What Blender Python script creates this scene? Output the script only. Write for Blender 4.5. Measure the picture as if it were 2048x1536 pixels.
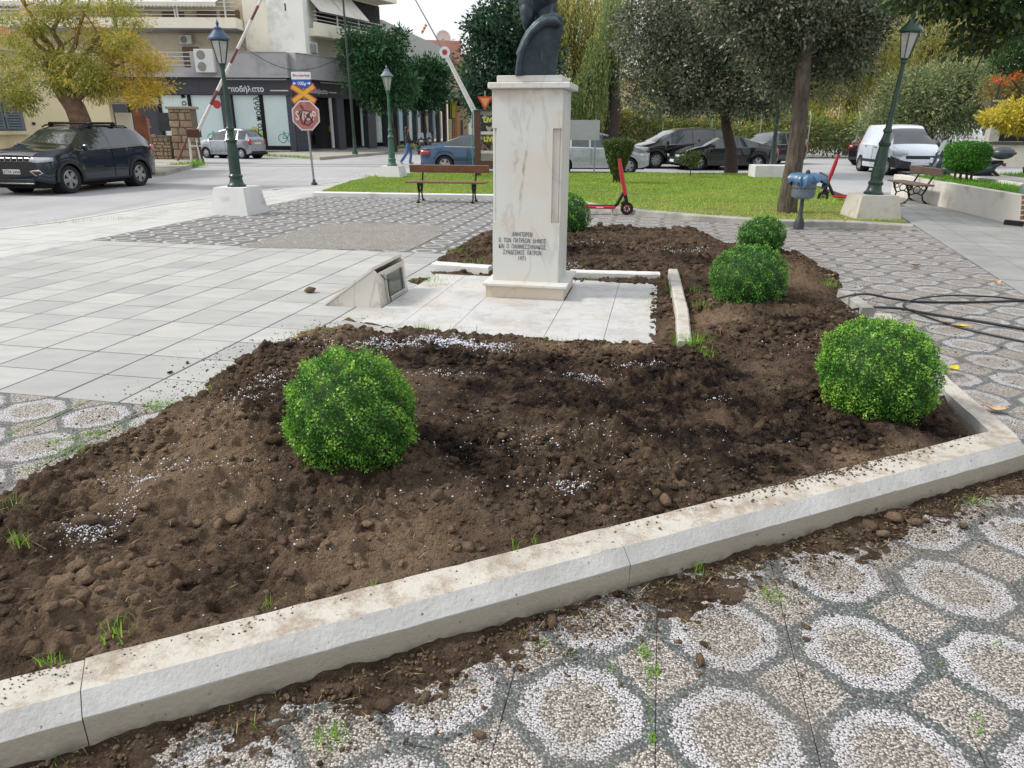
import bpy, bmesh, math, random
import numpy as np
from mathutils import Vector, Matrix
SC = bpy.context.scene
for _o in list(bpy.data.objects): bpy.data.objects.remove(_o)
COL = SC.collection
random.seed(7); RNG = np.random.default_rng(7)
PI = math.pi
# ---------------------------------------------------------------- camera
CAM_H = 1.62; FPX = 1429.0; PITCH = math.radians(19.78); ROLL = math.radians(0.27)
_f = Vector((0, math.cos(PITCH), -math.sin(PITCH))); _u = Vector((0, math.sin(PITCH), math.cos(PITCH))); _r = Vector((1, 0, 0))
C_R = _r*math.cos(ROLL)+_u*math.sin(ROLL); C_U = _u*math.cos(ROLL)-_r*math.sin(ROLL); C_F = _f
cam = bpy.data.cameras.new('camera'); cam.sensor_width = 36; cam.lens = FPX/2048*36; cam.clip_start = 0.05; cam.clip_end = 900
co = bpy.data.objects.new('camera', cam); COL.objects.link(co)
co.matrix_world = Matrix(((C_R.x, C_U.x, -C_F.x, 0), (C_R.y, C_U.y, -C_F.y, 0), (C_R.z, C_U.z, -C_F.z, CAM_H), (0, 0, 0, 1)))
SC.camera = co
# ---------------------------------------------------------------- sky, sun, exposure
SUN_EL = math.radians(44); SUN_AZ = math.radians(-88)      # azimuth of the sun measured from +Y towards +X
W = bpy.data.worlds.new('World'); SC.world = W; W.use_nodes = True
nt = W.node_tree; nt.nodes.clear()
wo = nt.nodes.new('ShaderNodeOutputWorld'); bg = nt.nodes.new('ShaderNodeBackground')
sky = nt.nodes.new('ShaderNodeTexSky'); sky.sky_type = 'NISHITA'; sky.sun_disc = False
sky.sun_elevation = SUN_EL; sky.sun_rotation = SUN_AZ; sky.air_density = 1.0; sky.dust_density = 4.0; sky.ozone_density = 1.0
mx = nt.nodes.new('ShaderNodeMix'); mx.data_type = 'RGBA'; mx.inputs[0].default_value = 0.72
mx.inputs[7].default_value = (11.9, 12.0, 12.3, 1)          # thin bright cloud veil over the clear sky
nt.links.new(sky.outputs[0], mx.inputs[6]); nt.links.new(mx.outputs[2], bg.inputs[0])
bg.inputs[1].default_value = 0.095
nt.links.new(bg.outputs[0], wo.inputs[0])
sl = bpy.data.lights.new('sun', 'SUN'); sl.energy = 2.7; sl.angle = math.radians(10); sl.color = (1.0, .95, .86)
so = bpy.data.objects.new('sun', sl); COL.objects.link(so)
so.rotation_euler = (PI/2-SUN_EL, 0, -SUN_AZ+PI); so.location = (-20, -10, 30)
SC.view_settings.view_transform = 'Standard'; SC.view_settings.look = 'None'
SC.view_settings.exposure = 0.2; SC.view_settings.gamma = 1.0; SC.view_settings.use_curve_mapping = False
SC.render.engine = 'CYCLES'; SC.cycles.max_bounces = 5; SC.cycles.transparent_max_bounces = 6
# ---------------------------------------------------------------- places in the scene
def ray(x, y): return C_R*((x-1024)/FPX)-C_U*((y-768)/FPX)+C_F
def gp(x, y, z=0.0):
    d = ray(x, y); t = (z-CAM_H)/d.z; return Vector((d.x*t, d.y*t, z))
def at(x, y, Y):
    d = ray(x, y); t = Y/d.y; return Vector((d.x*t, Y, d.z*t+CAM_H))
TH = -0.195
U = Vector((math.cos(TH), math.sin(TH), 0)); V = Vector((-math.sin(TH), math.cos(TH), 0))
def uv(u, v, z=0): return U*u+V*v+Vector((0, 0, z))
def inv_uv(p): return p.x*U.x+p.y*U.y, p.x*V.x+p.y*V.y
# ---------------------------------------------------------------- materials
def srgb(h):
    h = h.lstrip('#'); c = [int(h[i:i+2], 16)/255 for i in (0, 2, 4)]
    return tuple(((v/12.92) if v <= .04045 else ((v+.055)/1.055)**2.4) for v in c)
class NG:
    def __init__(s, name):
        s.m = bpy.data.materials.new(name); s.m.use_nodes = True; s.t = s.m.node_tree; s.t.nodes.clear()
        s.out = s.n('OutputMaterial'); s.b = s.n('BsdfPrincipled'); s.l(s.b.outputs[0], s.out.inputs[0])
    def n(s, k, **kw):
        x = s.t.nodes.new('ShaderNode'+k)
        for a, b in kw.items(): setattr(x, a, b)
        return x
    def l(s, a, b): s.t.links.new(a, b)
    def put(s, sock, v):
        if v is None: return
        if hasattr(v, 'is_output'): s.l(v, sock)
        elif isinstance(v, tuple) and len(v) == 3 and len(getattr(sock, 'default_value', (0,))) == 4: sock.default_value = (*v, 1)
        else: sock.default_value = v
    def pos(s): return s.n('NewGeometry').outputs['Position']
    def objc(s): return s.n('TexCoord').outputs['Object']
    def math(s, op, a, b=None, c=None, clamp=False):
        x = s.n('Math', operation=op); x.use_clamp = clamp; s.put(x.inputs[0], a); s.put(x.inputs[1], b); s.put(x.inputs[2], c); return x.outputs[0]
    def vmath(s, op, a, b=None):
        x = s.n('VectorMath', operation=op); s.put(x.inputs[0], a)
        if b is not None: s.put(x.inputs[1], b)
        return x.outputs['Value'] if op in ('DOT_PRODUCT', 'LENGTH') else x.outputs[0]
    def noise(s, vec, scale, detail=4, rough=.55, col=False):
        x = s.n('TexNoise'); s.l(vec, x.inputs['Vector']); x.inputs['Scale'].default_value = scale; x.inputs['Detail'].default_value = detail; x.inputs['Roughness'].default_value = rough
        return x.outputs[1 if col else 0]
    def ramp(s, f, stops):
        x = s.n('ValToRGB'); s.put(x.inputs[0], f); e = x.color_ramp.elements
        while len(e) < len(stops): e.new(.5)
        for i, (p, c) in enumerate(stops):
            e[i].position = p; e[i].color = (*c, 1) if len(c) == 3 else c
        return x.outputs[0]
    def mix(s, f, a, b, mode='MIX'):
        x = s.n('Mix', data_type='RGBA', blend_type=mode); s.put(x.inputs[0], f); s.put(x.inputs[6], a); s.put(x.inputs[7], b); return x.outputs[2]
    def step(s, v, lo, hi):
        x = s.n('MapRange'); x.clamp = True; s.put(x.inputs[0], v); x.inputs[1].default_value = lo; x.inputs[2].default_value = hi; return x.outputs[0]
    def bump(s, h, strength=.5, dist=.01):
        x = s.n('Bump'); x.inputs['Strength'].default_value = strength; x.inputs['Distance'].default_value = dist; s.l(h, x.inputs['Height']); s.l(x.outputs[0], s.b.inputs['Normal']); return x
    def set(s, color=None, rough=None, metal=None, **kw):
        s.put(s.b.inputs['Base Color'], color); s.put(s.b.inputs['Roughness'], rough); s.put(s.b.inputs['Metallic'], metal)
        for k, v in kw.items(): s.put(s.b.inputs[k.replace('_', ' ')], v)
        return s.m
MC = {}
def M(name, color, rough=.6, metal=0., var=.12, scale=6., bump=0., bscale=40., coat=0., dirt=None, dscale=1.5, **kw):
    """plain material with a little noise in colour, roughness and relief"""
    if name in MC: return MC[name]
    g = NG(name); p = g.objc() if kw.pop('local', False) else g.pos()
    if isinstance(color, str): color = srgb(color)
    a = tuple(max(0, c*(1-var)) for c in color); b = tuple(min(1, c*(1+var)) for c in color)
    c = g.ramp(g.noise(p, scale, 5), [(.3, a), (.7, b)])
    if dirt is not None:
        dc, amt = dirt; c = g.mix(g.step(g.noise(p, dscale, 7, .65), .62-amt*.3, .75), c, dc)
    rr = g.ramp(g.noise(p, scale*2.3, 3), [(.3, (rough*.85,)*3), (.7, (min(1, rough*1.15),)*3)])
    g.set(c, rr, metal, **({'Coat Weight': coat} if coat else {}), **kw)
    if bump: g.bump(g.noise(p, bscale, 4), bump, .01)
    MC[name] = g.m; return g.m
# ---------------------------------------------------------------- meshes
class MB:
    """collects faces for one mesh object"""
    def __init__(s): s.v = []; s.f = []; s.mi = []
    def add(s, vs, fs, mi=0):
        b = len(s.v); s.v += [tuple(v) for v in vs]; s.f += [tuple(i+b for i in f) for f in fs]; s.mi += [mi]*len(fs); return s
    def box(s, x0, x1, y0, y1, z0, z1, mat=None, mi=0, bev=0):
        if bev:
            b = bev; xs = (x0, x1); ys = (y0, y1); zs = (z0, z1); vs = []; 
            bm = bmesh.new(); bmesh.ops.create_cube(bm, size=1)
            for q in bm.verts: q.co = Vector(((x0+x1)/2+q.co.x*(x1-x0), (y0+y1)/2+q.co.y*(y1-y0), (z0+z1)/2+q.co.z*(z1-z0)))
            bmesh.ops.bevel(bm, geom=list(bm.edges), offset=b, segments=1, affect='EDGES', profile=.5)
            bm.verts.index_update(); vs = [q.co.copy() for q in bm.verts]; fs = [[q.index for q in f.verts] for f in bm.faces]; bm.free()
        else:
            vs = [Vector((x, y, z)) for x in (x0, x1) for y in (y0, y1) for z in (z0, z1)]
            fs = [(0, 1, 3, 2), (4, 6, 7, 5), (0, 4, 5, 1), (2, 3, 7, 6), (0, 2, 6, 4), (1, 5, 7, 3)]
        if mat is not None: vs = [mat @ v for v in vs]
        return s.add(vs, fs, mi)
    def prism(s, poly, z0, z1, mat=None, mi=0):
        n = len(poly); a = sum(poly[i][0]*poly[(i+1) % n][1]-poly[(i+1) % n][0]*poly[i][1] for i in range(n))
        if a < 0: poly = poly[::-1]
        vs = [Vector((p[0], p[1], z0)) for p in poly]+[Vector((p[0], p[1], z1)) for p in poly]
        fs = [tuple(range(n))[::-1], tuple(range(n, 2*n))]+[(i, (i+1) % n, (i+1) % n+n, i+n) for i in range(n)]
        if mat is not None: vs = [mat @ v for v in vs]
        return s.add(vs, fs, mi)
    def tube(s, pts, r, n=8, mi=0, cap=True):
        pts = [Vector(p) for p in pts]; rs = r if isinstance(r, (list, tuple)) else [r]*len(pts); b = len(s.v); vs = []; up0 = None
        for i, p in enumerate(pts):
            t = (pts[min(i+1, len(pts)-1)]-pts[max(i-1, 0)]).normalized()
            if up0 is None: up0 = Vector((0, 0, 1)) if abs(t.z) < .9 else Vector((1, 0, 0))
            a = t.cross(up0)
            if a.length < 1e-5: a = t.orthogonal()
            a.normalize(); c = a.cross(t).normalized(); up0 = c
            for k in range(n):
                w = 2*PI*k/n; vs.append(p+(a*math.cos(w)+c*math.sin(w))*rs[i])
        fs = [(i*n+k, i*n+(k+1) % n, (i+1)*n+(k+1) % n, (i+1)*n+k) for i in range(len(pts)-1) for k in range(n)]
        if cap: fs += [tuple(range(n))[::-1], tuple((len(pts)-1)*n+k for k in range(n))]
        return s.add(vs, fs, mi)
    def lathe(s, prof, n=16, mat=None, mi=0, ph=0, caps=True):
        vs = [Vector((r*math.cos(2*PI*k/n+ph), r*math.sin(2*PI*k/n+ph), z)) for r, z in prof for k in range(n)]
        fs = [(i*n+k, i*n+(k+1) % n, (i+1)*n+(k+1) % n, (i+1)*n+k) for i in range(len(prof)-1) for k in range(n)]
        if caps: fs += [tuple(range(n))[::-1], tuple((len(prof)-1)*n+k for k in range(n))]
        if mat is not None: vs = [mat @ v for v in vs]
        return s.add(vs, fs, mi)
    def quad(s, a, b, c, d, mi=0): return s.add([a, b, c, d], [(0, 1, 2, 3)], mi)
    def mesh(s, name, mats, smooth=None):
        m = bpy.data.meshes.new(name); m.from_pydata(s.v, [], s.f)
        for q in (mats if isinstance(mats, (list, tuple)) else [mats]): m.materials.append(q)
        if any(s.mi): m.polygons.foreach_set('material_index', s.mi)
        if smooth is not None:
            m.polygons.foreach_set('use_smooth', [True]*len(m.polygons)); m.set_sharp_from_angle(angle=math.radians(smooth))
        m.update(); return m
    def obj(s, name, mats, parent=None, smooth=None, **kw):
        o = bpy.data.objects.new(name, s.mesh(name, mats, smooth)); COL.objects.link(o)
        if parent is not None: o.parent = parent
        for k, v in kw.items(): o[k] = v
        return o
def link(name, mesh, parent=None, loc=(0, 0, 0), rz=0, **kw):
    o = bpy.data.objects.new(name, mesh); COL.objects.link(o); o.location = loc; o.rotation_euler = (0, 0, rz)
    if parent is not None: o.parent = parent
    for k, v in kw.items(): o[k] = v
    return o
def thing(name, label, cat, loc=(0, 0, 0), rz=0, group=None):
    o = bpy.data.objects.new(name, None); COL.objects.link(o); o.empty_display_size = .1
    o.location = loc; o.rotation_euler = (0, 0, rz); o['label'] = label; o['category'] = cat
    if group: o['group'] = group
    return o
def tag(o, label=None, cat=None, group=None, kind=None):
    for k, v in (('label', label), ('category', cat), ('group', group), ('kind', kind)):
        if v: o[k] = v
    return o
def copy_tree(root, loc, rz, label):
    r = root.copy(); COL.objects.link(r); r.location = loc; r.rotation_euler = (0, 0, rz); r['label'] = label
    for ch in list(root.children):
        c = ch.copy(); COL.objects.link(c); c.parent = r; rec2(ch, c)
    return r
def rec2(o, p):
    for ch in list(o.children):
        c = ch.copy(); COL.objects.link(c); c.parent = p; rec2(ch, c)
def npmesh(name, verts, faces, mats, smooth=False, attr=None, mi=None):
    """mesh from numpy arrays; faces is (n,3) or (n,4)"""
    verts = np.asarray(verts, np.float32).reshape(-1, 3); faces = np.asarray(faces, np.int32); n, k = faces.shape
    m = bpy.data.meshes.new(name); m.vertices.add(len(verts)); m.vertices.foreach_set('co', verts.ravel())
    m.loops.add(n*k); m.loops.foreach_set('vertex_index', faces.ravel())
    m.polygons.add(n); m.polygons.foreach_set('loop_start', np.arange(0, n*k, k, dtype=np.int32))
    if smooth: m.polygons.foreach_set('use_smooth', np.ones(n, bool))
    for q in (mats if isinstance(mats, (list, tuple)) else [mats]): m.materials.append(q)
    if mi is not None: m.polygons.foreach_set('material_index', np.asarray(mi, np.int32))
    if attr is not None:
        a = m.attributes.new('rnd', 'FLOAT', 'POINT'); a.data.foreach_set('value', np.asarray(attr, np.float32))
    m.update(calc_edges=True); m.validate(); return m
def text_mesh(txt, size, mat, depth=.002, align='LEFT', sx=1.0, bold=0.0):
    c = bpy.data.curves.new('lettering', 'FONT'); c.body = txt; c.size = size; c.extrude = depth; c.align_x = align; c.offset = bold; c.resolution_u = 2
    o = bpy.data.objects.new('tmp', c); COL.objects.link(o); bpy.context.view_layer.update()
    m = bpy.data.meshes.new_from_object(o.evaluated_get(bpy.context.evaluated_depsgraph_get())); bpy.data.objects.remove(o)
    if sx != 1.0:
        for v in m.vertices: v.co.x *= sx
    m.materials.clear(); m.materials.append(mat); return m
def frame(O, ex, up=Vector((0, 0, 1))):
    """matrix: local x along ex, local y up, local z out of the surface"""
    ex = Vector(ex).normalized(); n = ex.cross(up).normalized(); up2 = n.cross(ex)
    return Matrix(((ex.x, up2.x, n.x, O[0]), (ex.y, up2.y, n.y, O[1]), (ex.z, up2.z, n.z, O[2]), (0, 0, 0, 1)))
def put_text(txt, size, mat, O, ex, parent=None, name='lettering', **kw):
    o = bpy.data.objects.new(name, text_mesh(txt, size, mat, **kw)); COL.objects.link(o)
    if parent is not None: o.parent = parent; 
    o.matrix_local = frame(O, ex) if parent is None else (parent.matrix_basis.inverted() @ frame(O, ex))
    return o
def vnoise(x, y, scale, seed=0):
    """smooth value noise in numpy, range -1..1"""
    r = np.random.default_rng(seed); T = r.uniform(-1, 1, (257, 257)); X = x*scale+37.3; Y = y*scale+91.7
    xi = np.floor(X).astype(int); yi = np.floor(Y).astype(int); fx = X-xi; fy = Y-yi
    fx = fx*fx*(3-2*fx); fy = fy*fy*(3-2*fy); xi %= 256; yi %= 256
    return (T[yi, xi]*(1-fx)+T[yi, xi+1]*fx)*(1-fy)+(T[yi+1, xi]*(1-fx)+T[yi+1, xi+1]*fx)*fy
def inpoly(x, y, poly):
    inside = np.zeros(x.shape, bool); n = len(poly)
    for i in range(n):
        x0, y0 = poly[i][:2]; x1, y1 = poly[(i+1) % n][:2]
        c = ((y0 > y) != (y1 > y)) & (x < (x1-x0)*(y-y0)/((y1-y0) or 1e-9)+x0); inside ^= c
    return inside
def edist(x, y, poly, closed=True):
    d = np.full(x.shape, 1e9); n = len(poly)
    for i in range(n if closed else n-1):
        ax, ay = poly[i][:2]; bx, by = poly[(i+1) % n][:2]; dx, dy = bx-ax, by-ay; L = dx*dx+dy*dy+1e-12
        t = np.clip(((x-ax)*dx+(y-ay)*dy)/L, 0, 1); d = np.minimum(d, np.hypot(x-ax-t*dx, y-ay-t*dy))
    return d
# ================================================================ GROUND
def vis(p, m=330):
    d = Vector(p)-Vector((0, 0, CAM_H)); z = d.dot(C_F)
    if z < .2: return False
    x = 1024+FPX*d.dot(C_R)/z; y = 768-FPX*d.dot(C_U)/z
    return -m < x < 2048+m and -m < y < 1536+m*2
def pebble_mat(name, kind, pu=0, pv=0, pitch=.44):
    g = NG(name); P = g.pos()
    vo = g.n('TexVoronoi', voronoi_dimensions='2D', feature='F1'); g.l(P, vo.inputs['Vector']); vo.inputs['Scale'].default_value = 150 if kind != 'patch' else 80
    cp = vo.outputs['Position']; sx = g.n('SeparateXYZ'); g.l(cp, sx.inputs[0])
    rnd = g.n('SeparateColor'); g.l(vo.outputs['Color'], rnd.inputs[0]); r0, r1 = rnd.outputs[0], rnd.outputs[1]
    white = g.ramp(r0, [(0, srgb('#8d8c90')), (.35, srgb('#b2b1b5')), (1, srgb('#d3d2d6'))])
    mixed = g.ramp(r0, [(0, srgb('#524e4c')), (.25, srgb('#807a75')), (.5, srgb('#a29c95')), (.8, srgb('#bcb7af')), (.96, srgb('#d6d2cc')), (1, srgb('#7d5a55'))])
    dark = g.ramp(r0, [(0, srgb('#373e40')), (.5, srgb('#545c5e')), (.8, srgb('#767c7d')), (1, srgb('#a3a6a6'))])
    if kind == 'patch': col = g.mix(.25, mixed, dark)
    else:
        su = g.math('ADD', g.math('MULTIPLY', sx.outputs[0], U.x), g.math('MULTIPLY', sx.outputs[1], U.y))
        sv = g.math('ADD', g.math('MULTIPLY', sx.outputs[0], V.x), g.math('MULTIPLY', sx.outputs[1], V.y))
        nz = g.noise(P, 9, 2); wob = g.math('ADD', g.math('MULTIPLY', g.math('SUBTRACT', nz, .5), .09), g.math('MULTIPLY', g.math('SUBTRACT', r1, .5), .035))
        fu = g.math('ABSOLUTE', g.math('SUBTRACT', g.math('FRACT', g.math('DIVIDE', g.math('SUBTRACT', su, pu-pitch/2), pitch)), .5))
        fv = g.math('ABSOLUTE', g.math('SUBTRACT', g.math('FRACT', g.math('DIVIDE', g.math('SUBTRACT', sv, pv-pitch/2), pitch)), .5))
        s = g.math('ADD', fu, fv); d = g.math('ADD', g.math('MAXIMUM', g.math('MAXIMUM', fu, fv), g.math('MULTIPLY', s, .74)), wob)
        ring = g.math('MULTIPLY', g.math('LESS_THAN', d, .405), g.math('GREATER_THAN', d, .27))
        outer = g.math('GREATER_THAN', d, .405)
        corner = g.math('GREATER_THAN', g.math('ADD', s, wob), .665)
        if kind == 'far': mixed = g.mix(.65, mixed, dark); white = g.mix(.5, white, srgb('#d9d9dc'))
        col = g.mix(ring, mixed, white); col = g.mix(outer, col, dark); col = g.mix(corner, col, mixed)
    # mortar between the pebbles, and soil carried on to the paving near the bed
    gap = g.step(vo.outputs['Distance'], .42, .62); col = g.mix(gap, col, srgb('#4a4844'))
    big = g.noise(P, 1.9, 8, .7); col = g.mix(g.math('MULTIPLY', g.step(big, .45, .66), .42), col, srgb('#6f675c'))
    hf = g.math('SUBTRACT', 1.0, vo.outputs['Distance'])
    g.set(col, .62); g.bump(hf, .6, .005); return g.m
tile_m = NG('grey_paving_tile'); P_ = tile_m.pos()
_ob = tile_m.n('ObjectInfo'); _c = tile_m.ramp(_ob.outputs['Random'], [(0, srgb('#9b9c9b')), (.5, srgb('#a9aaa8')), (1, srgb('#b2b2af'))])
_st = tile_m.n('Mapping'); tile_m.l(P_, _st.inputs[0]); _st.inputs['Rotation'].default_value = (0, 0, TH+.1); _st.inputs['Scale'].default_value = (1, 3.5, 1)
_c = tile_m.mix(tile_m.math('MULTIPLY', tile_m.step(tile_m.noise(_st.outputs[0], 2.2, 6, .65), .4, .75), .5), _c, srgb('#838788'))
_c = tile_m.mix(tile_m.math('MULTIPLY', tile_m.step(tile_m.noise(P_, .9, 4), .5, .7), .35), _c, srgb('#b5b3ab'))
_c = tile_m.mix(tile_m.math('MULTIPLY', tile_m.step(tile_m.noise(P_, 160, 2), .55, .75), .35), _c, srgb('#85878a'))
tile_m.set(_c, .7); tile_m.bump(tile_m.noise(P_, 70, 4), .25, .004); tile_m = tile_m.m
walk_m = M('pale_sidewalk_tile', '#b6b7b5', .75, var=.07, scale=1.7, bump=.2, bscale=60, dirt=(srgb('#9a9a96'), .35))
path_m = M('path_tile', '#909291', .6, var=.14, scale=.9, bump=.25, bscale=50, dirt=(srgb('#7d7d7a'), .5))
joint_m = M('dark_joint', '#2e2f2c', .9, var=.25, scale=20)
asph = NG('asphalt'); P_ = asph.pos()
_c = asph.ramp(asph.noise(P_, .35, 6, .6), [(.3, srgb('#9b9c9f')), (.7, srgb('#b0b1b4'))])
_c = asph.mix(asph.math('MULTIPLY', asph.step(asph.noise(P_, 120, 2), .5, .7), .4), _c, srgb('#77787a'))
_mp = asph.n('Mapping'); asph.l(P_, _mp.inputs[0]); _mp.inputs['Rotation'].default_value = (0, 0, -.3); _mp.inputs['Scale'].default_value = (2.2, .12, 1)
_c = asph.mix(asph.math('MULTIPLY', asph.step(asph.noise(_mp.outputs[0], 1, 4), .5, .72), .35), _c, srgb('#85868a'))
asph.set(_c, .8); asph.bump(asph.noise(P_, 90, 3), .3, .006); asph = asph.m
RZ = -.06
g_ = MB(); g_.quad((-260, -8, RZ), (260, -8, RZ), (260, 420, RZ), (-260, 420, RZ)); g_.obj('road', asph, kind='structure')
px = lambda l, z=0: [gp(x, y, z) for x, y in l]
ROADEDGE = [Vector((-9.9, 8.0, 0))]+px([(0, 457), (120, 443), (213, 427), (330, 407), (432, 394), (520, 381), (620, 370), (760, 353), (826, 347)])
LAWN = [p for p in px([(626, 393), (990, 399), (1130, 408), (1180, 419), (1268, 430), (1400, 443), (1560, 453), (1690, 455), (1812, 452), (1795, 430), (1700, 407), (1634, 379), (1575, 362), (1515, 350), (1300, 349), (1000, 349), (830, 349), (760, 354), (700, 366)])]
PLAZA = ROADEDGE+px([(1515, 348), (1640, 372), (1700, 392), (1800, 388)])+[Vector((12, 19.5, 0)), Vector((12.5, -1, 0)), Vector((-9.9, -1, 0))]
pl = MB(); pl.prism([(p.x, p.y) for p in PLAZA], RZ-.02, -.010); pave = pl.obj('pavement', joint_m, kind='structure')
def tile_field(name, mat, u0, v0, pitch, ur, vr, test, parent, nmax, z=0.0, gap=.007, gv=None, th=.012, pu=None, pv=None, jit=.0012, rot=None):
    rot = TH if rot is None else rot; Ul = Vector((math.cos(rot), math.sin(rot), 0)); Vl = Vector((-math.sin(rot), math.cos(rot), 0))
    gv = gap if gv is None else gv; pv = pv or pitch; cells = []
    for i in range(int(math.floor((ur[0]-u0)/pitch)), int(math.ceil((ur[1]-u0)/pitch))):
        for j in range(int(math.floor((vr[0]-v0)/pv)), int(math.ceil((vr[1]-v0)/pv))):
            a0, a1 = max(u0+i*pitch+gap/2, ur[0]), min(u0+(i+1)*pitch-gap/2, ur[1]); b0, b1 = max(v0+j*pv+gv/2, vr[0]), min(v0+(j+1)*pv-gv/2, vr[1])
            if a1-a0 < .03 or b1-b0 < .03: continue
            c = Ul*((a0+a1)/2)+Vl*((b0+b1)/2)+Vector((0, 0, z))
            if c.y < -1: continue
            if not test(c): continue
            cells.append((c.length, c, a1-a0, b1-b0))
    cells.sort(key=lambda t: (not vis(t[1], 60), t[0])); cache = {}
    for k, (d, c, w, h) in enumerate(cells[:nmax]):
        key = (round(w, 3), round(h, 3))
        if key not in cache:
            cache[key] = MB().box(-w/2, w/2, -h/2, h/2, -th, 0, bev=.0025 if d < 9 else 0).mesh(name, mat)
        o = link(name, cache[key], parent, (c.x, c.y, c.z+random.uniform(-jit, jit)), rot)
        o.rotation_euler = (random.uniform(-.0015, .0015), random.uniform(-.0015, .0015), rot)
    if len(cells) > nmax:
        m = MB(); R = Matrix.Rotation(rot, 4, 'Z')
        for d, c, w, h in cells[nmax:]:
            m.box(-w/2, w/2, -h/2, h/2, -th, 0, Matrix.Translation((c.x, c.y, c.z+random.uniform(-jit, jit))) @ R)
        m.obj(name, mat, parent, kind='stuff')
    return len(cells)
# flower bed outline on the ground (soil has spilled over its low kerb on the left and at the back)
KD = Vector((math.cos(math.radians(24.8)), math.sin(math.radians(24.8)), 0)); KN = Vector((-KD.y, KD.x, 0))
def kp(t, n, z=0): return KD*t+KN*n+Vector((0, 0, z))
BED = [kp(-3.4, 2.0), kp(3.66, 2.0)]+px([(1962, 868)], .12)+[gp(1893, 785, .1), Vector((3.0, 5.2, 0)), Vector((3.25, 6.6, 0))]+px([(1700, 600), (1665, 545), (1600, 510), (1560, 500), (1480, 492), (1400, 466), (1300, 462), (1180, 458), (1060, 462), (990, 466), (950, 474), (905, 494), (868, 525), (850, 552), (812, 560)])+[Vector((-1.02, 7.5, 0)), Vector((-1.36, 6.05, 0))]+px([(690, 650), (600, 678), (540, 700), (470, 718), (430, 760), (370, 795), (300, 828), (240, 870), (150, 905), (60, 965), (0, 1004)])+[Vector((-2.75, 1.9, 0)), Vector((-3.5, .6, 0))]
BEDXY = [(p.x, p.y) for p in BED]
def bed_in(c, m=.30):
    x, y = np.array([c.x]), np.array([c.y]); return bool(inpoly(x, y, BEDXY)[0]) and edist(x, y, BEDXY)[0] > m
def lawn_in(c, m=.3):
    x, y = np.array([c.x]), np.array([c.y]); P = [(p.x, p.y) for p in LAWN]; return bool(inpoly(x, y, P)[0]) and edist(x, y, P)[0] > m
def plaza_in(c): return bool(inpoly(np.array([c.x]), np.array([c.y]), [(p.x, p.y) for p in PLAZA])[0])
def beyond_kerb(c): return c.dot(KN) > 1.75
CX, CY = 0.14, 7.25
def on_slab(c):
    u, v = inv_uv(c); return -2.35 < u < .05 and 5.75 < v < 7.75
T1 = tile_field('paving_tile', tile_m, -5.011, 4.034, .452, (-8.3, 2.0), (3.585, 9.33), lambda c: not bed_in(c) and c.x < -.2 and not on_slab(c), pave, 300, gap=.014, gv=.013)
mosB = pebble_mat('mosaic_pebbles_left', 'mos', -3.61, 3.36); mosC = pebble_mat('mosaic_pebbles', 'mos', .32, 1.67); mosD = pebble_mat('mosaic_pebbles_far', 'far', -8.29, 9.52+.0, .43)
tile_field('mosaic_tile', mosB, -3.61-.22, 3.36-.22, .44, (-8.3, -.5), (-2, 3.578), lambda c: not bed_in(c) and beyond_kerb(c), pave, 60, gap=.004, gv=.0015)
tile_field('mosaic_tile', mosC, .32-.22, 1.67-.22, .44, (-3, 8), (-2, 16), lambda c: (not bed_in(c)) and (c.dot(KN) < 2.0 or c.x > 1.3) and not lawn_in(c), pave, 235, gap=.002, gv=.001)
tile_field('mosaic_tile', mosD, -8.29-.215, 9.52-.215, .43, (-8.3, -.78), (9.34, 20), lambda c: (not bed_in(c)) and (not lawn_in(c)) and plaza_in(c), pave, 0, gap=.008, gv=.006)
pt = MB(); pt.prism([(p.x, p.y) for p in px([(480, 495), (560, 470), (640, 449), (760, 446), (885, 452), (880, 470), (818, 501)])], -.009, .0035); pt.obj('pebble_patch', pebble_mat('plain_pebbles', 'patch'), pave)
tile_field('sidewalk_tile', walk_m, -8.3, 4.2, .452, (-13.0, -8.305), (-2, 30), plaza_in, pave, 0, gap=.010, gv=.010)
tile_field('sidewalk_tile', walk_m, -8.3, 4.2, .452, (-8.3, 3.0), (17.9, 32), lambda c: plaza_in(c) and not lawn_in(c, 0.05) and c.y > 17.8, pave, 0, gap=.006, gv=.006)
PATHL = [Vector((2.60, -1, 0)), gp(2048, 586), gp(1850, 465), gp(1812, 440), gp(1795, 400), gp(1700, 392), gp(1800, 386), Vector((12, 19.5, 0)), Vector((12.5, -1, 0))]
pth = MB(); pth.prism([(p.x, p.y) for p in PATHL], -.004, .003); pathb = pth.obj('path', M('path_joint', '#63645f', .9), kind='structure')
PXY = [(p.x, p.y) for p in PATHL]
tile_field('path_tile', path_m, 2.76, 4.0, .45, (2.76, 14), (-2, 22), lambda c: bool(inpoly(np.array([c.x+.12]), np.array([c.y]), PXY)[0]), pathb, 120, z=.012, gap=.008, gv=.010, th=.008, rot=-.317)
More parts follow.
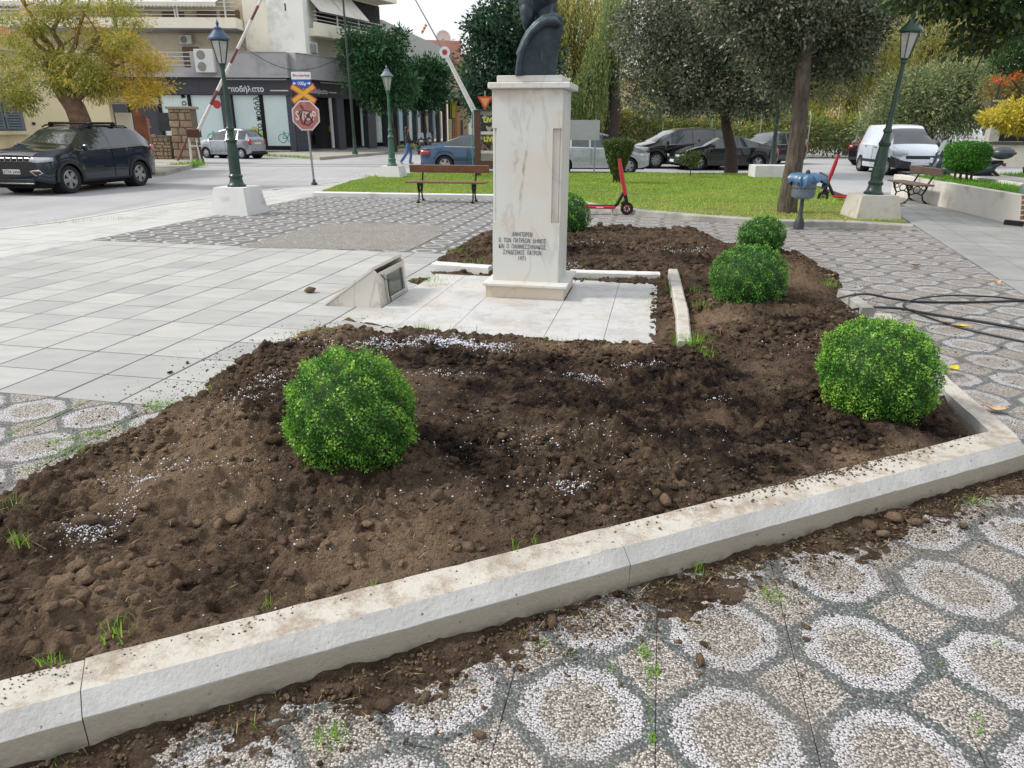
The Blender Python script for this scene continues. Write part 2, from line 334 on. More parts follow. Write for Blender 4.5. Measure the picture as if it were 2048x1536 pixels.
# ---------------------------------------------------------------- kerbs
kerb_m = NG('painted_kerb'); P_ = kerb_m.pos(); nrm = kerb_m.n('NewGeometry').outputs['Normal']; sz = kerb_m.n('SeparateXYZ'); kerb_m.l(nrm, sz.inputs[0])
_c = kerb_m.ramp(kerb_m.noise(P_, 5, 6, .6), [(.3, srgb('#a8a8a7')), (.7, srgb('#bdbdbb'))])
_c = kerb_m.mix(kerb_m.math('MULTIPLY', kerb_m.step(sz.outputs[2], .8, .95), .7), _c, srgb('#bdb7ab'))
_low = kerb_m.n('SeparateXYZ'); kerb_m.l(P_, _low.inputs[0])
_c = kerb_m.mix(kerb_m.math('MULTIPLY', kerb_m.step(_low.outputs[2], .101, .096), .8), _c, srgb('#a29a86'))
_c = kerb_m.mix(kerb_m.math('MULTIPLY', kerb_m.step(_low.outputs[2], .05, .0), kerb_m.step(kerb_m.noise(P_, 16, 5), .35, .6)), _c, srgb('#716b5c'))
_d = kerb_m.math('MULTIPLY', kerb_m.step(sz.outputs[2], .8, .95), kerb_m.step(kerb_m.noise(P_, 9, 10, .8), .47, .60))
_c = kerb_m.mix(kerb_m.math('MULTIPLY', _d, .72), _c, srgb('#857360'))
_c = kerb_m.mix(kerb_m.math('MULTIPLY', kerb_m.step(kerb_m.noise(P_, 2.2, 8, .75), .48, .66), .35), _c, srgb('#8c8779'))
_c = kerb_m.mix(kerb_m.step(kerb_m.noise(P_, 38, 3, .5), .69, .75), _c, srgb('#55524d'))
kerb_m.set(_c, .72); kerb_m.bump(kerb_m.noise(P_, 55, 6, .6), .42, .012); kerb_m = kerb_m.m
whitew = M('white_painted_concrete', '#d2d3d2', .7, var=.06, scale=2.5, bump=.3, bscale=30, dirt=(srgb('#a09a8a'), .25), dscale=2.2)
oldkerb = M('weathered_kerb', '#a3a29c', .8, var=.2, scale=3, bump=.4, bscale=30, dirt=(srgb('#6f6e66'), .5), dscale=2)
def kerb_run(pts, prof, mat, parent, name='kerb_stone', seg=1.0, rough=.003, n0=0, jit=.002):
    """prof: list of (n, z) section, n measured to the left of the direction of travel; split in stones"""
    pts = [Vector(p) for p in pts]; out = []
    for a, b in zip(pts[:-1], pts[1:]):
        L = (b-a).length; k = max(1, round(L/seg)); d = (b-a)/L; n = Vector((-d.y, d.x, 0)); cuts = [0]+[(i+random.uniform(-.08, .08))*L/k for i in range(1, k)]+[L]
        for t0, t1 in zip(cuts[:-1], cuts[1:]):
            m = MB(); ns = max(2, int((t1-t0)/.06)) if rough else 1; vs = []; q = len(prof)
            ts = [t0+.0015]+[t0+(t1-t0)*i/ns for i in range(1, ns)]+[t1-.0015]
            dz = random.uniform(-jit, jit)
            for t in ts:
                for (pn, pz) in prof:
                    vs.append(a+d*t+n*(pn+random.uniform(-rough, rough)*.6)+Vector((0, 0, pz+dz+(random.uniform(-rough, rough)*.5 if pz > .02 else 0))))
            fs = [(i*q+j, i*q+j+1, (i+1)*q+j+1, (i+1)*q+j) for i in range(len(ts)-1) for j in range(q-1)]
            fs += [tuple(range(q))[::-1], tuple((len(ts)-1)*q+j for j in range(q))]
            m.add(vs, fs); out.append(m.obj(name, mat, parent, smooth=25))
    return out
KPROF = [(0, -.02), (.002, .03), (.0, .101), (.053, .151), (.19, .153), (.20, .02)]
kb = thing('front_kerb', 'white painted kerb with bevelled edge along the front of the flower bed, soil smeared on its top', 'kerb')
kerb_run([kp(-3.2, 1.862), kp(-.42, 1.866), kp(1.345, 1.862), kp(3.70, 1.858)], KPROF, kerb_m, kb, seg=2.6)
KC = kp(3.70, 1.858)
RK = [KC, gp(2036, 905), gp(2000, 850)]
kr = thing('side_kerb', 'white painted kerb turning away up the right side of the flower bed behind the big box ball', 'kerb')
KS = [(0, -.02), (0, .09), (.05, .145), (.17, .15), (.175, .02)]
kerb_run([KC+Vector((.012, .01, 0)), gp(2046, 905, .05)*1.0-Vector((0, 0, .05)), gp(1912, 772, .1)-Vector((0, 0, .1)), Vector((3.12, 5.2, 0)), Vector((3.25, 5.9, 0))], KS, kerb_m, kr, seg=1.2)
kerb_run([Vector((3.32, 6.35, 0)), Vector((3.42, 7.1, 0))], [(0, -.02), (0, .05), (.03, .09), (.13, .085), (.14, .02)], oldkerb, kr, seg=.8)
def low_kerb(name, label, pts, h=.07, w=.12, mat=whitew, seg=1.2):
    t = thing(name, label, 'kerb'); o_ = -.015; kerb_run(pts, [(o_, -.02), (o_, h-.012), (o_+.012, h), (w-.012, h), (w, h-.012), (w, -.02)], mat, t, seg=seg); return t
low_kerb('low_kerb', 'broken white strip of kerb between the marble slab and the right hand soil bed', [gp(1378, 708, .05), gp(1372, 640, .05), gp(1352, 555, .05)], .095, .09, M('dirty_white_kerb', '#b9b7b0', .8, var=.1, scale=6, bump=.4, bscale=40, dirt=(srgb('#8d7d6b'), .5), dscale=6), .7)
low_kerb('low_kerb', 'low white kerb strip behind the left side of the marble monument', [gp(985, 549), gp(873, 541)], .11, .14)
low_kerb('low_kerb', 'low white kerb strip half buried in soil to the right of the monument', [gp(1318, 561), gp(1140, 556)], .10, .13)
low_kerb('low_kerb', 'short dirty kerb strip nearly buried in soil at the front left corner of the marble slab', [gp(800, 676, .02), gp(690, 657, .02)], .07, .09, oldkerb)
low_kerb('lawn_kerb', 'white kerb in front of the lawn behind the bench', [LAWN[0], LAWN[1], LAWN[2]], .10, .28, whitew, 1.5)
low_kerb('lawn_kerb', 'weathered grey kerb curving along the lawn from the red scooter to the tall lamp', [LAWN[2], LAWN[3], LAWN[4], LAWN[5], LAWN[6], LAWN[7], gp(1824, 463)], .10, .26, oldkerb, .9)
low_kerb('road_kerb', 'pale kerb edging the sidewalk along the near side of the road', [p+Vector((.0, 0, 0)) for p in ROADEDGE[:-1]][::-1], .012, .14, walk_m, 1.3)
# ---------------------------------------------------------------- soil
soil_m = NG('turned_soil'); P_ = soil_m.pos(); at_ = soil_m.n('Attribute', attribute_name='rnd')
_c = soil_m.ramp(soil_m.noise(P_, 9, 8, .7), [(.28, srgb('#30271f')), (.45, srgb('#4e4034')), (.6, srgb('#6b5a4b')), (.75, srgb('#8b7864'))])
_c = soil_m.mix(soil_m.math('MULTIPLY', soil_m.step(soil_m.noise(P_, 2.4, 6, .7), .5, .66), .45), _c, srgb('#8d7b69'))
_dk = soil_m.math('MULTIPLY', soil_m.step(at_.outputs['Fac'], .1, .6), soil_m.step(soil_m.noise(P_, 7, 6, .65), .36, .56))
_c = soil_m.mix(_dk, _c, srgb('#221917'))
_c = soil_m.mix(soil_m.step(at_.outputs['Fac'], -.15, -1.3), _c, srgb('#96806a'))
_gr = soil_m.step(soil_m.noise(P_, 130, 3), .6, .75); _c = soil_m.mix(soil_m.math('MULTIPLY', _gr, .5), _c, srgb('#927c65'))
_c = soil_m.mix(soil_m.math('MULTIPLY', soil_m.step(soil_m.noise(P_, 70, 4, .7), .58, .72), .55), _c, srgb('#2c211b'))
_v = soil_m.n('TexVoronoi'); soil_m.l(P_, _v.inputs['Vector']); _v.inputs['Scale'].default_value = 95
_h = soil_m.math('ADD', soil_m.math('MULTIPLY', soil_m.noise(P_, 45, 8, .72), 1.4), soil_m.math('MULTIPLY', _v.outputs['Distance'], -.55))
soil_m.set(_c, .95, **{'Specular IOR Level': .15}); soil_m.bump(_h, 1.0, .034); soil_m = soil_m.m
def soil_h(x, y):
    d = edist(x, y, BEDXY); ins = inpoly(x, y, BEDXY)
    wob = vnoise(x, y, 3.1, 3)*.09+vnoise(x, y, 9, 4)*.04
    fk = (x*KN.x+y*KN.y); sd = np.where(ins, d, -d)
    e = np.clip((sd+wob*np.where(fk < 2.3, 0.1, 1)+.04)/.42, 0, 1); e = e*e*(3-2*e)
    nearfront = np.clip((fk-2.02)/.5, 0, 1); base = .125*np.maximum(e, np.where(fk < 2.5, np.clip((sd+.03)/.1, 0, 1), 0))
    base = np.where(y > 5.6, base*.72, base)
    su = x*U.x+y*U.y; sv = x*V.x+y*V.y; dx_ = np.maximum(np.maximum(-2.45-su, su-.05), 0); dy_ = np.maximum(np.maximum(5.46-sv, sv-7.86), 0)
    sl_ = np.clip(np.hypot(dx_, dy_)/.55, 0, 1); base = base*(.12+.88*sl_)
    ru = .65+.75*np.clip(vnoise(x, y, 1.7, 9)+.5, 0, 1)
    lump = vnoise(x, y, 2.3, 1)*.028+vnoise(x, y, 5.5, 2)*.022+(np.abs(vnoise(x, y, 11, 5))*.034+(.35-np.abs(vnoise(x, y, 21, 6)))*.024+np.abs(vnoise(x, y, 33, 16))*.012+vnoise(x, y, 48, 7)*.013+vnoise(x, y, 80, 8)*.006)*ru
    for (gx, gy, r, a) in MOUNDS: base = base+a*np.exp(-((x-gx)**2+(y-gy)**2)/(2*r*r))
    return base+lump*np.clip(e*1.3, 0, 1)*(.5+.5*sl_)-.02+.02*np.clip(e*4, 0, 1)-np.where(ins | (e > .01), 0, .02)-.015*(1-np.clip(e*6, 0, 1))
MOUNDS = []
for (a, b, r, am) in [(330, 1020, .16, .07), (420, 985, .10, .045), (480, 1050, .17, -.06), (440, 900, .07, .05), (400, 870, .06, .04), (150, 1240, .12, .05), (640, 960, .2, .03), (1480, 640, .22, .05), (1250, 480, .5, .08), (1400, 500, .22, .07), (1560, 540, .3, .06), (950, 700, .2, .02), (1390, 610, .1, -.02), (1780, 860, .3, .03), (1850, 860, .12, -.05), (700, 940, .25, .03)]:
    p = gp(a, b, .1); MOUNDS.append((p.x, p.y, r, am))
ys = [1.0]
while ys[-1] < 12.9: ys.append(ys[-1]*1.0034 if ys[-1] > 1.6 else ys[-1]+.0055)
ys = np.array(ys); xs = np.arange(-3.4, 4.1, .0112)
X, Y = np.meshgrid(xs, ys); Z = soil_h(X.ravel(), Y.ravel()).reshape(X.shape)
keep = inpoly(X.ravel(), Y.ravel(), BEDXY) | (edist(X.ravel(), Y.ravel(), BEDXY) < .16)
fkv = X.ravel()*KN.x+Y.ravel()*KN.y; keep &= fkv > 2.005
_cu = X*U.x+Y*U.y; _cv = X*V.x+Y*V.y
keep &= ~((_cu.ravel() > -2.42) & (_cu.ravel() < .0) & (_cv.ravel() > 5.47) & (_cv.ravel() < 7.80))
keep = keep.reshape(X.shape); ids = np.arange(X.size).reshape(X.shape)
q = np.stack([ids[:-1, :-1], ids[:-1, 1:], ids[1:, 1:], ids[1:, :-1]], -1).reshape(-1, 4)
kq = (keep[:-1, :-1] & keep[:-1, 1:] & keep[1:, 1:] & keep[1:, :-1]).ravel(); q = q[kq]
used = np.unique(q); remap = np.full(X.size, -1); remap[used] = np.arange(len(used)); q = remap[q]
vv = np.stack([X.ravel()[used], Y.ravel()[used], Z.ravel()[used]], 1)
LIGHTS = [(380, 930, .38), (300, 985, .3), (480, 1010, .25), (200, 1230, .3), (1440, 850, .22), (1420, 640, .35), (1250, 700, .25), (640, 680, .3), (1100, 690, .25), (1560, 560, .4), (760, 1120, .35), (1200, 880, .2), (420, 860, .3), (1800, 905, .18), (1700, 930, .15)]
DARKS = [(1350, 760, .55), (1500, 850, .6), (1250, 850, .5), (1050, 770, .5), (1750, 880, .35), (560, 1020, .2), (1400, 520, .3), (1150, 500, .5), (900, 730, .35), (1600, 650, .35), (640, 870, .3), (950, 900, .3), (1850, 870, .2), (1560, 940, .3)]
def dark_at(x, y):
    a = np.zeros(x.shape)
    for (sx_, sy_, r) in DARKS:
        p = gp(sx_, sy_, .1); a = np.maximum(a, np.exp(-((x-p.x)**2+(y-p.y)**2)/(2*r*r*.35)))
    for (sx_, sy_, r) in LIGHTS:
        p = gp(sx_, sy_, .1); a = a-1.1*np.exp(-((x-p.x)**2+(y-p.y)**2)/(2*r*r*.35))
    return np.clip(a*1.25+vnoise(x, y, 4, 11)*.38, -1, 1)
soil = link('soil', npmesh('soil', vv, q, soil_m, smooth=True, attr=dark_at(vv[:, 0], vv[:, 1])), kind='structure')
def rocks(name, pts, sizes, mat, seed=1, parent=None, flat=.68, attr=None, sub=1, rough=.42, **kw):
    """many irregular clods joined in one mesh"""
    r = np.random.default_rng(seed); protos = []
    for _ in range(12):
        bm = bmesh.new(); bmesh.ops.create_icosphere(bm, subdivisions=sub, radius=1); v = np.array([q.co[:] for q in bm.verts]); bm.verts.index_update(); f = np.array([[q.index for q in g.verts] for g in bm.faces]); bm.free()
        k = r.normal(size=(5, 3)); d = sum(np.sin(v@k[i]*1.7+i) for i in range(5))/5
        v = v*(1+rough*d[:, None]+r.normal(size=(len(v), 1))*rough*.45); v *= r.uniform(.7, 1.2, 3); protos.append((v, f))
    V_, F_, A_ = [], [], []; b = 0
    for i, (p, s) in enumerate(zip(pts, sizes)):
        v, f = protos[r.integers(12)]; a = r.uniform(0, 6.28); c, sn = math.cos(a), math.sin(a); t = r.uniform(-.5, .5)
        w = v*np.array([1, 1, flat]); w = w@np.array([[c, sn, 0], [-sn, c, 0], [0, 0, 1]])*s
        V_.append(w+p); F_.append(f+b); b += len(v)
        if attr is not None: A_.append(np.full(len(v), attr[i]))
    m = npmesh(name, np.concatenate(V_), np.concatenate(F_), mat, smooth=False, attr=None if attr is None else np.concatenate(A_))
    return link(name, m, parent, **kw)
def scatter_bed(n, ymax, seed, power=1.0):
    r = np.random.default_rng(seed); y = 1.2*(ymax/1.2)**(r.uniform(0, 1, n)**power); x = r.uniform(-3.3, 3.7, n)
    k = inpoly(x, y, BEDXY); k &= (x*KN.x+y*KN.y) > 2.06
    cu = x*U.x+y*U.y; cv = x*V.x+y*V.y; k &= ~((cu > -2.40) & (cu < 0.0) & (cv > 5.49) & (cv < 7.78)); return x[k], y[k]
x, y = scatter_bed(58000, 12, 5); s = np.minimum(RNG.lognormal(-5.0, .60, len(x)), .034)*np.clip(.7+y/9, .8, 1.8)
lowc = np.clip(vnoise(x, y, 1.6, 21)+.55, .25, 1.3); s *= lowc
rocks('soil_clods', np.stack([x, y, soil_h(x, y)+s*.25], 1), s, soil_m, 2, attr=dark_at(x, y)-np.abs(RNG.normal(0, .42, len(x))), sub=1, kind='stuff')
x, y = scatter_bed(3600, 11, 6); s = RNG.uniform(.009, .024, len(x))*RNG.choice([1, 1, 1, 1.6], len(x))
rocks('soil_lumps', np.stack([x, y, soil_h(x, y)+s*.15], 1), s, soil_m, 3, attr=dark_at(x, y)-RNG.uniform(0, .6, len(x)), sub=2, kind='stuff', rough=.35)
# soil crumbs spilled over the paving, slab and kerb
cx, cy, cs, cz = [], [], [], []
def spill(n, poly_or_fn, smin, smax, z=0.0, fall=None):
    for _ in range(n):
        p = poly_or_fn(); cx.append(p.x); cy.append(p.y); cz.append(z if z is not None else p.z); cs.append(random.uniform(smin, smax)**1.0*random.choice((.5, .7, 1)))
FR = random.Random(4)
def front_spill():
    t = FR.uniform(-1.6, 3.75); return kp(t, 1.84-abs(FR.gauss(0, .13))-.0, 0)
spill(3800, front_spill, .002, .010, .013)
def front_far(): return kp(FR.uniform(-1.0, 4.0), 1.8-abs(FR.gauss(0, .32)))
spill(500, front_far, .003, .009)
edgeL = [p for p in BED if p.x < -1.2 and 1.8 < p.y < 6.2]; edgeL.sort(key=lambda p: p.y)
def left_spill():
    i = FR.randrange(len(edgeL)-1); a, b = edgeL[i], edgeL[i+1]; t = FR.random(); p = a.lerp(b, t); return p+Vector((-abs(FR.gauss(0, .22)), FR.gauss(0, .05), 0))
spill(900, left_spill, .002, .008)
def slab_spill(): return uv(FR.uniform(-2.4, .0), 5.46+abs(FR.gauss(0, .32)), 0)
spill(460, slab_spill, .002, .008, .014)
def slab_spill2(): return uv(.02-abs(FR.gauss(0, .16)), FR.uniform(5.8, 7.7), 0)
spill(200, slab_spill2, .002, .008, .014)
def right_spill(): return Vector((3.35+abs(FR.gauss(0, .3)), FR.uniform(3.6, 8.2), 0))
spill(500, right_spill, .003, .010)
def kerb_spill():
    while True:
        t = FR.uniform(-2.4, 3.6); w = math.sin(t*2.1)+math.sin(t*5.3+1)
        if w > -.1 or FR.random() < .25: return kp(t, 2.075-abs(FR.gauss(0, .05)), 0)
spill(700, kerb_spill, .0012, .0045, .153)
def kerb_heap():
    t = FR.gauss(2.55, .33); return kp(t, 2.07-abs(FR.gauss(0, .05)), 0)
spill(750, kerb_heap, .002, .007, .153)
def kerb_heap2():
    t = FR.choice((-1.55, -1.1, -.55, .0)); return kp(FR.gauss(t, .14), 2.075-abs(FR.gauss(0, .045)), 0)
spill(600, kerb_heap2, .0012, .0045, .153)
cr = [(gp(1400, 1325), .022), (gp(1408, 1292), .014), (gp(1610, 1258), .018), (gp(1612, 1281), .012), (gp(1105, 1250), .028), (gp(1525, 1282), .010), (gp(1790, 1045), .045), (gp(1740, 1060), .035), (gp(1830, 1050), .03), (gp(1765, 1075), .03), (gp(1925, 1055), .018), (gp(905, 1350), .02), (gp(770, 1420), .03), (gp(850, 1400), .02), (gp(960, 1475), .02), (gp(620, 585), .05), (gp(1590, 1175), .012), (gp(700, 1385), .018), (gp(930, 1300), .022), (gp(1240, 1370), .01), (gp(340, 747), .018), (gp(375, 727), .016), (gp(1040, 1340), .016), (gp(1330, 1010, .13), .04), (gp(890, 1395), .015)]
for p, s in cr: cx.append(p.x); cy.append(p.y); cz.append(s*.3+(p.z if p.z else 0)); cs.append(s)
cs = np.array(cs); pts = np.stack([cx, cy, np.array(cz)+cs*.3], 1)
rocks('soil_crumbs', pts, cs, soil_m, 8, attr=RNG.uniform(-1.5, -.1, len(cs)), sub=1, kind='stuff', rough=.35)
# thin film of earth beaten down along the outside of the kerb: low uneven sheet
n_t, n_n = 300, 46; tt = np.linspace(-2.6, 3.95, n_t); nn = np.linspace(0, 1, n_n); T, N = np.meshgrid(tt, nn)
wid = .24+.13*vnoise(T*0+T, T*0, 1.3, 31)+.09*vnoise(T, T*0, 4.1, 32)+np.where(T > 2.0, .10, 0)
XX = T*KD.x+(1.87-N*wid)*KN.x; YY = T*KD.y+(1.87-N*wid)*KN.y
ZZ = .010*(1-N)**1.5+np.abs(vnoise(XX, YY, 22, 33))*.016*(1-N*.6)+vnoise(XX, YY, 50, 34)*.005-.016*N**2-.003+.011*vnoise(XX, YY, 6, 35)
ids = np.arange(T.size).reshape(T.shape); q = np.stack([ids[:-1, :-1], ids[1:, :-1], ids[1:, 1:], ids[:-1, 1:]], -1).reshape(-1, 4)
link('spilled_soil', npmesh('spilled_soil', np.stack([XX.ravel(), YY.ravel(), ZZ.ravel()], 1), q, soil_m, smooth=True, attr=np.full(T.size, -.12)), kind='stuff')
# white perlite grains
perl = M('perlite', '#d3d6e0', .85, var=.16, scale=160)
gx, gy, gs = [], [], []
PR = np.random.default_rng(12)
for (a, b, n, rx, ry) in [(930, 700, 2600, .16, .045), (800, 693, 1100, .24, .05), (850, 700, 450, .25, .07), (985, 705, 400, .13, .09), (540, 775, 260, .09, .12), (490, 815, 220, .10, .10), (1175, 768, 230, .11, .05), (1285, 744, 240, .12, .03), (1140, 995, 230, .05, .035), (1115, 985, 120, .13, .08), (180, 1080, 330, .07, .04), (250, 1050, 90, .05, .05), (300, 990, 170, .04, .05), (220, 980, 120, .08, .05), (890, 755, 130, .12, .05), (1100, 885, 120, .16, .10), (1430, 810, 40, .06, .05), (1180, 490, 120, .25, .2), (1370, 505, 200, .25, .08), (1150, 530, 80, .1, .1), (1590, 700, 60, .15, .2), (400, 955, 200, .22, .10), (1000, 860, 130, .6, .3), (760, 1010, 130, .7, .25), (1200, 930, 170, .6, .3), (350, 900, 120, .5, .3), (500, 1150, 90, .6, .3), (620, 690, 160, .16, .1)]:
    p = gp(a, b, .11); gx += list(p.x+PR.normal(0, rx, n)*.8); gy += list(p.y+PR.normal(0, ry, n)*.8); gs += list(np.minimum(PR.lognormal(-6.25, .42, n), .0045)*(1+.12*p.y))
gx, gy, gs = map(np.array, (gx, gy, gs)); k = inpoly(gx, gy, BEDXY) & (gx*KN.x+gy*KN.y > 2.07); gx, gy, gs = gx[k], gy[k], gs[k]
cu = gx*U.x+gy*U.y; cv = gx*V.x+gy*V.y; k = ~((cu > -2.4) & (cu < 0) & (cv > 5.49) & (cv < 7.78)); gx, gy, gs = gx[k], gy[k], gs[k]
o8 = np.array([(1, 0, 0), (-1, 0, 0), (0, 1, 0), (0, -1, 0), (0, 0, 1), (0, 0, -1)]); f8 = np.array([(0, 2, 4), (2, 1, 4), (1, 3, 4), (3, 0, 4), (2, 0, 5), (1, 2, 5), (3, 1, 5), (0, 3, 5)])
gv = (np.stack([gx, gy, soil_h(gx, gy)+gs*.9], 1)[:, None, :]+o8[None]*gs[:, None, None]*PR.uniform(.7, 1.3, (len(gs), 6, 1))).reshape(-1, 3)
gf = (f8[None]+np.arange(len(gs))[:, None, None]*6).reshape(-1, 3)
link('perlite_grains', npmesh('perlite_grains', gv, gf, perl), kind='stuff')
# ================================================================ MONUMENT
def marble(name, base, vein, warm=.2, vs=2.0, rot=(.3, .5, 0)):
    g = NG(name); P = g.pos(); mp = g.n('Mapping'); g.l(P, mp.inputs[0]); mp.inputs['Rotation'].default_value = rot; mp.inputs['Scale'].default_value = (1.6, 1.6, .5)
    w = g.n('TexNoise'); g.l(mp.outputs[0], w.inputs['Vector']); w.inputs['Scale'].default_value = vs; w.inputs['Detail'].default_value = 7; w.inputs['Distortion'].default_value = 1.2
    v = g.math('ABSOLUTE', g.math('SUBTRACT', w.outputs[0], .5)); c = g.ramp(v, [(0, srgb(vein)), (.025, srgb(base)), (1, srgb(base))])
    c = g.mix(.55, g.ramp(g.noise(P, 3, 5), [(.3, srgb(base)), (.75, tuple(x*.86 for x in srgb(base)))]), c)
    c = g.mix(g.math('MULTIPLY', g.step(g.noise(P, 1.8, 4), .5, .72), warm), c, srgb('#cdb9a0'))
    g.set(c, .45); g.bump(g.noise(P, 60, 3), .06, .004); return g.m
marb = marble('white_marble', '#cfd0cc', '#b4b2ac', .45, 1.3); marbw = marble('warm_veined_marble', '#cdc2b2', '#b39782', .8, 3.0, (.3, .9, .4)); marbs = marble('slab_marble', '#bfc0c0', '#a3a5a4', .35)
def _dirty(m):
    t = m.node_tree; g = NG.__new__(NG); g.m = m; g.t = t; g.b = [n for n in t.nodes if n.type == 'BSDF_PRINCIPLED'][0]; P = g.pos(); src = g.b.inputs['Base Color'].links[0].from_socket
    c = g.mix(g.math('MULTIPLY', g.step(g.noise(P, 2.6, 9, .75), .47, .66), .5), src, srgb('#8b8377')); c = g.mix(g.math('MULTIPLY', g.step(g.noise(P, 45, 3, .6), .62, .7), .5), c, srgb('#6d6458')); g.l(c, g.b.inputs['Base Color'])
_dirty(marbs)
RT = Matrix.Rotation(TH, 4, 'Z')
def L2W(u, v, z=0): return Matrix.Translation(uv(u, v, z)) @ RT
slabt = MB(); slabt.prism([(uv(a, b).x, uv(a, b).y) for a, b in ((-2.46, 5.44), (.06, 5.44), (.06, 7.87), (-2.46, 7.87))], -.02, .010)
slabo = slabt.obj('marble_platform', joint_m, kind='structure')
us = [-2.46, -2.10, -1.62, -.83, -.35, .06]; vs_ = [5.44, 5.80, 6.34, 6.86, 7.50, 7.87]
for i in range(5):
    for j in range(5):
        if 1 < i < 3 and 2 < j < 4: continue
        w, h = us[i+1]-us[i], vs_[j+1]-vs_[j]; m = MB().box(-w/2+.0018, w/2-.0018, -h/2+.0018, h/2-.0018, -.008, .012, bev=.002)
        o = m.obj('marble_slab', marbs, slabo); c = uv((us[i]+us[i+1])/2, (vs_[j]+vs_[j+1])/2, .010+random.uniform(-.001, .001)); o.location = c; o.rotation_euler = (0, 0, TH)
ped = thing('monument_pedestal', 'tall white marble pedestal with engraved Greek lettering carrying the dark bronze bust', 'pedestal', uv(-1.243, 7.24, .02), TH)
def pb(name, mat, x0, x1, y0, y1, z0, z1, bev=.004): return MB().box(x0, x1, y0, y1, z0-.02, z1-.02, bev=bev).obj(name, mat, ped)
pb('base_block', marbw, -.382, .405, -.41, .36, .02, .142); pb('base_slab', marb, -.405, .435, -.45, .39, .144, .17)
pb('shaft_core', marb, -.305, .31, -.255, .30, .17, 1.95)
fp = MB(); sh = [(-.331, .17), (.331, .17), (.331, .75), (.245, .75), (.245, 1.61), (.331, 1.61), (.331, 1.95), (-.331, 1.95), (-.331, 1.61), (-.285, 1.61), (-.285, .75), (-.331, .75)]
R90 = Matrix(((1, 0, 0, 0), (0, 0, 1, -.29), (0, 1, 0, -.02), (0, 0, 0, 1)))
n_ = len(sh)
fp.add([(x, -.290, z-.02) for x, z in sh]+[(x, -.257, z-.02) for x, z in sh], [tuple(range(n_)), tuple(range(2*n_-1, n_-1, -1))]+[(i, i+n_, (i+1) % n_+n_, (i+1) % n_) for i in range(n_)])
def stained():
    m = marb.copy(); m.name = 'stained_front_marble'; t = m.node_tree; g = NG.__new__(NG); g.m = m; g.t = t; g.b = [n for n in t.nodes if n.type == 'BSDF_PRINCIPLED'][0]
    o = g.objc(); sx = g.n('SeparateXYZ'); g.l(o, sx.inputs[0]); src = g.b.inputs['Base Color'].links[0].from_socket
    wob = g.math('MULTIPLY', g.math('SUBTRACT', g.noise(o, 6, 5, .6), .5), .10); line = g.math('ABSOLUTE', g.math('ADD', g.math('SUBTRACT', g.math('SUBTRACT', sx.outputs[0], -.065), g.math('MULTIPLY', g.math('SUBTRACT', sx.outputs[2], .79), .095)), wob))
    zz_ = g.math('MULTIPLY', g.step(sx.outputs[2], .75, .95), g.step(sx.outputs[2], 1.75, 1.45)); s1 = g.math('MULTIPLY', g.math('MULTIPLY', g.step(line, .022, .0), zz_), g.step(g.noise(o, 9, 4), .35, .6))
    l2 = g.math('ABSOLUTE', g.math('ADD', g.math('SUBTRACT', sx.outputs[0], -.11), g.math('MULTIPLY', wob, 2.0))); s2 = g.math('MULTIPLY', g.math('MULTIPLY', g.step(l2, .03, .0), g.step(g.noise(o, 14, 4), .45, .65)), g.math('MULTIPLY', g.step(sx.outputs[2], 1.1, 1.2), g.step(sx.outputs[2], 1.6, 1.45)))
    c = g.mix(g.math('MULTIPLY', s1, .75), src, srgb('#75706a')); c = g.mix(g.math('MULTIPLY', s2, .5), c, srgb('#8d867e'))
    c = g.mix(g.math('MULTIPLY', g.step(sx.outputs[2], 1.80, 1.94), g.step(g.noise(o, 5, 4), .4, .6)), c, srgb('#a79a86')); g.l(c, g.b.inputs['Base Color']); return m
fp.obj('front_panel', stained(), ped)
sp = MB(); 
for sg, nm in ((1, 0), (-1, 0)):
    m = MB(); m.box(*( (.312, .331) if sg > 0 else (-.331, -.307)), -.255, .32, .15, 1.93, bev=.002); m.obj('side_panel', marb, ped)
pb('back_panel', marb, -.305, .31, .302, .33, .17, 1.95)
pb('cornice', marb, -.365, .395, -.325, .37, 1.952, 2.005, .008); pb('cap_block', marb, -.29, .315, -.27, .32, 2.007, 2.065, .006)
ink = M('engraved_lettering', '#45484b', .8)
for txt, z, w in (('ΑΝΗΓΕΙΡΕΝ', .613, .20), ('Ο  ΤΩΝ  ΠΑΤΡΕΩΝ  ΔΗΜΟΣ', .553, .47), ('ΚΑΙ  Ο  ΠΑΜΜΕΣΣΗΝΙΑΚΟΣ', .494, .465), ('ΣΥΝΔΕΣΜΟΣ  ΠΑΤΡΩΝ', .436, .38), ('1971', .380, .07)):
    ms = [text_mesh(q, .058, ink, .0012, 'LEFT') for q in txt.split()]; ex_ = [(min(v.co.x for v in m.vertices), max(v.co.x for v in m.vertices)) for m in ms]
    gap = .045; tot = sum(b-a for a, b in ex_)+gap*(len(ms)-1); k = w/tot; x0 = -w/2-.035
    for m, (a, b) in zip(ms, ex_):
        for v in m.vertices: v.co.x = (v.co.x-a)*k
        o = bpy.data.objects.new('engraved_word', m); COL.objects.link(o); o.parent = ped; o.rotation_euler = (PI/2, 0, 0); o.location = (x0, -.2915, z-.02); x0 += (b-a+gap)*k
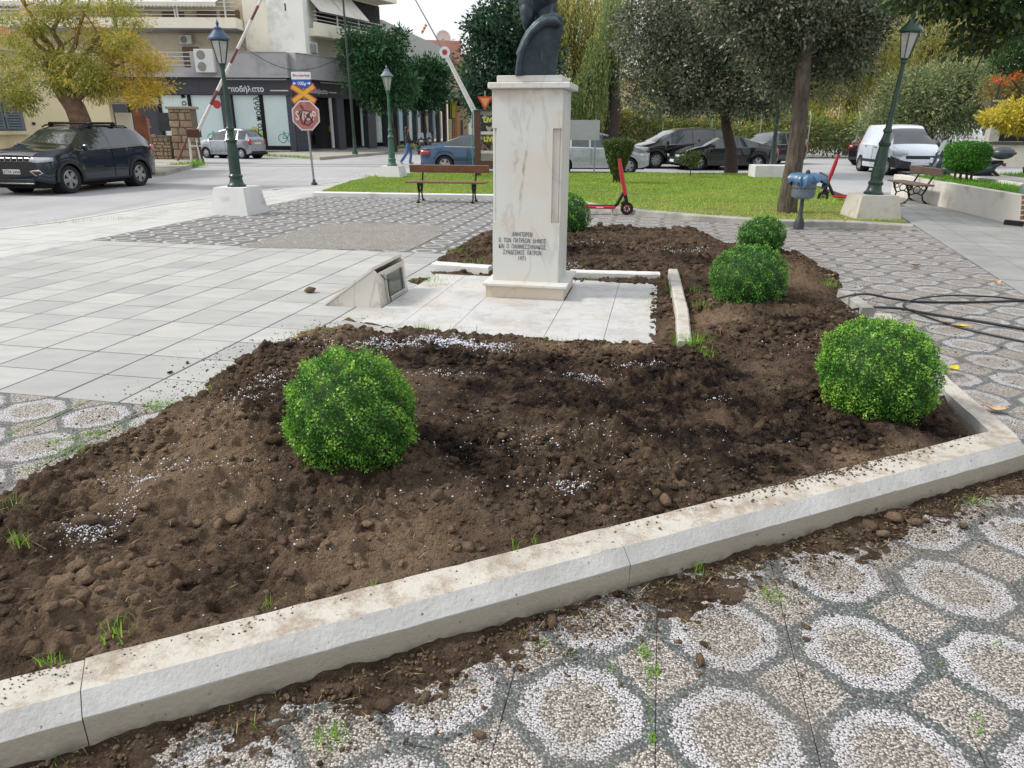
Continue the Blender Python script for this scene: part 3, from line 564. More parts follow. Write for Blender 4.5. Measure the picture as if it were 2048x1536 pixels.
# ---- bust
bz = NG('bronze'); P_ = bz.pos()
_c = bz.ramp(bz.noise(P_, 7, 7, .65), [(.3, srgb('#22292e')), (.6, srgb('#39444a')), (.8, srgb('#586b70'))])
_n = bz.n('SeparateXYZ'); bz.l(bz.n('NewGeometry').outputs['Normal'], _n.inputs[0])
_c = bz.mix(bz.math('MULTIPLY', bz.step(_n.outputs[2], .3, .9), .55), _c, srgb('#5d757c'))
_m2 = bz.n('Mapping'); bz.l(P_, _m2.inputs[0]); _m2.inputs['Scale'].default_value = (14, 14, 1.5)
_c = bz.mix(bz.math('MULTIPLY', bz.step(bz.noise(_m2.outputs[0], 2, 4), .6, .8), .5), _c, srgb('#7d8f92'))
bz.set(_c, .48, .55); bz.bump(bz.noise(P_, 30, 6, .65), .35, .01); bz = bz.m
def ico(bm, c, r, rot=None, sub=3):
    mt = Matrix.Translation(c) @ (rot or Matrix.Identity(4)) @ Matrix.Diagonal((*r, 1)); bmesh.ops.create_icosphere(bm, subdivisions=sub, radius=1, matrix=mt)
def remesh(name, bm, vox, mat, parent=None, smooth=6, loc=None, **kw):
    me = bpy.data.meshes.new('t'); bm.to_mesh(me); bm.free(); o = bpy.data.objects.new('t', me); COL.objects.link(o)
    a = o.modifiers.new('r', 'REMESH'); a.mode = 'VOXEL'; a.voxel_size = vox; a.use_smooth_shade = True
    b = o.modifiers.new('s', 'SMOOTH'); b.iterations = smooth; b.factor = .5; bpy.context.view_layer.update()
    m = bpy.data.meshes.new_from_object(o.evaluated_get(bpy.context.evaluated_depsgraph_get())); bpy.data.objects.remove(o); m.materials.clear(); m.materials.append(mat); m.name = name
    r = bpy.data.objects.new(name, m); COL.objects.link(r); r.parent = parent
    if loc is not None: r.location = loc
    for k, v in kw.items(): r[k] = v
    return r
BY = 7.22
def bp(x, y, dv=0.0):
    p = at(x, y, BY-.2); return Vector((p.x, p.y+.2+dv, p.z))-BO
BO = Vector((at(1075, 150, BY).x, BY, 2.065))
bm = bmesh.new()
prof = [(1030, 151), (1032, 124), (1037, 100), (1046, 77), (1058, 57), (1074, 39), (1091, 27), (1108, 22), (1122, 26), (1128, 36), (1128, 59), (1123, 75), (1118, 91), (1116, 130), (1114, 151)]
def slabp(pts, v0, v1, taper=0.0):
    c = sum((bp(x, y) for x, y in pts), Vector())/len(pts); a = [bm.verts.new(bp(x, y).lerp(c, taper)+Vector((0, v0, 0))) for x, y in pts]; b = [bm.verts.new(bp(x, y)+Vector((0, v1, 0))) for x, y in pts]
    bm.faces.new(a); bm.faces.new(b[::-1])
    for i in range(len(pts)): j = (i+1) % len(pts); bm.faces.new((a[i], b[i], b[j], a[j]))
slabp(prof, -.135, .20)
def rim(pts, rad, dv):
    q = MB(); q.tube([bp(x, y, dv) for x, y in pts], rad, 10); vs = [bm.verts.new(v) for v in q.v]; [bm.faces.new([vs[i] for i in f]) for f in q.f]
rim([(1036, 151), (1038, 126), (1044, 101), (1053, 80), (1064, 64), (1080, 49), (1095, 42), (1110, 43), (1119, 50)], [.030, .030, .032, .034, .036, .040, .042, .040, .03], -.17)
rim([(1036, 110), (1046, 84), (1056, 64), (1070, 47), (1088, 33), (1106, 29), (1121, 36)], .026, -.13)
rim([(1060, 56), (1078, 40), (1100, 28), (1120, 32)], .05, .02)
hd = lambda x, y, dv=0: bp(x, y, dv)
ico(bm, hd(1094, 20), (.085, .085, .18), Matrix.Rotation(.35, 4, 'Y'))            # neck
ico(bm, hd(1082, -38), (.185, .15, .23), Matrix.Rotation(-.15, 4, 'Y'))          # skull
ico(bm, hd(1062, -4), (.11, .105, .13), Matrix.Rotation(-.25, 4, 'Y')); ico(bm, hd(1055, 22, -.03), (.065, .075, .12), Matrix.Rotation(-.12, 4, 'Y'))           # jaw
ico(bm, hd(1051, 38, -.05), (.034, .05, .085), Matrix.Rotation(-.2, 4, 'Y'))             # beard
ico(bm, hd(1041, -22), (.035, .03, .06), Matrix.Rotation(-.3, 4, 'Y'))             # nose
ico(bm, hd(1044, 4), (.025, .05, .016)); ico(bm, hd(1045, 12), (.026, .045, .014)) # lips
ico(bm, hd(1056, -44, -.06), (.05, .05, .02)); ico(bm, hd(1095, -20, -.14), (.035, .018, .06))   # brow, ear
bust = remesh('bronze_bust', bm, .0085, bz, smooth=2); bust.location = BO
tag(bust, 'dark weathered bronze bust with thick collar, head cut off by the top of the photo', 'statue')
# ---- wedge shaped floodlight housing
wl = marble('wedge_marble', '#d4d0c8', '#a9a294', .5)
wg = thing('floodlight_box', 'small wedge shaped marble box with a framed glass front lying left of the monument', 'light box', uv(-2.50, 6.24, 0), TH)
WP = [(-.555, 0), (0, 0), (-.035, .335), (-.062, .356)]
def wside(y0, y1, name, pts=WP, mat=wl):
    m = MB(); n = len(pts); m.add([(x, y0, z) for x, z in pts]+[(x, y1, z) for x, z in pts], [tuple(range(n)), tuple(range(2*n-1, n-1, -1))]+[(i, i+n, (i+1) % n+n, (i+1) % n) for i in range(n)]); return m.obj(name, mat, wg)
wside(0, .03, 'side_panel'); wside(.75, .78, 'side_panel')
m = MB(); m.add([(-.56, -.015, 0), (-.055, -.015, .362), (-.055, .795, .362), (-.56, .795, 0), (-.56, -.015, .022), (-.06, -.015, .386), (-.06, .795, .386), (-.56, .795, .022)], [(3, 2, 1, 0), (4, 5, 6, 7), (0, 1, 5, 4), (2, 3, 7, 6), (1, 2, 6, 5), (3, 0, 4, 7)]); m.obj('sloping_lid', wl, wg)
def wq(y0, y1, t0, t1, off, th, name, mat, bev=.002):
    """piece on the inclined glass side, t along the height"""
    A = Vector((0, 0, 0)); B = Vector((-.035, 0, .33)); d = (B-A).normalized(); n = Vector((d.z, 0, -d.x)); M4 = Matrix(((0, d.x, n.x, 0), (1, d.y, n.y, 0), (0, d.z, n.z, 0), (0, 0, 0, 1)))
    return MB().box(y0, y1, t0, t1, off, off+th, M4, bev=bev).obj(name, mat, wg)
alu = M('aluminium_frame', '#b9bbb8', .4, .3, var=.1); dglass = M('dark_green_glass', '#4b544b', .12, 0, var=.25, scale=8)
wq(.03, .18, .0, .32, -.02, .02, 'front_panel', wl); wq(.68, .75, .0, .32, -.02, .02, 'front_panel', wl); wq(.18, .68, .0, .035, -.02, .02, 'front_panel', wl); wq(.18, .68, .29, .32, -.02, .02, 'front_panel', wl)
gf_ = [wq(.18, .68, .035, .055, .0, .02, 'glass_frame', alu), wq(.18, .68, .275, .295, .0, .02, 'glass_frame', alu), wq(.18, .20, .055, .275, .0, .02, 'glass_frame', alu), wq(.66, .68, .055, .275, .0, .02, 'glass_frame', alu)]
wq(.20, .66, .055, .275, -.012, .01, 'glass_pane', dglass)
MB().tube([(-.03, .12, .30), (-.005, .15, .25), (.02, .175, .24), (.02, .18, .12), (.03, .19, .05), (.03, .2, .02)], .005, 6).obj('cable', M('black_rubber', '#1b1b1c', .6), wg)
# ================================================================ FOLIAGE
def leaf_mat(name, cols, rough=.45, trans=.25, spec=.5):
    g = NG(name); a = g.n('Attribute', attribute_name='rnd').outputs['Fac']
    c = g.ramp(a, [(i/(len(cols)-1), srgb(k)) for i, k in enumerate(cols)])
    g.set(c, rough, **{'Specular IOR Level': spec}); tr = g.n('BsdfTranslucent'); g.l(c, tr.inputs[0])
    ms = g.n('MixShader'); ms.inputs[0].default_value = trans; g.l(g.b.outputs[0], ms.inputs[1]); g.l(tr.outputs[0], ms.inputs[2]); g.l(ms.outputs[0], g.out.inputs[0]); return g.m
def unit(a): return a/np.maximum(np.linalg.norm(a, axis=-1, keepdims=True), 1e-9)
def leaves(pos, axis, nor, L, Wd, rnd, fold=.25):
    """one quad per leaf: base, side, tip, side"""
    axis = unit(axis); side = unit(np.cross(axis, nor)); nn = np.cross(side, axis); L = np.broadcast_to(L, (len(pos),))[:, None]; Wd = np.broadcast_to(Wd, (len(pos),))[:, None]
    b = pos; t = pos+axis*L; m = pos+axis*L*.45+nn*Wd*fold
    v = np.stack([b, m+side*Wd*.5, t, m-side*Wd*.5], 1).reshape(-1, 3); f = np.arange(len(pos)*4).reshape(-1, 4)
    return v, f, np.repeat(rnd, 4)
def gather(lst):
    V_, F_, A_ = [], [], []; b = 0
    for v, f, a in lst: V_.append(v); F_.append(f+b); A_.append(a); b += len(v)
    return np.concatenate(V_), np.concatenate(F_), np.concatenate(A_)
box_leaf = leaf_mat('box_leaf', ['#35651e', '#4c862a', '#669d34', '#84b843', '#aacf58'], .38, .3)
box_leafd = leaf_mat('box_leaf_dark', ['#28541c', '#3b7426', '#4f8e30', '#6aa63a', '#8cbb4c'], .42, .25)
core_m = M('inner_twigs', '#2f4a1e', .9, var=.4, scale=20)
def boxball_mesh(rx, rz, n, leaf, seed, mat, tufts=()):
    r = np.random.default_rng(seed); d = unit(r.normal(size=(n, 3))); d = d[d[:, 2] > -.82]; n = len(d)
    bumpy = 1+.05*np.sin(d@np.array([5, 3, 4.])*2+seed)+.04*np.sin(d@np.array([-4, 6, 2.])*3)+.025*np.sin(d@np.array([7, -5, 6.])*4)
    rad = bumpy*(1-np.abs(r.normal(0, .07, n)))+np.where(r.uniform(size=n) < .06, r.uniform(0, .05, n), 0)
    pos = d*rad[:, None]*np.array([rx, rx, rz])*(1+.05*np.sin(d[:, :1]*2.2+d[:, 2:]*1.7+seed))
    for (tx, ty, tz, tr, tn) in tufts:
        i = r.choice(n, tn, replace=False); e = unit(r.normal(size=(tn, 3))); pos[i] = np.array([tx, ty, tz])+e*tr*r.uniform(.4, 1, (tn, 1))*np.array([1, 1, 1.2]); d[i] = e
    ax = unit(d*.55+r.normal(size=(n, 3))*.75+np.array([0, 0, .25])); nor = unit(d+r.normal(size=(n, 3))*.55)
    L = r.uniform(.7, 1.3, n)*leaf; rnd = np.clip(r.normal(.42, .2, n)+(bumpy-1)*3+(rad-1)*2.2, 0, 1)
    v, f, a = leaves(pos, ax, nor, L, L*.62, rnd); return npmesh('foliage', v, f, mat, attr=a)
def box_ball(px, Y, rx, rz, n, leaf, seed, label, mat, tufts=()):
    c = at(px[0], px[1], Y); gz = float(soil_h(np.array([c.x]), np.array([c.y]))[0])
    t = thing('box_ball', label, 'shrub', (c.x, c.y, gz), random.uniform(0, 3) if False else 0, 'clipped box balls in the flower bed')
    o = link('foliage', boxball_mesh(rx, rz, n, leaf, seed, mat, tufts), t, (0, 0, c.z-gz))
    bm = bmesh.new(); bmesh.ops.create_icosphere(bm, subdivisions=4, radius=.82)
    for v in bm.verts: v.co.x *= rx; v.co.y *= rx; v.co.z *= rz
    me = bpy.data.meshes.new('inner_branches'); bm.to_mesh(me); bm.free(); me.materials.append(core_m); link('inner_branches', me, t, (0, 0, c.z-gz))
    MB().tube([(0, 0, -.05), (.01, 0, .06), (0, .01, .2)], .018, 7).obj('stem', M('twig_bark', '#5a4a38', .9), t); return t
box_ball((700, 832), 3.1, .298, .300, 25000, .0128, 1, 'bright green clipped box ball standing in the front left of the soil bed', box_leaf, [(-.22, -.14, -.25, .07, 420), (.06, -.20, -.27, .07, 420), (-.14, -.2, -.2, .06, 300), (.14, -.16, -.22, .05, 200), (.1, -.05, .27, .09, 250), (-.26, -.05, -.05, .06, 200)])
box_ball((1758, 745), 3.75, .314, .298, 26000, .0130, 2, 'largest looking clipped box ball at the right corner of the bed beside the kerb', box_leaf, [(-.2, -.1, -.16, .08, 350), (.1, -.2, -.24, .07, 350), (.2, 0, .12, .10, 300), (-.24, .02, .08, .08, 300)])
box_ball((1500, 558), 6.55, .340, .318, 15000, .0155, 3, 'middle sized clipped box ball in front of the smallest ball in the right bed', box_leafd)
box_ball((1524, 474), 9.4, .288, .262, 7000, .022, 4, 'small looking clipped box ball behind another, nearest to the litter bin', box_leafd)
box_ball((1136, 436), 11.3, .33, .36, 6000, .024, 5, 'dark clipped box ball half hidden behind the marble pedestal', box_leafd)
# ---- grass
grass_m = leaf_mat('grass_blades', ['#4d7a22', '#6a9a2c', '#86b53a', '#a3c552', '#b9b46a'], .5, .35, .3)
lawn_m = leaf_mat('lawn_blades', ['#6d9230', '#88ac3a', '#a3c24c', '#b8bc64', '#c9b678'], .6, .3, .2)
def blades(x, y, z, h, w, rnd, r, lean=.5, seg=3):
    n = len(x); a = r.uniform(0, 2*PI, n); d = np.stack([np.cos(a), np.sin(a), 0*a], 1); s = np.stack([-np.sin(a), np.cos(a), 0*a], 1)
    le = r.uniform(.1, 1, n)*lean; p = np.stack([x, y, z], 1); rows = []
    for k in range(seg+1):
        t = k/seg; c = p+d*(le*h*t*t)[:, None]+np.array([0, 0, 1])*(h*(t-.35*le*t*t))[:, None]; ww = (w*(1-t**1.6)*.5+1e-5)[:, None]
        rows.append(np.stack([c-s*ww, c+s*ww], 1))
    v = np.stack(rows, 1).reshape(-1, 3); base = np.arange(n)[:, None, None]*(2*(seg+1)); q = np.array([[2*k, 2*k+1, 2*k+3, 2*k+2] for k in range(seg)])[None]
    return v, (base+q).reshape(-1, 4), np.repeat(rnd, 2*(seg+1))
GR = np.random.default_rng(3); lst = []
def tuft(px_, py_, n, rad, h, z=None, col=.4, ww=.004, lean=.8):
    c = gp(px_, py_, .0 if z is None else z)
    if z is None:
        zz = float(soil_h(np.array([c.x]), np.array([c.y]))[0]) if inpoly(np.array([c.x]), np.array([c.y]), BEDXY)[0] else 0.0
        zz = max(zz, 0); c = gp(px_, py_, zz)
    if z is None and zz > .02: n = int(n*1.3); h *= 1.25
    x = c.x+GR.normal(0, rad, n); y = c.y+GR.normal(0, rad, n)*.9
    lst.append(blades(x, y, np.full(n, c.z-.005), GR.uniform(.4, 1.2, n)*h, GR.uniform(.6, 1.4, n)*ww, np.clip(GR.normal(col, .18, n), 0, 1), GR, lean))
for a in [(630, 684, 160, .07, .11), (470, 740, 40, .05, .05), (540, 712, 60, .06, .06), (430, 775, 30, .05, .04), (260, 850, 50, .05, .04), (110, 965, 60, .05, .06), (60, 1000, 50, .04, .07), (700, 665, 60, .07, .06), (1120, 690, 50, .1, .04), (1060, 685, 50, .1, .04), (165, 925, 40, .025, .10), (620, 690, 150, .06, .10), (590, 700, 80, .05, .07), (315, 812, 190, .055, .035), (350, 808, 60, .03, .03), (395, 793, 16, .012, .06), (215, 890, 20, .02, .05), (130, 900, 60, .05, .04), (185, 870, 120, .06, .02), (80, 945, 30, .03, .03), (15, 1040, 50, .03, .09), (40, 1090, 14, .015, .06), (20, 1015, 40, .03, .06), (230, 1265, 24, .03, .035), (120, 1320, 14, .02, .03), (90, 1325, 10, .012, .03), (845, 665, 90, .07, .07), (780, 655, 60, .08, .05), (1000, 675, 50, .12, .04), (930, 672, 50, .10, .05), (1220, 700, 40, .06, .05), (1290, 705, 40, .06, .06), (1390, 700, 110, .05, .13), (1365, 695, 50, .03, .12), (1410, 715, 50, .05, .08), (1345, 570, 30, .04, .08), (1400, 610, 40, .06, .06), (1295, 600, 60, .06, .05), (1655, 570, 36, .05, .08), (1390, 580, 40, .08, .06), (940, 510, 120, .12, .08), (915, 500, 60, .12, .06), (960, 525, 40, .1, .06), (1345, 580, 30, .05, .08), (1180, 560, 20, .05, .05), (740, 640, 40, .06, .05), (860, 560, 90, .12, .04), (870, 570, 40, .08, .03), (820, 590, 60, .07, .025),
          (660, 1472, 70, .028, .045), (1290, 1310, 46, .014, .035), (1305, 1345, 46, .016, .03), (1305, 1475, 40, .010, .02), (1555, 1195, 70, .03, .03), (1530, 1190, 30, .02, .03), (1945, 1005, 46, .035, .05), (1640, 1195, 10, .02, .03), (1395, 1140, 7, .01, .09), (1400, 1150, 6, .012, .07), (510, 1460, 7, .008, .06), (1745, 1225, 16, .02, .015), (1820, 1240, 12, .02, .012), (1880, 1325, 18, .01, .014), (1955, 1440, 20, .012, .02), (1960, 1465, 16, .01, .02), (1220, 1340, 12, .012, .03), (1142, 1308, 16, .014, .03), (1085, 1290, 16, .014, .04), (1930, 820, 24, .05, .02), (440, 1290, 6, .01, .05), (120, 1530, 40, .03, .03), (705, 1365, 10, .02, .04), (1030, 1100, 5, .01, .06), (1070, 1085, 4, .006, .05), (690, 1215, 10, .015, .04), (745, 1190, 4, .006, .08), (535, 1220, 8, .01, .06), (340, 1320, 8, .01, .04), (1990, 1290, 10, .01, .02)]: tuft(*a)
# grass growing along the joints of the paving
def strip(p0, p1, n, rad, h, col=.35):
    A, B = gp(*p0), gp(*p1); t = GR.uniform(0, 1, n); x = A.x+(B.x-A.x)*t+GR.normal(0, rad, n); y = A.y+(B.y-A.y)*t+GR.normal(0, rad, n)
    lst.append(blades(x, y, np.full(n, -.004), GR.uniform(.4, 1.2, n)*h, GR.uniform(.6, 1.4, n)*.003, np.clip(GR.normal(col, .18, n), 0, 1), GR, .9))
strip((20, 868), (170, 805), 420, .008, .016); strip((90, 890), (200, 862), 300, .015, .02); strip((130, 886), (215, 862), 160, .02, .02); strip((60, 940), (110, 915), 120, .02, .02); strip((1290, 1250), (1303, 1500), 160, .004, .014, .4); strip((60, 450), (250, 438), 160, .06, .10); strip((640, 398), (980, 405), 240, .03, .05, .5)
strip((250, 436), (620, 374), 200, .03, .05, .5); strip((1240, 432), (1500, 452), 60, .03, .04, .5); strip((1850, 420), (1990, 452), 160, .05, .05, .7); strip((1300, 1180), (1900, 1010), 120, .03, .03, .6); strip((200, 1500), (1200, 1200), 120, .04, .03, .6)
v, f, a = gather(lst); link('weed_grass', npmesh('weed_grass', v, f, grass_m, attr=a), kind='stuff')
lg = MB(); LXY = [(p.x, p.y) for p in LAWN]; lawn_soil = M('lawn_ground', '#5c6a2c', .95, var=.4, scale=2.5, bump=.5, bscale=20, dirt=(srgb('#8b7a4c'), .5), dscale=.7)
lg.prism(LXY, -.03, .06); lawn = lg.obj('lawn', lawn_soil, kind='structure')
n = 190000; x = GR.uniform(-6, 12, n); y = 12+ (30-12)*GR.uniform(0, 1, n)**1.35; k = inpoly(x, y, LXY) & (edist(x, y, LXY[:9], False) > .29); x, y = x[k], y[k]
dry = np.clip((18.5-y)/6, 0, 1)*np.clip(vnoise(x, y, .5, 41)*.4+.75, 0, 1)*np.where(x > 2, 1, .1)
thin = GR.uniform(size=len(x)) > dry*.35; x, y, dry = x[thin], y[thin], dry[thin]
h = GR.uniform(.025, .065, len(x))*(1+.25*vnoise(x, y, 1.2, 42)); w = .006+.0006*y
v, f, a = blades(x, y, np.full(len(x), .05), h, w, np.clip(GR.normal(.30, .14, len(x))+dry*.5+vnoise(x, y, .7, 43)*.10, 0, 1), GR, .9, 2)
link('lawn_grass', npmesh('lawn_grass', v, f, lawn_m, attr=a), kind='stuff')
# dry stalks and straw on the soil
st = []; straw = leaf_mat('straw', ['#8a7a55', '#a8946a', '#c2ae84'], .7, .1, .2)
x, y = scatter_bed(1500, 9, 77); z = soil_h(x, y)+.006; a = GR.uniform(0, 6.28, len(x)); ax = np.stack([np.cos(a), np.sin(a), GR.uniform(-.1, .5, len(x))], 1)
st.append(leaves(np.stack([x, y, z], 1), ax, np.tile([0, 0, 1.], (len(x), 1)), GR.uniform(.015, .075, len(x)), .0022, GR.uniform(0, 1, len(x))))
n = 260; t = GR.uniform(-1.6, 4, n); nn_ = 1.83-np.abs(GR.normal(0, .2, n)); x = t*KD.x+nn_*KN.x; y = t*KD.y+nn_*KN.y; a = GR.uniform(0, 6.28, n); ax = np.stack([np.cos(a), np.sin(a), GR.uniform(0, .25, n)], 1)
st.append(leaves(np.stack([x, y, np.full(n, .012)], 1), ax, np.tile([0, 0, 1.], (n, 1)), GR.uniform(.02, .08, n), .0024, GR.uniform(0, 1, n)))
v, f, a = gather(st); link('dry_stalks', npmesh('dry_stalks', v, f, straw, attr=a), kind='stuff')
# ---- fallen leaves
def fallen(px_, z, L, Wd, col, label, rz, curl=.25, stalk=True):
    c = gp(px_[0], px_[1], z); t = thing('fallen_leaf', label, 'leaf', c, rz, 'fallen leaves'); m = MB(); n = 8; vs = []
    for i in range(n+1):
        s = i/n; w = Wd*math.sin(PI*min(1, s*.96+.03))**.8*.5; zz = curl*L*(s-.5)**2*2+.004
        for q in (-1, -.5, 0, .5, 1): vs.append((L*(s-.5), w*q*(1+.12*math.sin(i*2.3+q)), zz+abs(q)*w*.5))
    fs = [(i*5+j, i*5+j+1, (i+1)*5+j+1, (i+1)*5+j) for i in range(n) for j in range(4)]
    m.add(vs, fs); b = m.obj('blade', col, t, smooth=60)
    s_ = b.modifiers.new('thick', 'SOLIDIFY'); s_.thickness = .0008
    if stalk: MB().tube([(-L*.5, 0, curl*L*.5+.004), (-L*.65, .004, .012), (-L*.78, .01, .003)], .0018, 5).obj('stalk', M('leaf_stalk', '#9a7a4a', .7), t)
lm = lambda n, a, b: M(n, a, .55, var=.2, scale=30, dirt=(srgb(b), .6), dscale=25)
yl = lm('yellow_leaf', '#c9b52e', '#7a9a2e'); tl = lm('tan_leaf', '#c7a57c', '#8d6a48'); bl = lm('brown_leaf', '#7d5240', '#4e342a'); ol = lm('pale_yellow_leaf', '#cdb45a', '#b0793a')
fallen((1905, 742), .03, .12, .075, yl, 'yellow green leaf leaning on the kerb beside the large right hand box ball', .7, .5)
fallen((1925, 655), .008, .13, .07, ol, 'yellow leaf on the paving lying under the black hose', -.25); fallen((1895, 648), .006, .10, .05, bl, 'reddish brown leaf beside the yellow one under the hose', -.1)
fallen((1990, 822), .012, .13, .06, tl, 'dry tan leaf curled on the paving by the right kerb corner', -.45, .5); fallen((1993, 568), .015, .11, .06, tl, 'small dry leaf alone on the right hand paving', .2, .8)
fallen((1530, 672), .09, .10, .04, tl, 'pale dry leaf lying on the soil in front of the middle box ball', -.15); fallen((1657, 553), .07, .13, .06, yl, 'yellow leaf among weeds at the edge of the right bed', .1)
fallen((1440, 672), .11, .13, .05, bl, 'brown upright curled leaf on the soil beside the broken white kerb', 1.3, .9); fallen((1490, 622), .12, .13, .05, bl, 'brown leaf under the front of the middle box ball', 1.0, .9); fallen((1605, 520), .07, .12, .06, bl, 'dark brown leaf standing at the back edge of the bed', 1.2, .9)
fallen((1832, 532), .01, .14, .06, bl, 'reddish leaf lying far out on the mosaic paving', .2)
# ---- black hose
hm = M('black_hose', '#1d1f22', .38, var=.2)
hs = MB()
def hz(pts, r=.011):
    P = [gp(x, y, z) for x, y, z in pts]; out = []
    for i in range(len(P)-1):
        p0, p1, p2, p3 = P[max(i-1, 0)], P[i], P[i+1], P[min(i+2, len(P)-1)]
        for k in range(6):
            t = k/6; out.append(.5*((2*p1)+(p2-p0)*t+(2*p0-5*p1+4*p2-p3)*t*t+(3*p1-p0-3*p2+p3)*t**3))
    out.append(P[-1]); hs.tube(out, r, 8)
hz([(1652, 612, .06), (1680, 596, .10), (1730, 588, .09), (1790, 598, .03), (1850, 604, .013), (1950, 604, .013), (2048, 601, .013), (2180, 598, .013)])
hz([(1696, 621, .05), (1740, 615, .06), (1800, 617, .035), (1860, 628, .013), (1960, 643, .013), (2048, 658, .013), (2180, 680, .013)], .012)
hz([(2150, 606, .013), (2048, 600, .013), (1990, 594, .02), (1900, 591, .03), (1840, 597, .03), (1810, 606, .016), (1812, 616, .012), (1850, 632, .012), (1920, 655, .012), (2048, 683, .012), (2180, 712, .012)], .009)
o = hs.obj('garden_hose', hm, smooth=60); tag(o, 'black rubber hose looped across the mosaic paving on the right', 'hose')
# ================================================================ STREET FURNITURE
grn = M('dark_green_iron', '#20392f', .42, .2, var=.2, scale=4, coat=.2); grnt = M('green_iron_faded', '#3b6152', .5, .1, var=.2, scale=4); bluecap = M('faded_blue_cap', '#2d4763', .45, .1, var=.2)
lglass = M('frosted_lantern_glass', '#a9a9a3', .35, 0, var=.12, scale=9); iron = M('black_cast_iron', '#17191a', .5, .4, var=.2)
bolt = M('steel', '#8b8d8f', .4, .7, var=.2)
def street_lamp(base, label, capm, polem, pw, ph, lamph, tilt=(0, 0), rz=TH, pedm=None, taper=.78, wrap=False):
    """lamp with concrete pedestal; lamph = height of the very top over the pedestal"""
    t = thing('street_lamp', label, 'street lamp', base, rz, 'old style lamp posts'); pedm = pedm or whitew
    a, b = pw/2, pw/2*taper; m = MB(); m.add([(-a, -a, -.03), (a, -a, -.03), (a, a, -.03), (-a, a, -.03), (-b, -b, ph), (b, -b, ph), (b, b, ph), (-b, b, ph)], [(3, 2, 1, 0), (4, 5, 6, 7), (0, 1, 5, 4), (1, 2, 6, 5), (2, 3, 7, 6), (3, 0, 4, 7)]); m.obj('pedestal', pedm, t)
    R = Matrix.Translation((0, 0, ph)) @ Matrix.Rotation(tilt[0], 4, 'X') @ Matrix.Rotation(tilt[1], 4, 'Y'); H = lamph; s = H/2.85
    prof = [(.17, 0), (.17, .03), (.135, .06), (.12, .12), (.115, .15), (.13, .17), (.13, .20), (.105, .23), (.10, .62), (.085, .78), (.10, .80), (.105, .84), (.085, .86), (.065, .92), (.06, 1.0), (.078, 1.02), (.078, 1.05), (.055, 1.08), (.045, 1.3), (.036, 2.06), (.055, 2.08), (.055, 2.11), (.04, 2.13)]
    MB().lathe([(r, z*s) for r, z in prof], 18, R).obj('pole', polem, t, smooth=35)
    for k in range(4):
        w = PI/4+k*PI/2; MB().box(-.022, .022, -.022, .022, 0, .035, R @ Matrix.Translation((.15*math.cos(w), .15*math.sin(w), .0)), bev=.005).obj('anchor_bolt', iron, t)
    z0, z1 = 2.13*s, 2.52*s; r0, r1 = .075, .165
    ln = MB().lathe([(.045, z0-.02), (.08, z0), (.08, z0+.02)], 6, R).obj('lantern_base', polem, t)
    MB().lathe([(r0-.004, z0+.02), (r1-.006, z1)], 6, R).obj('lantern_glass', lglass, t)
    fr = MB()
    for k in range(6):
        w = 2*PI*k/6; fr.tube([R @ Vector((r0*math.cos(w), r0*math.sin(w), z0+.02)), R @ Vector((r1*math.cos(w), r1*math.sin(w), z1))], .009, 5)
    fr.lathe([(r1+.008, z1-.012), (r1+.012, z1+.012)], 6, R, caps=True)
    fr.obj('lantern_frame', polem, t)
    MB().lathe([(.205, z1+.012), (.20, z1+.04), (.13, z1+.12), (.085, z1+.17), (.08, z1+.21), (.05, z1+.225), (.018, z1+.235), (.022, z1+.27), (.03, z1+.29), (.012, z1+.33), (.002, z1+.36)], 12, R).obj('lantern_roof', capm, t, smooth=30)
    if wrap:
        MB().lathe([(.107, .30), (.113, .31), (.112, .47), (.106, .48)], 14, R, caps=False).obj('tape_band', polem, t)
    return t
b = gp(478, 428); p = Vector((-5.36, 14.35, 0))
street_lamp(p, 'green lamp post with bluish cap on a clean white pedestal beside the sidewalk', bluecap, grn, .80, .51, 2.90, (0, -.0), TH)
street_lamp(Vector((-3.98, 24.6, 0)), 'farther faded green lamp post on a white pedestal at the corner of the lawn', M('grey_cap', '#6b7480', .5), grnt, .80, .40, 3.05, (0, -.012), TH)
dirtyw = M('stained_white_concrete', '#bdbab2', .8, var=.12, scale=3, bump=.4, bscale=25, dirt=(srgb('#8f887a'), .55), dscale=3)
street_lamp(Vector((6.72, 13.75, .05)), 'tall dark green lamp post leaning right on a stained white pedestal, beside the right path', grn, grn, .82, .42, 3.08, (0, .062), TH*.2, dirtyw, .80, True)
def far_pole(x, yb, ytop, Y, r, label, mat, base=None, z0=RZ, name='utility_pole', cat='pole'):
    A, B = at(x[0], yb, Y), at(x[1], ytop, Y); A.z = z0; t = thing(name, label, cat, A)
    MB().lathe([(r*2.2, -.02), (r*2.0, .25), (r*1.3, .35), (r*1.2, 1.0), (r, 1.1)], 12).obj('base', mat, t, smooth=40)
    MB().tube([(0, 0, .3), B-A], [r, r*.6], 10).obj('pole', mat, t, smooth=40); return t
lp = far_pole((1542, 1568), 345, 120, 30.5, .09, 'dark post with flared foot standing on a pale block among the dark parked cars', grn)
o = MB().box(-.75, .75, -.35, .35, 0, .45, bev=.02).obj('concrete_block', whitew); o.location = gp(1545, 357); tag(o, 'long low whitewashed concrete block at the back right corner of the lawn', 'block')
far_pole((266, 213), 262, -60, 30.0, .10, 'leaning dark green pole rising behind the black car through the yellow tree', grn)
far_pole((710, 683), 303, -40, 44.0, .085, 'slim dark green pole on the pavement in front of the corner shop', grn)
tb = far_pole((1962, 2002), 310, 160, 21.0, .05, 'dark slanted post behind the parked motor scooter', M('dark_steel', '#2b3036', .5, .4))
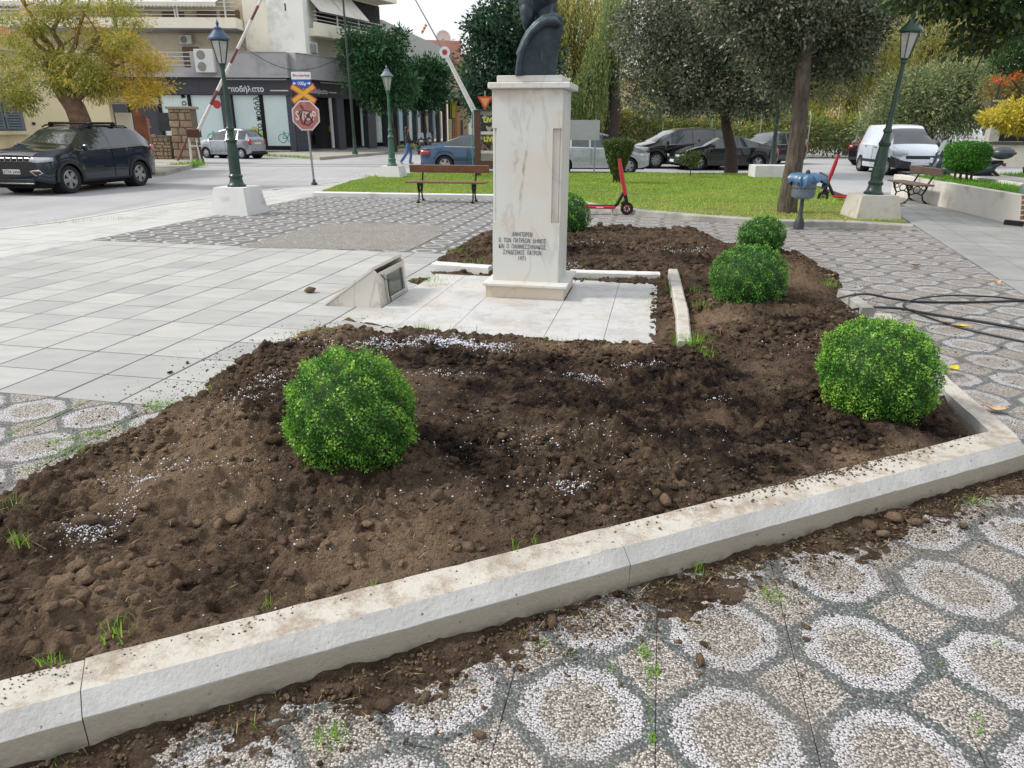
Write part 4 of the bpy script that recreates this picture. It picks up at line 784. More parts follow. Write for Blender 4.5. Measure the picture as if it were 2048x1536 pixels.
# ---- benches
wood = M('varnished_plank', '#77543f', .55, var=.2, scale=5, bump=.2, bscale=50, dirt=(srgb('#5f3c28'), .3), dscale=6); gwood = M('weathered_plank', '#63554a', .75, var=.22, scale=6, bump=.3, bscale=50, dirt=(srgb('#4d4338'), .4), dscale=7)
def bench(O, rz, label, ww, L=1.85, legs_at=(.38, -.38), lx=.62, depth=.5):
    """local x along the bench, y forward"""
    t = thing('park_bench', label, 'bench', O, rz, 'iron legged park benches')
    for i in range(2):
        y0 = .03+i*.20; MB().box(-L/2, L/2, y0, y0+.185, .425, .46, bev=.006).obj('seat_plank', ww, t)
    Rb = Matrix.Translation((0, -.10, .63)) @ Matrix.Rotation(-.25, 4, 'X'); MB().box(-L/2*1.0, L/2*1.0, -.018, .018, 0, .175, Rb, bev=.006).obj('back_plank', ww, t)
    for sx in (-lx, lx):
        m = MB()
        m.tube([(sx, .42, .42), (sx, .40, .33), (sx, .33, .20), (sx, .36, .08), (sx, .44, .02)], [.022, .02, .018, .018, .022], 7)
        m.tube([(sx, -.19, .82), (sx, -.10, .62), (sx, -.02, .44), (sx, .0, .33), (sx, .07, .20), (sx, .03, .08), (sx, -.06, .02)], [.015, .02, .022, .02, .018, .018, .022], 7)
        m.tube([(sx, -.02, .415), (sx, .44, .415)], .018, 6)
        m.tube([(sx, .07, .20), (sx, .20, .25), (sx, .33, .20)], .014, 6)
        c = [(sx, .20+.075*math.cos(w), .315+.075*math.sin(w)) for w in np.linspace(0, 2*PI, 17)]; m.tube(c, .012, 6, cap=False)
        for yy in (.06, .34): m.tube([(sx, yy+.045*math.cos(w), .355+.045*math.sin(w)) for w in np.linspace(0, 2*PI, 11)], .010, 5, cap=False)
        m.box(sx-.035, sx+.035, .40, .49, 0, .025, bev=.004); m.box(sx-.035, sx+.035, -.11, -.01, 0, .025, bev=.004)
        m.obj('iron_leg', iron, t, smooth=50)
        for zz in (.66, .74):
            Rc = Matrix.Translation((sx, -.085, zz)); MB().lathe([(.012, 0), (.010, .008)], 8, Rc @ Matrix.Rotation(-PI/2, 4, 'X')).obj('bolt_head', bolt, t)
    return t
bench(Vector((-1.47, 16.95, .0)), PI+TH*.6, 'wooden bench with two dark legs in front of the lawn, left of the monument', wood)
bench(Vector((9.42, 17.15, .0)), PI/2-.12, 'grey weathered bench with ornate ringed iron legs against the white wall', gwood, lx=.40, L=1.75)
# bench end at the right edge of the picture
t = thing('park_bench', 'brown slatted seat end cut off by the right edge, against the white wall', 'bench', at(2062, 455, 12.6)*1, .5); t.location = (8.98, 12.75, 0); t['group'] = 'iron legged park benches'
for i in range(5): MB().box(-.12, 1.3, -.02, .02, .14+i*.085, .21+i*.085, Matrix.Rotation(-.15, 4, 'X'), bev=.005).obj('slat', wood, t)
MB().tube([(-.1, -.16, .62), (-.02, -.14, .30), (.06, -.12, .02)], .018, 6).obj('diagonal_brace', wood, t)
MB().box(-.02, .05, -.05, .35, 0, .10, bev=.01).obj('foot', iron, t)
hl = thing('helmet', 'grey rounded helmet lying on top of the brown slatted seat at the right edge', 'helmet', (9.06, 12.95, .56)); MB().lathe([(.15, 0), (.155, .05), (.145, .12), (.11, .18), (.06, .215), (.001, .225)], 18).obj('shell', M('grey_plastic', '#6f7f80', .35), hl, smooth=60)
# ---- litter bin
bt = thing('litter_bin', 'grey perforated litter bin on a post with a blue bag draped over its rim', 'bin', gp(1599, 459) + Vector((0, .05, 0)))
gm = M('grey_galvanised', '#6f7a82', .5, .3, var=.15, bump=.1); dk = M('dark_metal', '#3c4145', .6, .3, var=.2)
MB().lathe([(.085, 0), (.085, .10), (.07, .14), (.065, .17), (.045, .20), (.035, .24), (.03, .50)], 14).obj('post', dk, bt, smooth=40)
MB().lathe([(.10, .50), (.175, .53), (.19, .56), (.19, .77), (.195, .78), (.19, .80)], 26).obj('bucket', gm, bt, smooth=35)
for k in range(20):
    w = 2*PI*k/20; Rm = Matrix.Translation((.191*math.cos(w), .191*math.sin(w), .68)) @ Matrix.Rotation(w, 4, 'Z'); MB().box(-.002, .003, -.017, .017, -.006, .006, Rm).obj('slot', iron, bt)
bagm = M('blue_bin_bag', '#486c8d', .35, 0, var=.12, scale=12); m = MB(); n = 48; rows = [(.10, .905), (.185, .915), (.225, .895), (.25, .85), (.265, .81), (.25, .765)]
r = random.Random(5); ph_ = [r.uniform(0, 6) for _ in range(5)]
vs = []
for j, (rad, z) in enumerate(rows):
    for k in range(n):
        w = 2*PI*k/n; fold = (math.sin(w*9+ph_[0])*.5+math.sin(w*15+ph_[1])*.35+math.sin(w*5+ph_[2])*.4)*(.008+.010*j); ext = max(0, math.cos(w-.1))**5*(.10 if j > 2 else .02)
        rr = rad+fold+ext; vs.append((rr*math.cos(w), rr*math.sin(w), z+(.02*math.sin(w*7+ph_[3])+.04*math.sin(w*3+ph_[4])+.02*math.sin(w*13) if j == 5 else 0)+fold*.6))
m.add(vs, [(j*n+k, j*n+(k+1) % n, (j+1)*n+(k+1) % n, (j+1)*n+k) for j in range(5) for k in range(n)]+[tuple(range(n))[::-1]]); m.obj('bag', bagm, bt, smooth=50)
MB().lathe([(.03, 0), (.04, .02), (.035, .05), (.01, .07)], 10, Matrix.Translation((.03, .0, .905))).obj('lid_knob', dk, bt, smooth=60)
MB().tube([(.22, 0, .90), (.33, .0, .84), (.36, 0, .74), (.31, 0, .70)], [.05, .055, .05, .03], 10).obj('side_handle', M('dark_teal_plastic', '#2c3d42', .4), bt, smooth=50)
# ---- electric kick scooters
redp = M('red_scooter_paint', '#b01a26', .35, var=.1, coat=.3); rub = M('tyre_rubber', '#19191a', .8, var=.2)
def torus(R, r, mat4, n=28, k=8):
    m = MB(); vs = []
    for i in range(n):
        a = 2*PI*i/n
        for j in range(k):
            b_ = 2*PI*j/k; vs.append(mat4 @ Vector(((R+r*math.cos(b_))*math.cos(a), (R+r*math.cos(b_))*math.sin(a), r*math.sin(b_))))
    m.add(vs, [(i*k+j, ((i+1) % n)*k+j, ((i+1) % n)*k+(j+1) % k, i*k+(j+1) % k) for i in range(n) for j in range(k)]); return m
def escooter(O, rz, label):
    t = thing('electric_scooter', label, 'scooter', O, rz, 'red electric scooters'); WX = Matrix.Rotation(PI/2, 4, 'X')
    for x in (.0, -.95):
        w = torus(.095, .03, Matrix.Translation((x, 0, .125)) @ WX).obj('wheel', rub, t, smooth=60); 
        torus(.062, .006, Matrix.Translation((x, -.03, .125)) @ WX).obj('rim', redp, w, smooth=60)
        m = MB()
        for k in range(3): m.tube([(x+.06*math.cos(k*PI/3+.3), 0, .125+.06*math.sin(k*PI/3+.3)), (x-.06*math.cos(k*PI/3+.3), 0, .125-.06*math.sin(k*PI/3+.3))], .014, 6)
        m.obj('spokes', dk, w)
    MB().box(-.84, -.22, -.09, .09, .115, .175, bev=.02).obj('deck', redp, t); MB().box(-.80, -.26, -.075, .075, .176, .184, bev=.002).obj('deck_mat', rub, t)
    MB().tube([(-.26, 0, .15), (-.20, 0, .20), (-.06, 0, .46)], [.035, .035, .03], 10).obj('neck', iron, t, smooth=50)
    MB().tube([(0, 0, .20), (-.02, 0, .27), (-.05, 0, .40)], [.03, .035, .04], 10).obj('fork', iron, t, smooth=50)
    MB().tube([(-.045, 0, .38), (-.20, 0, 1.06)], [.042, .033], 12).obj('stem', redp, t, smooth=50); MB().tube([(-.10, 0, .60), (-.17, 0, .92)], [.045, .042], 10).obj('battery_case', redp, t, smooth=50)
    MB().tube([(-.20, 0, 1.06), (-.215, 0, 1.13)], .022, 8).obj('head', iron, t); MB().tube([(-.22, -.26, 1.15), (-.215, -.10, 1.135), (-.215, .10, 1.135), (-.22, .26, 1.15)], .013, 8).obj('handlebar', iron, t, smooth=60)
    for y in (-.24, .24): MB().tube([(-.22, y-.05, 1.15), (-.22, y+.05, 1.15)], .02, 8).obj('grip', rub, t)
    MB().box(-.24, -.19, -.06, .06, 1.13, 1.19, bev=.01).obj('display', iron, t)
    MB().tube([(.02, 0, .26), (-.06, 0, .245), (-.11, 0, .20)], .035, 8).obj('mudguard', iron, t, smooth=50); MB().tube([(-.30, .06, .14), (-.26, .16, .01)], .009, 6).obj('kickstand', bolt, t)
    MB().box(-.60, -.46, -.0915, -.0905, .133, .155).obj('white_mark', whitew, t); return t
escooter(Vector((2.24, 14.38, .0)), .0+TH*.7, 'red electric scooter parked behind the monument in front of the lawn')
escooter(at(1652, 352, 17.2)+Vector((0, 0, 0)), 2.6, 'red electric scooter half hidden behind the blue bag of the litter bin')
bpy.data.objects['electric_scooter.001'].location.z = 0
# ---- level crossing signs and stop sign
def plate(poly, th, mat4, name, mat, par): return MB().prism(poly, 0, th, mat4).obj(name, mat, par)
def ngon(n, r, ph=0): return [(r*math.cos(2*PI*k/n+ph), r*math.sin(2*PI*k/n+ph)) for k in range(n)]
SP = Vector((-5.80, 21.6, .0)); st_ = thing('stop_sign', 'octagonal stop sign scrawled with black graffiti under a yellow and red railway cross', 'traffic sign', SP, -.10)
F0 = frame((0, 0, 0), (1, 0, 0)); galv = M('galvanised_post', '#8d9194', .45, .5, var=.15)
MB().tube([(0, 0, 0), (-.09, 0, 2.85)], .03, 10).obj('post', galv, st_, smooth=50); MB().lathe([(.09, 0), (.09, .05), (.05, .09), (.035, .16)], 12).obj('foot', dk, st_, smooth=40)
def fr2(x, z, y=-.04, rot=0): return Matrix.Translation((x, y, z)) @ F0 @ Matrix.Rotation(rot, 4, 'Z')
plate(ngon(8, .43, PI/8), .006, fr2(-.06, 1.90), 'sign_border', M('sign_white', '#c9c6c2', .5, var=.1, dirt=(srgb('#8a8580'), .4), dscale=6), st_)
plate(ngon(8, .385, PI/8), .006, fr2(-.06, 1.90, -.047), 'sign_face', M('faded_red', '#aa6662', .5, var=.15, scale=5, dirt=(srgb('#7a4746'), .4), dscale=8), st_)
signw = M('sign_lettering', '#cbbab5', .5); blk = M('black_paint', '#1a1718', .5)
def stext(txt, size, x, z, y, mat, par, name='lettering', sx=1, bold=0, rot=0, align='CENTER'):
    o = bpy.data.objects.new(name, text_mesh(txt, size, mat, .0015, align, sx, bold)); COL.objects.link(o); o.parent = par; o.matrix_local = fr2(x, z-size*.35, y, rot); return o
for i, c_ in enumerate('STOP'): stext(c_, .34, -.06+(-.24+.16*i), 1.90, -.056, signw, st_, 'sign_letter', .78, .008)
gr_ = MB(); GPTS = [[(-.20, 1.98), (-.14, 2.03), (.04, 2.02), (.12, 1.99), (.16, 2.03)], [(-.12, 2.0), (-.20, 1.84), (-.14, 1.68), (.02, 1.64), (.14, 1.74), (.17, 1.88)], [(.12, 2.0), (.0, 1.86), (-.10, 1.68)], [(-.16, 2.18), (-.08, 2.08)], [(-.02, 1.92), (.10, 1.84), (.16, 1.72)], [(-.22, 1.95), (-.20, 2.02)]]
for g0 in GPTS: gr_.tube([(-.06+x+.03, -.060, z) for x, z in g0], .016, 6)
gr_.obj('graffiti', blk, st_)
yel = M('sign_yellow', '#d7a52c', .45); redb = M('sign_red_border', '#b5523a', .5)
for a in (.55, -.55):
    for (hw, hh, mat, y) in ((.40, .085, redb, -.036 if a > 0 else -.040), (.365, .052, yel, -.044 if a > 0 else -.048)):
        plate([(-hw, -hh), (hw, -hh), (hw, hh), (-hw, hh)], .004, fr2(-.075, 2.47, y, a), 'cross_arm', mat, st_)
plate([(-.28, 0), (.28, 0), (.28, .22), (-.28, .22)], .005, fr2(-.10, 2.62, -.036), 'blue_plate', M('sign_blue', '#1b4aa0', .4), st_)
plate([(-.28, 0), (.28, 0), (.28, .19), (-.28, .19)], .005, fr2(-.10, 2.842, -.036), 'white_plate', M('sign_white_clean', '#d8dce0', .4), st_)
stext('100μ', .13, -.10, 2.74, -.043, M('sign_white_clean', '', .4), st_, 'plate_lettering', 1, .003)
for sg in (-1, 1): plate([(-.05*sg, -.015), (.0, -.015), (0, -.045), (.05*sg, 0), (0, .045), (0, .015), (-.05*sg, .015)], .002, fr2(-.10+sg*.21, 2.74, -.043), 'arrow', M('sign_white_clean', '', .4), st_)
stext('Bio.market', .095, -.10, 2.95, -.043, M('sign_red_text', '#b02a30', .5), st_, 'plate_lettering', 1.15, .002)
# ---- info board with posters
IB = thing('poster_board', 'brown framed notice board with posters, behind the bench and left of the monument', 'notice board', at(970, 352, 25.0)*1, 0); IB.location.z = .03
brn = M('brown_painted_wood', '#5c3a30', .6, var=.15, scale=4)
for x in (-.24, 1.6): MB().box(x-.10, x+.10, -.06, .06, 0, 2.08, bev=.008).obj('post', brn, IB)
MB().box(-.14, 1.5, -.045, .045, .32, .52, bev=.006).obj('lower_rail', brn, IB); MB().box(-.36, 1.75, -.09, .09, 2.085, 2.13, bev=.006).obj('top_rail', dk, IB)
MB().box(-.139, 1.499, -.02, .02, .525, 2.08).obj('backing', M('board_backing', '#8e8983', .8), IB)
def postermat():
    g = NG('poster_print'); P = g.objc(); v = g.n('TexVoronoi', feature='F1'); g.l(P, v.inputs['Vector']); v.inputs['Scale'].default_value = 9; s = g.n('SeparateColor'); g.l(v.outputs['Color'], s.inputs[0])
    g.set(g.ramp(s.outputs[0], [(0, srgb('#141418')), (.45, srgb('#2a2630')), (.6, srgb('#8b7468')), (.75, srgb('#5b2c30')), (.85, srgb('#b9a79a')), (1, srgb('#1c1c22'))]), .4); return g.m
pm = postermat(); pw_ = M('poster_white', '#c9c7c4', .6); py_ = M('poster_yellow', '#c9cf3a', .6)
for ci, x0 in enumerate((-.13, .42, .97)):
    for z0 in (1.36, .76):
        MB().box(x0, x0+.50, -.026, -.021, z0, z0+.60).obj('poster', pm, IB)
        MB().box(x0, x0+.50, -.032, -.027, z0-.005-.0, z0+.09).obj('poster_strip', pw_, IB)
        stext('LIVE', .20, x0+.28, z0+.45, -.028, py_, IB, 'poster_lettering', 1, .012)
gtube = M('green_tube', '#4b7c66', .5); m = MB(); m.tube([(-.40, -.1, 0), (-.40, -.1, 2.0), (-.36, -.1, 2.1), (-.2, -.1, 2.12)], .018, 8); m.obj('green_rod', gtube, IB, smooth=50)
# ---- yield sign, no parking disc, white sign
YS = thing('yield_sign', 'small red bordered triangle sign over a blue disc beside the notice board', 'traffic sign', at(971, 300, 30)*1); YS.location.z = RZ
MB().tube([(0, 0, 0), (0, 0, 3.0)], .03, 8).obj('post', galv, YS); zt = at(971, 193, 30).z-RZ
plate([(-.30, 0), (.30, 0), (0, -.52)][::-1], .006, fr2(0, zt+.0, -.04), 'triangle_border', M('sign_orange_red', '#c8442c', .5), YS); plate([(-.19, -.06), (.19, -.06), (0, -.38)][::-1], .004, fr2(0, zt, -.047), 'triangle_face', M('sign_pale_yellow', '#d9a052', .5), YS)
plate(ngon(20, .24), .006, fr2(0, zt-.72, -.04), 'disc_border', M('sign_red2', '#b02c3c', .5), YS); plate(ngon(20, .19), .004, fr2(0, zt-.72, -.047), 'disc', M('sign_blue', '', .5), YS); MB().box(-.02, .02, -.2, .2, 0, .003, fr2(0, zt-.72, -.052, .78)).obj('disc_bar', M('sign_red2', '', .5), YS)
WS = thing('blank_sign', 'blank pale grey sign plate on two thin posts between monument and silver car', 'sign', at(1168, 345, 26.8)*1); WS.location.z = .0
sw_ = M('pale_grey_plate', '#a7abb0', .6, var=.06); MB().box(-.62, .50, -.01, .01, at(1168, 280, 26.8).z, at(1168, 240, 26.8).z).obj('plate', sw_, WS)
for x in (-.6, .36): MB().tube([(x, .03, 0), (x, .03, 1.9)], .022, 8).obj('post', galv, WS)
# ---- railway barriers
wb = M('barrier_white', '#d0cfcc', .5, var=.08); rb = M('barrier_red', '#6d4342', .5, var=.1); BRB = M('rusty_brown', '#4e3027', .7, var=.25)
Rl = thing('level_crossing_barrier', 'raised red and white barrier arm slanting up right behind the first lamp post', 'barrier', at(382, 330, 34.5)*1, 0, 'raised level crossing barriers'); Rl.location.z = RZ; O_ = Rl.location.copy()
def arm(par, O_, a, b, n, Y, r0, r1, cols):
    A, B = at(a[0], a[1], Y)-O_, at(b[0], b[1], Y)-O_
    for i in range(n):
        MB().tube([A.lerp(B, i/n), A.lerp(B, (i+1)/n-.002)], [r0+(r1-r0)*i/n, r0+(r1-r0)*(i+1)/n], 8).obj('arm_section', cols[i % len(cols)], par, smooth=50)
arm(Rl, O_, (396, 262), (560, -80), 12, 34.5, .085, .05, [wb, wb, rb])
hs_ = lambda x, y: at(x, y, 34.5)-O_
MB().box(-.28, .28, -.18, .18, -.15, .22, Matrix.Translation(hs_(388, 268)), bev=.03).obj('pivot_box', BRB, Rl)
for (a, b, mt) in (((375, 275), (352, 330), rb), ((378, 275), (384, 332), wb), ((392, 275), (403, 328), wb), ((396, 285), (409, 332), BRB)):
    MB().tube([hs_(*a), hs_(*b)], .05, 7).obj('stand_leg', mt, Rl)
MB().box(-.3, .3, -.04, .04, -.03, .03, Matrix.Translation(hs_(392, 292))).obj('cross_bar', wb, Rl)
ND = MB().prism(ngon(20, .18), 0, .02, Matrix.Translation(hs_(436, 209)+Vector((0, -.12, 0))) @ F0).obj('red_disc', M('sign_red2', '', .5), Rl)
MB().tube([hs_(437, 178)+Vector((0, 0, 0)), hs_(470, 212), hs_(508, 255)], .03, 6).obj('counter_rod', galv, Rl) if False else None
R2 = thing('level_crossing_barrier', 'raised pale barrier arm with red centred disc and orange flag against the sky', 'barrier', at(962, 330, 31.0)*1, 0, 'raised level crossing barriers'); R2.location.z = RZ; O2 = R2.location.copy()
arm(R2, O2, (955, 235), (893, 112), 6, 31, .11, .075, [wb]); arm(R2, O2, (892.5, 111), (820, -20), 6, 31, .03, .02, [galv])
h2 = lambda x, y: at(x, y, 31)-O2
MB().prism(ngon(22, .21), 0, .02, Matrix.Translation(h2(890, 105)+Vector((0, -.13, 0))) @ F0).obj('white_disc', M('sign_white_clean', '', .5), R2); MB().prism(ngon(20, .10), 0, .02, Matrix.Translation(h2(890, 105)+Vector((0, -.152, 0))) @ F0).obj('red_dot', M('sign_red2', '', .5), R2)
MB().box(-.3, .3, -.25, .25, 0, 2.3, Matrix.Translation(h2(962, 330)*0), bev=.03).obj('cabinet', galv, R2)
for i in range(6):
    a, b = h2(852.5-i*1.6, 49+i*3.0), h2(852.5-(i+1)*1.6, 49+(i+1)*3.0); MB().tube([a, b], .055, 7).obj('flag_stripe', [M('flag_orange', '#d8642e', .6), M('flag_pale', '#e0c0a8', .6)][i % 2], R2)
# rails crossing the road
steel = M('rail_steel', '#3f4246', .4, .6)
for i, (Y0, Y1) in enumerate(((33.2, 32.2), (35.0, 34.0))):
    for dy in (0, .09):
        A, B = Vector((-16, Y0+dy, RZ)), Vector((9, Y1+dy, RZ)); d = (B-A).normalized(); n = Vector((-d.y, d.x, 0)); m = MB(); m.prism([(A+n*q).to_2d()[:] for q in (-.022, .022)]+[(B+n*q).to_2d()[:] for q in (.022, -.022)], RZ-.05, RZ+.006); o = m.obj('tram_rail', steel, kind='structure')
# topiary behind the scooter and flat topped shrub on the right
def topiary(O, label, prof, n, leaf, seed, mat, trunk, group=None, nsub=None):
    """prof: list of (z, r); leaves on a surface of revolution"""
    r = np.random.default_rng(seed); t = thing('clipped_shrub', label, 'shrub', O)
    zs = np.array([p[0] for p in prof]); rs = np.array([p[1] for p in prof]); seg = np.hypot(np.diff(zs), np.diff(rs))*(rs[1:]+rs[:-1]+.02); cdf = np.cumsum(seg)/seg.sum()
    k = np.searchsorted(cdf, r.uniform(size=n)); u = r.uniform(size=n); z = zs[k]+(zs[k+1]-zs[k])*u; rad = rs[k]+(rs[k+1]-rs[k])*u; a = r.uniform(0, 2*PI, n); rad = rad*(1-np.abs(r.normal(0, .08, n))+.05*np.sin(a*5+z*9))
    pos = np.stack([rad*np.cos(a), rad*np.sin(a), z+r.normal(0, .02, n)], 1); nr = np.stack([-(zs[k+1]-zs[k])*-np.cos(a), (zs[k+1]-zs[k])*np.sin(a), (rs[k]-rs[k+1])+0*a], 1); nr = unit(nr+1e-6)
    v, f, at_ = leaves(pos, nr*.5+r.normal(size=(n, 3))*.8, nr+r.normal(size=(n, 3))*.5, r.uniform(.7, 1.3, n)*leaf, leaf*.6, np.clip(r.normal(.4, .2, n), 0, 1)); link('foliage', npmesh('foliage', v, f, mat, attr=at_), t)
    MB().lathe([(max(.001, q*.84), z*1.0) for z, q in prof], 18).obj('inner_branches', core_m, t)
    for (x0, x1, h) in trunk: MB().tube([(x0, 0, 0), (x1, 0, h)], .03, 7).obj('stem', M('twig_bark', '', .9), t)
    return t
c = at(1233, 372, 22.2); c.z = .05
topiary(c, 'funnel shaped clipped shrub with flat top growing on the lawn behind the red scooter', [(.12, .05), (.3, .16), (.8, .36), (1.15, .46), (1.2, .44), (1.22, .1)], 6500, .05, 31, leaf_mat('shrub_leaf', ['#27381a', '#3b5221', '#4f6b2a', '#6b8232', '#a8763a'], .5, .25), [(-.1, -.12, .5), (.08, .12, .5), (0, 0, .5)])
c = at(1921, 375, 17.6); c.z = .50
topiary(c, 'flat topped bright green clipped shrub on short stems above the white wall', [(.22, .1), (.24, .34), (.34, .46), (.66, .49), (.78, .40), (.82, .1)], 9000, .042, 32, leaf_mat('shrub_leaf_bright', ['#2f5f1c', '#41822a', '#5c9c34', '#84b944'], .4, .35), [(-.20, -.16, .4), (-.05, -.08, .4), (.2, .22, .4), (.1, .05, .4)])
# ================================================================ VEHICLES
carglass = NG('car_glass'); carglass.set(carglass.ramp(carglass.noise(carglass.objc(), 1.3, 2), [(.3, srgb('#1d262b')), (.7, srgb('#39464b'))]), .04, 0, **{'Specular IOR Level': .9, 'Coat Weight': .6}); carglass = carglass.m
trimb = M('black_plastic_trim', '#232528', .6, var=.15, local=True); chrome = M('chrome', '#c9ccd0', .15, .9, var=.05, local=True); rimm = M('alloy_rim', '#9da0a3', .3, .6, var=.1, local=True)
headg = M('headlight_glass', '#c7ccd2', .1, .2, var=.15, scale=9, local=True, coat=.5); tailr = M('taillight_red', '#a81a22', .2, 0, var=.25, scale=9, local=True, coat=.6); under = M('underbody', '#0d0d0e', .9)
platew = M('number_plate', '#cfd2d0', .5, var=.04, local=True); plb = M('plate_blue', '#1f3f9a', .5); seamm = M('panel_gap', '#08080a', .8); amber = M('lamp_orange', '#d98a4a', .3)
def paint(name, c, metal=.3, rough=.28): return M(name, c, rough, metal, var=.04, scale=3, local=True, coat=.9)
def interp(pts, x):
    if x <= pts[0][0]: return pts[0][1]
    for (a, b), (c, d) in zip(pts[:-1], pts[1:]):
        if x <= c: t = (x-a)/(c-a); return b+(d-b)*t
    return pts[-1][1]
def smoothp(pts, x, e=.05):
    return (interp(pts, x-e)+2*interp(pts, x)+interp(pts, x+e))/4
def car(name, label, O, rz, S, group='cars parked around the square', cat='car'):
    """front at +x, origin under the middle; S: dict of shape"""
    L, Wd, pt = S['L'], S['W'], S['paint']; h = L/2; t = thing(name, label, cat, O, rz, group)
    top, belt = S['top'], S['belt']; ax = S['axles']; R = S['wr']; ar = R+.055; sill = S.get('sill', .24)
    pil = S['pillars']; g0, g1 = S['glass']                      # side glass from x=g0 to g1 (roof line), pillar positions
    ws0, ws1 = S['wscreen']; rw0, rw1 = S['rwin']
    xs = sorted(set([round(v, 3) for v in list(np.linspace(-h, h, 46))+[p-.03 for p in pil]+[p+.03 for p in pil]+[g0, g1, ws0, ws1, rw0, rw1]+[-h+.02, -h+.06, h-.02, h-.06]+[a+s*ar*c for a in ax for s in (-1, 1) for c in (1, .93, .8, .6, .35)]]))
    def low(x):
        z = sill+ (.10*max(0, (abs(x)-h+.45)/.45)**2 if abs(x) > h-.45 else 0)
        for a in ax:
            if abs(x-a) < ar: z = max(z, R+math.sqrt(ar*ar-(x-a)**2)*.98)
        return z
    def hw(x):
        e = max(0, (abs(x)-(h-.75))/.75); return Wd/2*(1-S.get('nose', .17)*e**2.3)
    rows = []
    for x in xs:
        zt = smoothp(top, x, .04); zb = min(smoothp(belt, x), zt-.015); lo = min(low(x), zb-.1); w = hw(x); gh = zt-zb
        ti = min(1, gh/.45); rw_ = w*(1-.25*ti)-.0
        e = max(0, (abs(x)-(h-.12))/.12); pinch = .06*e*e
        mid = lo+(zb-lo)*.55
        rows.append([(w-.03-pinch, lo), (w-.004-pinch*.6, lo+.06), (w+.006-pinch*.3, mid), (w-.012-pinch*.5, zb-.03), (w-.05-pinch, zb), (rw_-.02*ti-.03 if gh > .06 else w-.10, zb+gh*.88 if gh > .06 else zb+gh*.5), (rw_*.86 if gh > .06 else w*.75, zt-.004), (rw_*.45, zt+.012), (0, zt+.016)])
    groups = {}
    def face(kind, vs): groups.setdefault(kind, MB()).add(vs, [(0, 1, 2, 3)])
    nr = len(rows[0])
    for i in range(len(xs)-1):
        x0, x1 = xs[i], xs[i+1]; xm = (x0+x1)/2
        for s in (1, -1):
            for j in range(nr-1):
                a, b, c, d = [Vector((x0, s*rows[i][j][0], rows[i][j][1])), Vector((x1, s*rows[i+1][j][0], rows[i+1][j][1])), Vector((x1, s*rows[i+1][j+1][0], rows[i+1][j+1][1])), Vector((x0, s*rows[i][j+1][0], rows[i][j+1][1]))]
                vs = [a, b, c, d] if s < 0 else [d, c, b, a]; k = 'body'
                gh = smoothp(top, xm, .04)-smoothp(belt, xm)
                if j == 4 and g0 < xm < g1 and gh > .13 and not any(abs(xm-p) < .031 for p in pil):
                    k = ('side_window', s, sum(xm > p for p in pil))
                elif j >= 5 and ws0 < xm < ws1: k = ('windscreen', 0, 0)
                elif j >= 5 and rw0 < xm < rw1: k = ('rear_window', 0, 0)
                elif S.get('clad') and j == 0: k = 'cladding'
                elif j == 4 and ws0 < xm < ws1+.0: k = 'body'
                face(k, vs)
    for kk, e in (('front', -1), ('rear', 0)):
        r_ = rows[e if e else 0]; x = xs[-1] if kk == 'front' else xs[0]
        for j in range(nr-1):
            a = [Vector((x, r_[j][0], r_[j][1])), Vector((x, r_[j+1][0], r_[j+1][1])), Vector((x, -r_[j+1][0], r_[j+1][1])), Vector((x, -r_[j][0], r_[j][1]))]
            face('body', a if kk == 'front' else a[::-1])
    for k, m in groups.items():
        if k == 'body' or k == 'cladding':
            # weld
            pass
        bm = bmesh.new(); vmap = [bm.verts.new(v) for v in m.v]
        for f in m.f:
            try: bm.faces.new([vmap[i] for i in f])
            except ValueError: pass
        bmesh.ops.remove_doubles(bm, verts=bm.verts, dist=.0015)
        me = bpy.data.meshes.new('m'); bm.to_mesh(me); bm.free(); me.polygons.foreach_set('use_smooth', [True]*len(me.polygons)); me.set_sharp_from_angle(angle=math.radians(32))
        nm = k if isinstance(k, str) else k[0]; me.name = nm; me.materials.append(pt if nm == 'body' else (trimb if nm == 'cladding' else carglass)); link(nm, me, t)
    # dark belly and wheel housings
    MB().box(-h+.18, h-.18, -Wd/2+.20, Wd/2-.20, .17, .62).obj('underbody', under, t)
    WX = Matrix.Rotation(PI/2, 4, 'X')
    for a in ax:
        for s in (1, -1):
            y = s*(Wd/2-.125)
            MB().lathe([(ar-.012, -.10), (ar-.012, .10)], 20, Matrix.Translation((a, y-s*.13, R)) @ WX).obj('wheel_housing', under, t)
            tw = MB().lathe([(R*.66, -.10), (R*.93, -.11), (R, -.08), (R, .08), (R*.93, .11), (R*.66, .10)], 30, Matrix.Translation((a, y, R)) @ WX, caps=False).obj('tyre', rub, t, smooth=40)
            ro = MB().lathe([(R*.66, .0), (R*.66, .095), (R*.61, .102), (R*.58, .06), (R*.3, .03)], 26, Matrix.Translation((a, y, R)) @ (WX if s < 0 else WX @ Matrix.Rotation(PI, 4, 'X')), caps=False).obj('rim', rimm, t, smooth=40)
            m = MB(); n = S.get('spokes', 5); Mx = Matrix.Translation((a, y+s*.065, R)) @ (WX if s < 0 else WX @ Matrix.Rotation(PI, 4, 'X'))
            for k in range(n):
                Q = Mx @ Matrix.Rotation(2*PI*k/n+.2, 4, 'Z'); wd = .28/n+.025; m.add([Q @ Vector(v) for v in ((.03, -wd*.5, .03), (R*.62, -wd*.75, .02), (R*.62, wd*.75, .02), (.03, wd*.5, .03), (.03, -wd*.5, -.01), (R*.62, -wd*.9, -.02), (R*.62, wd*.9, -.02), (.03, wd*.5, -.01))], [(0, 1, 2, 3), (0, 4, 5, 1), (3, 2, 6, 7), (1, 5, 6, 2)])
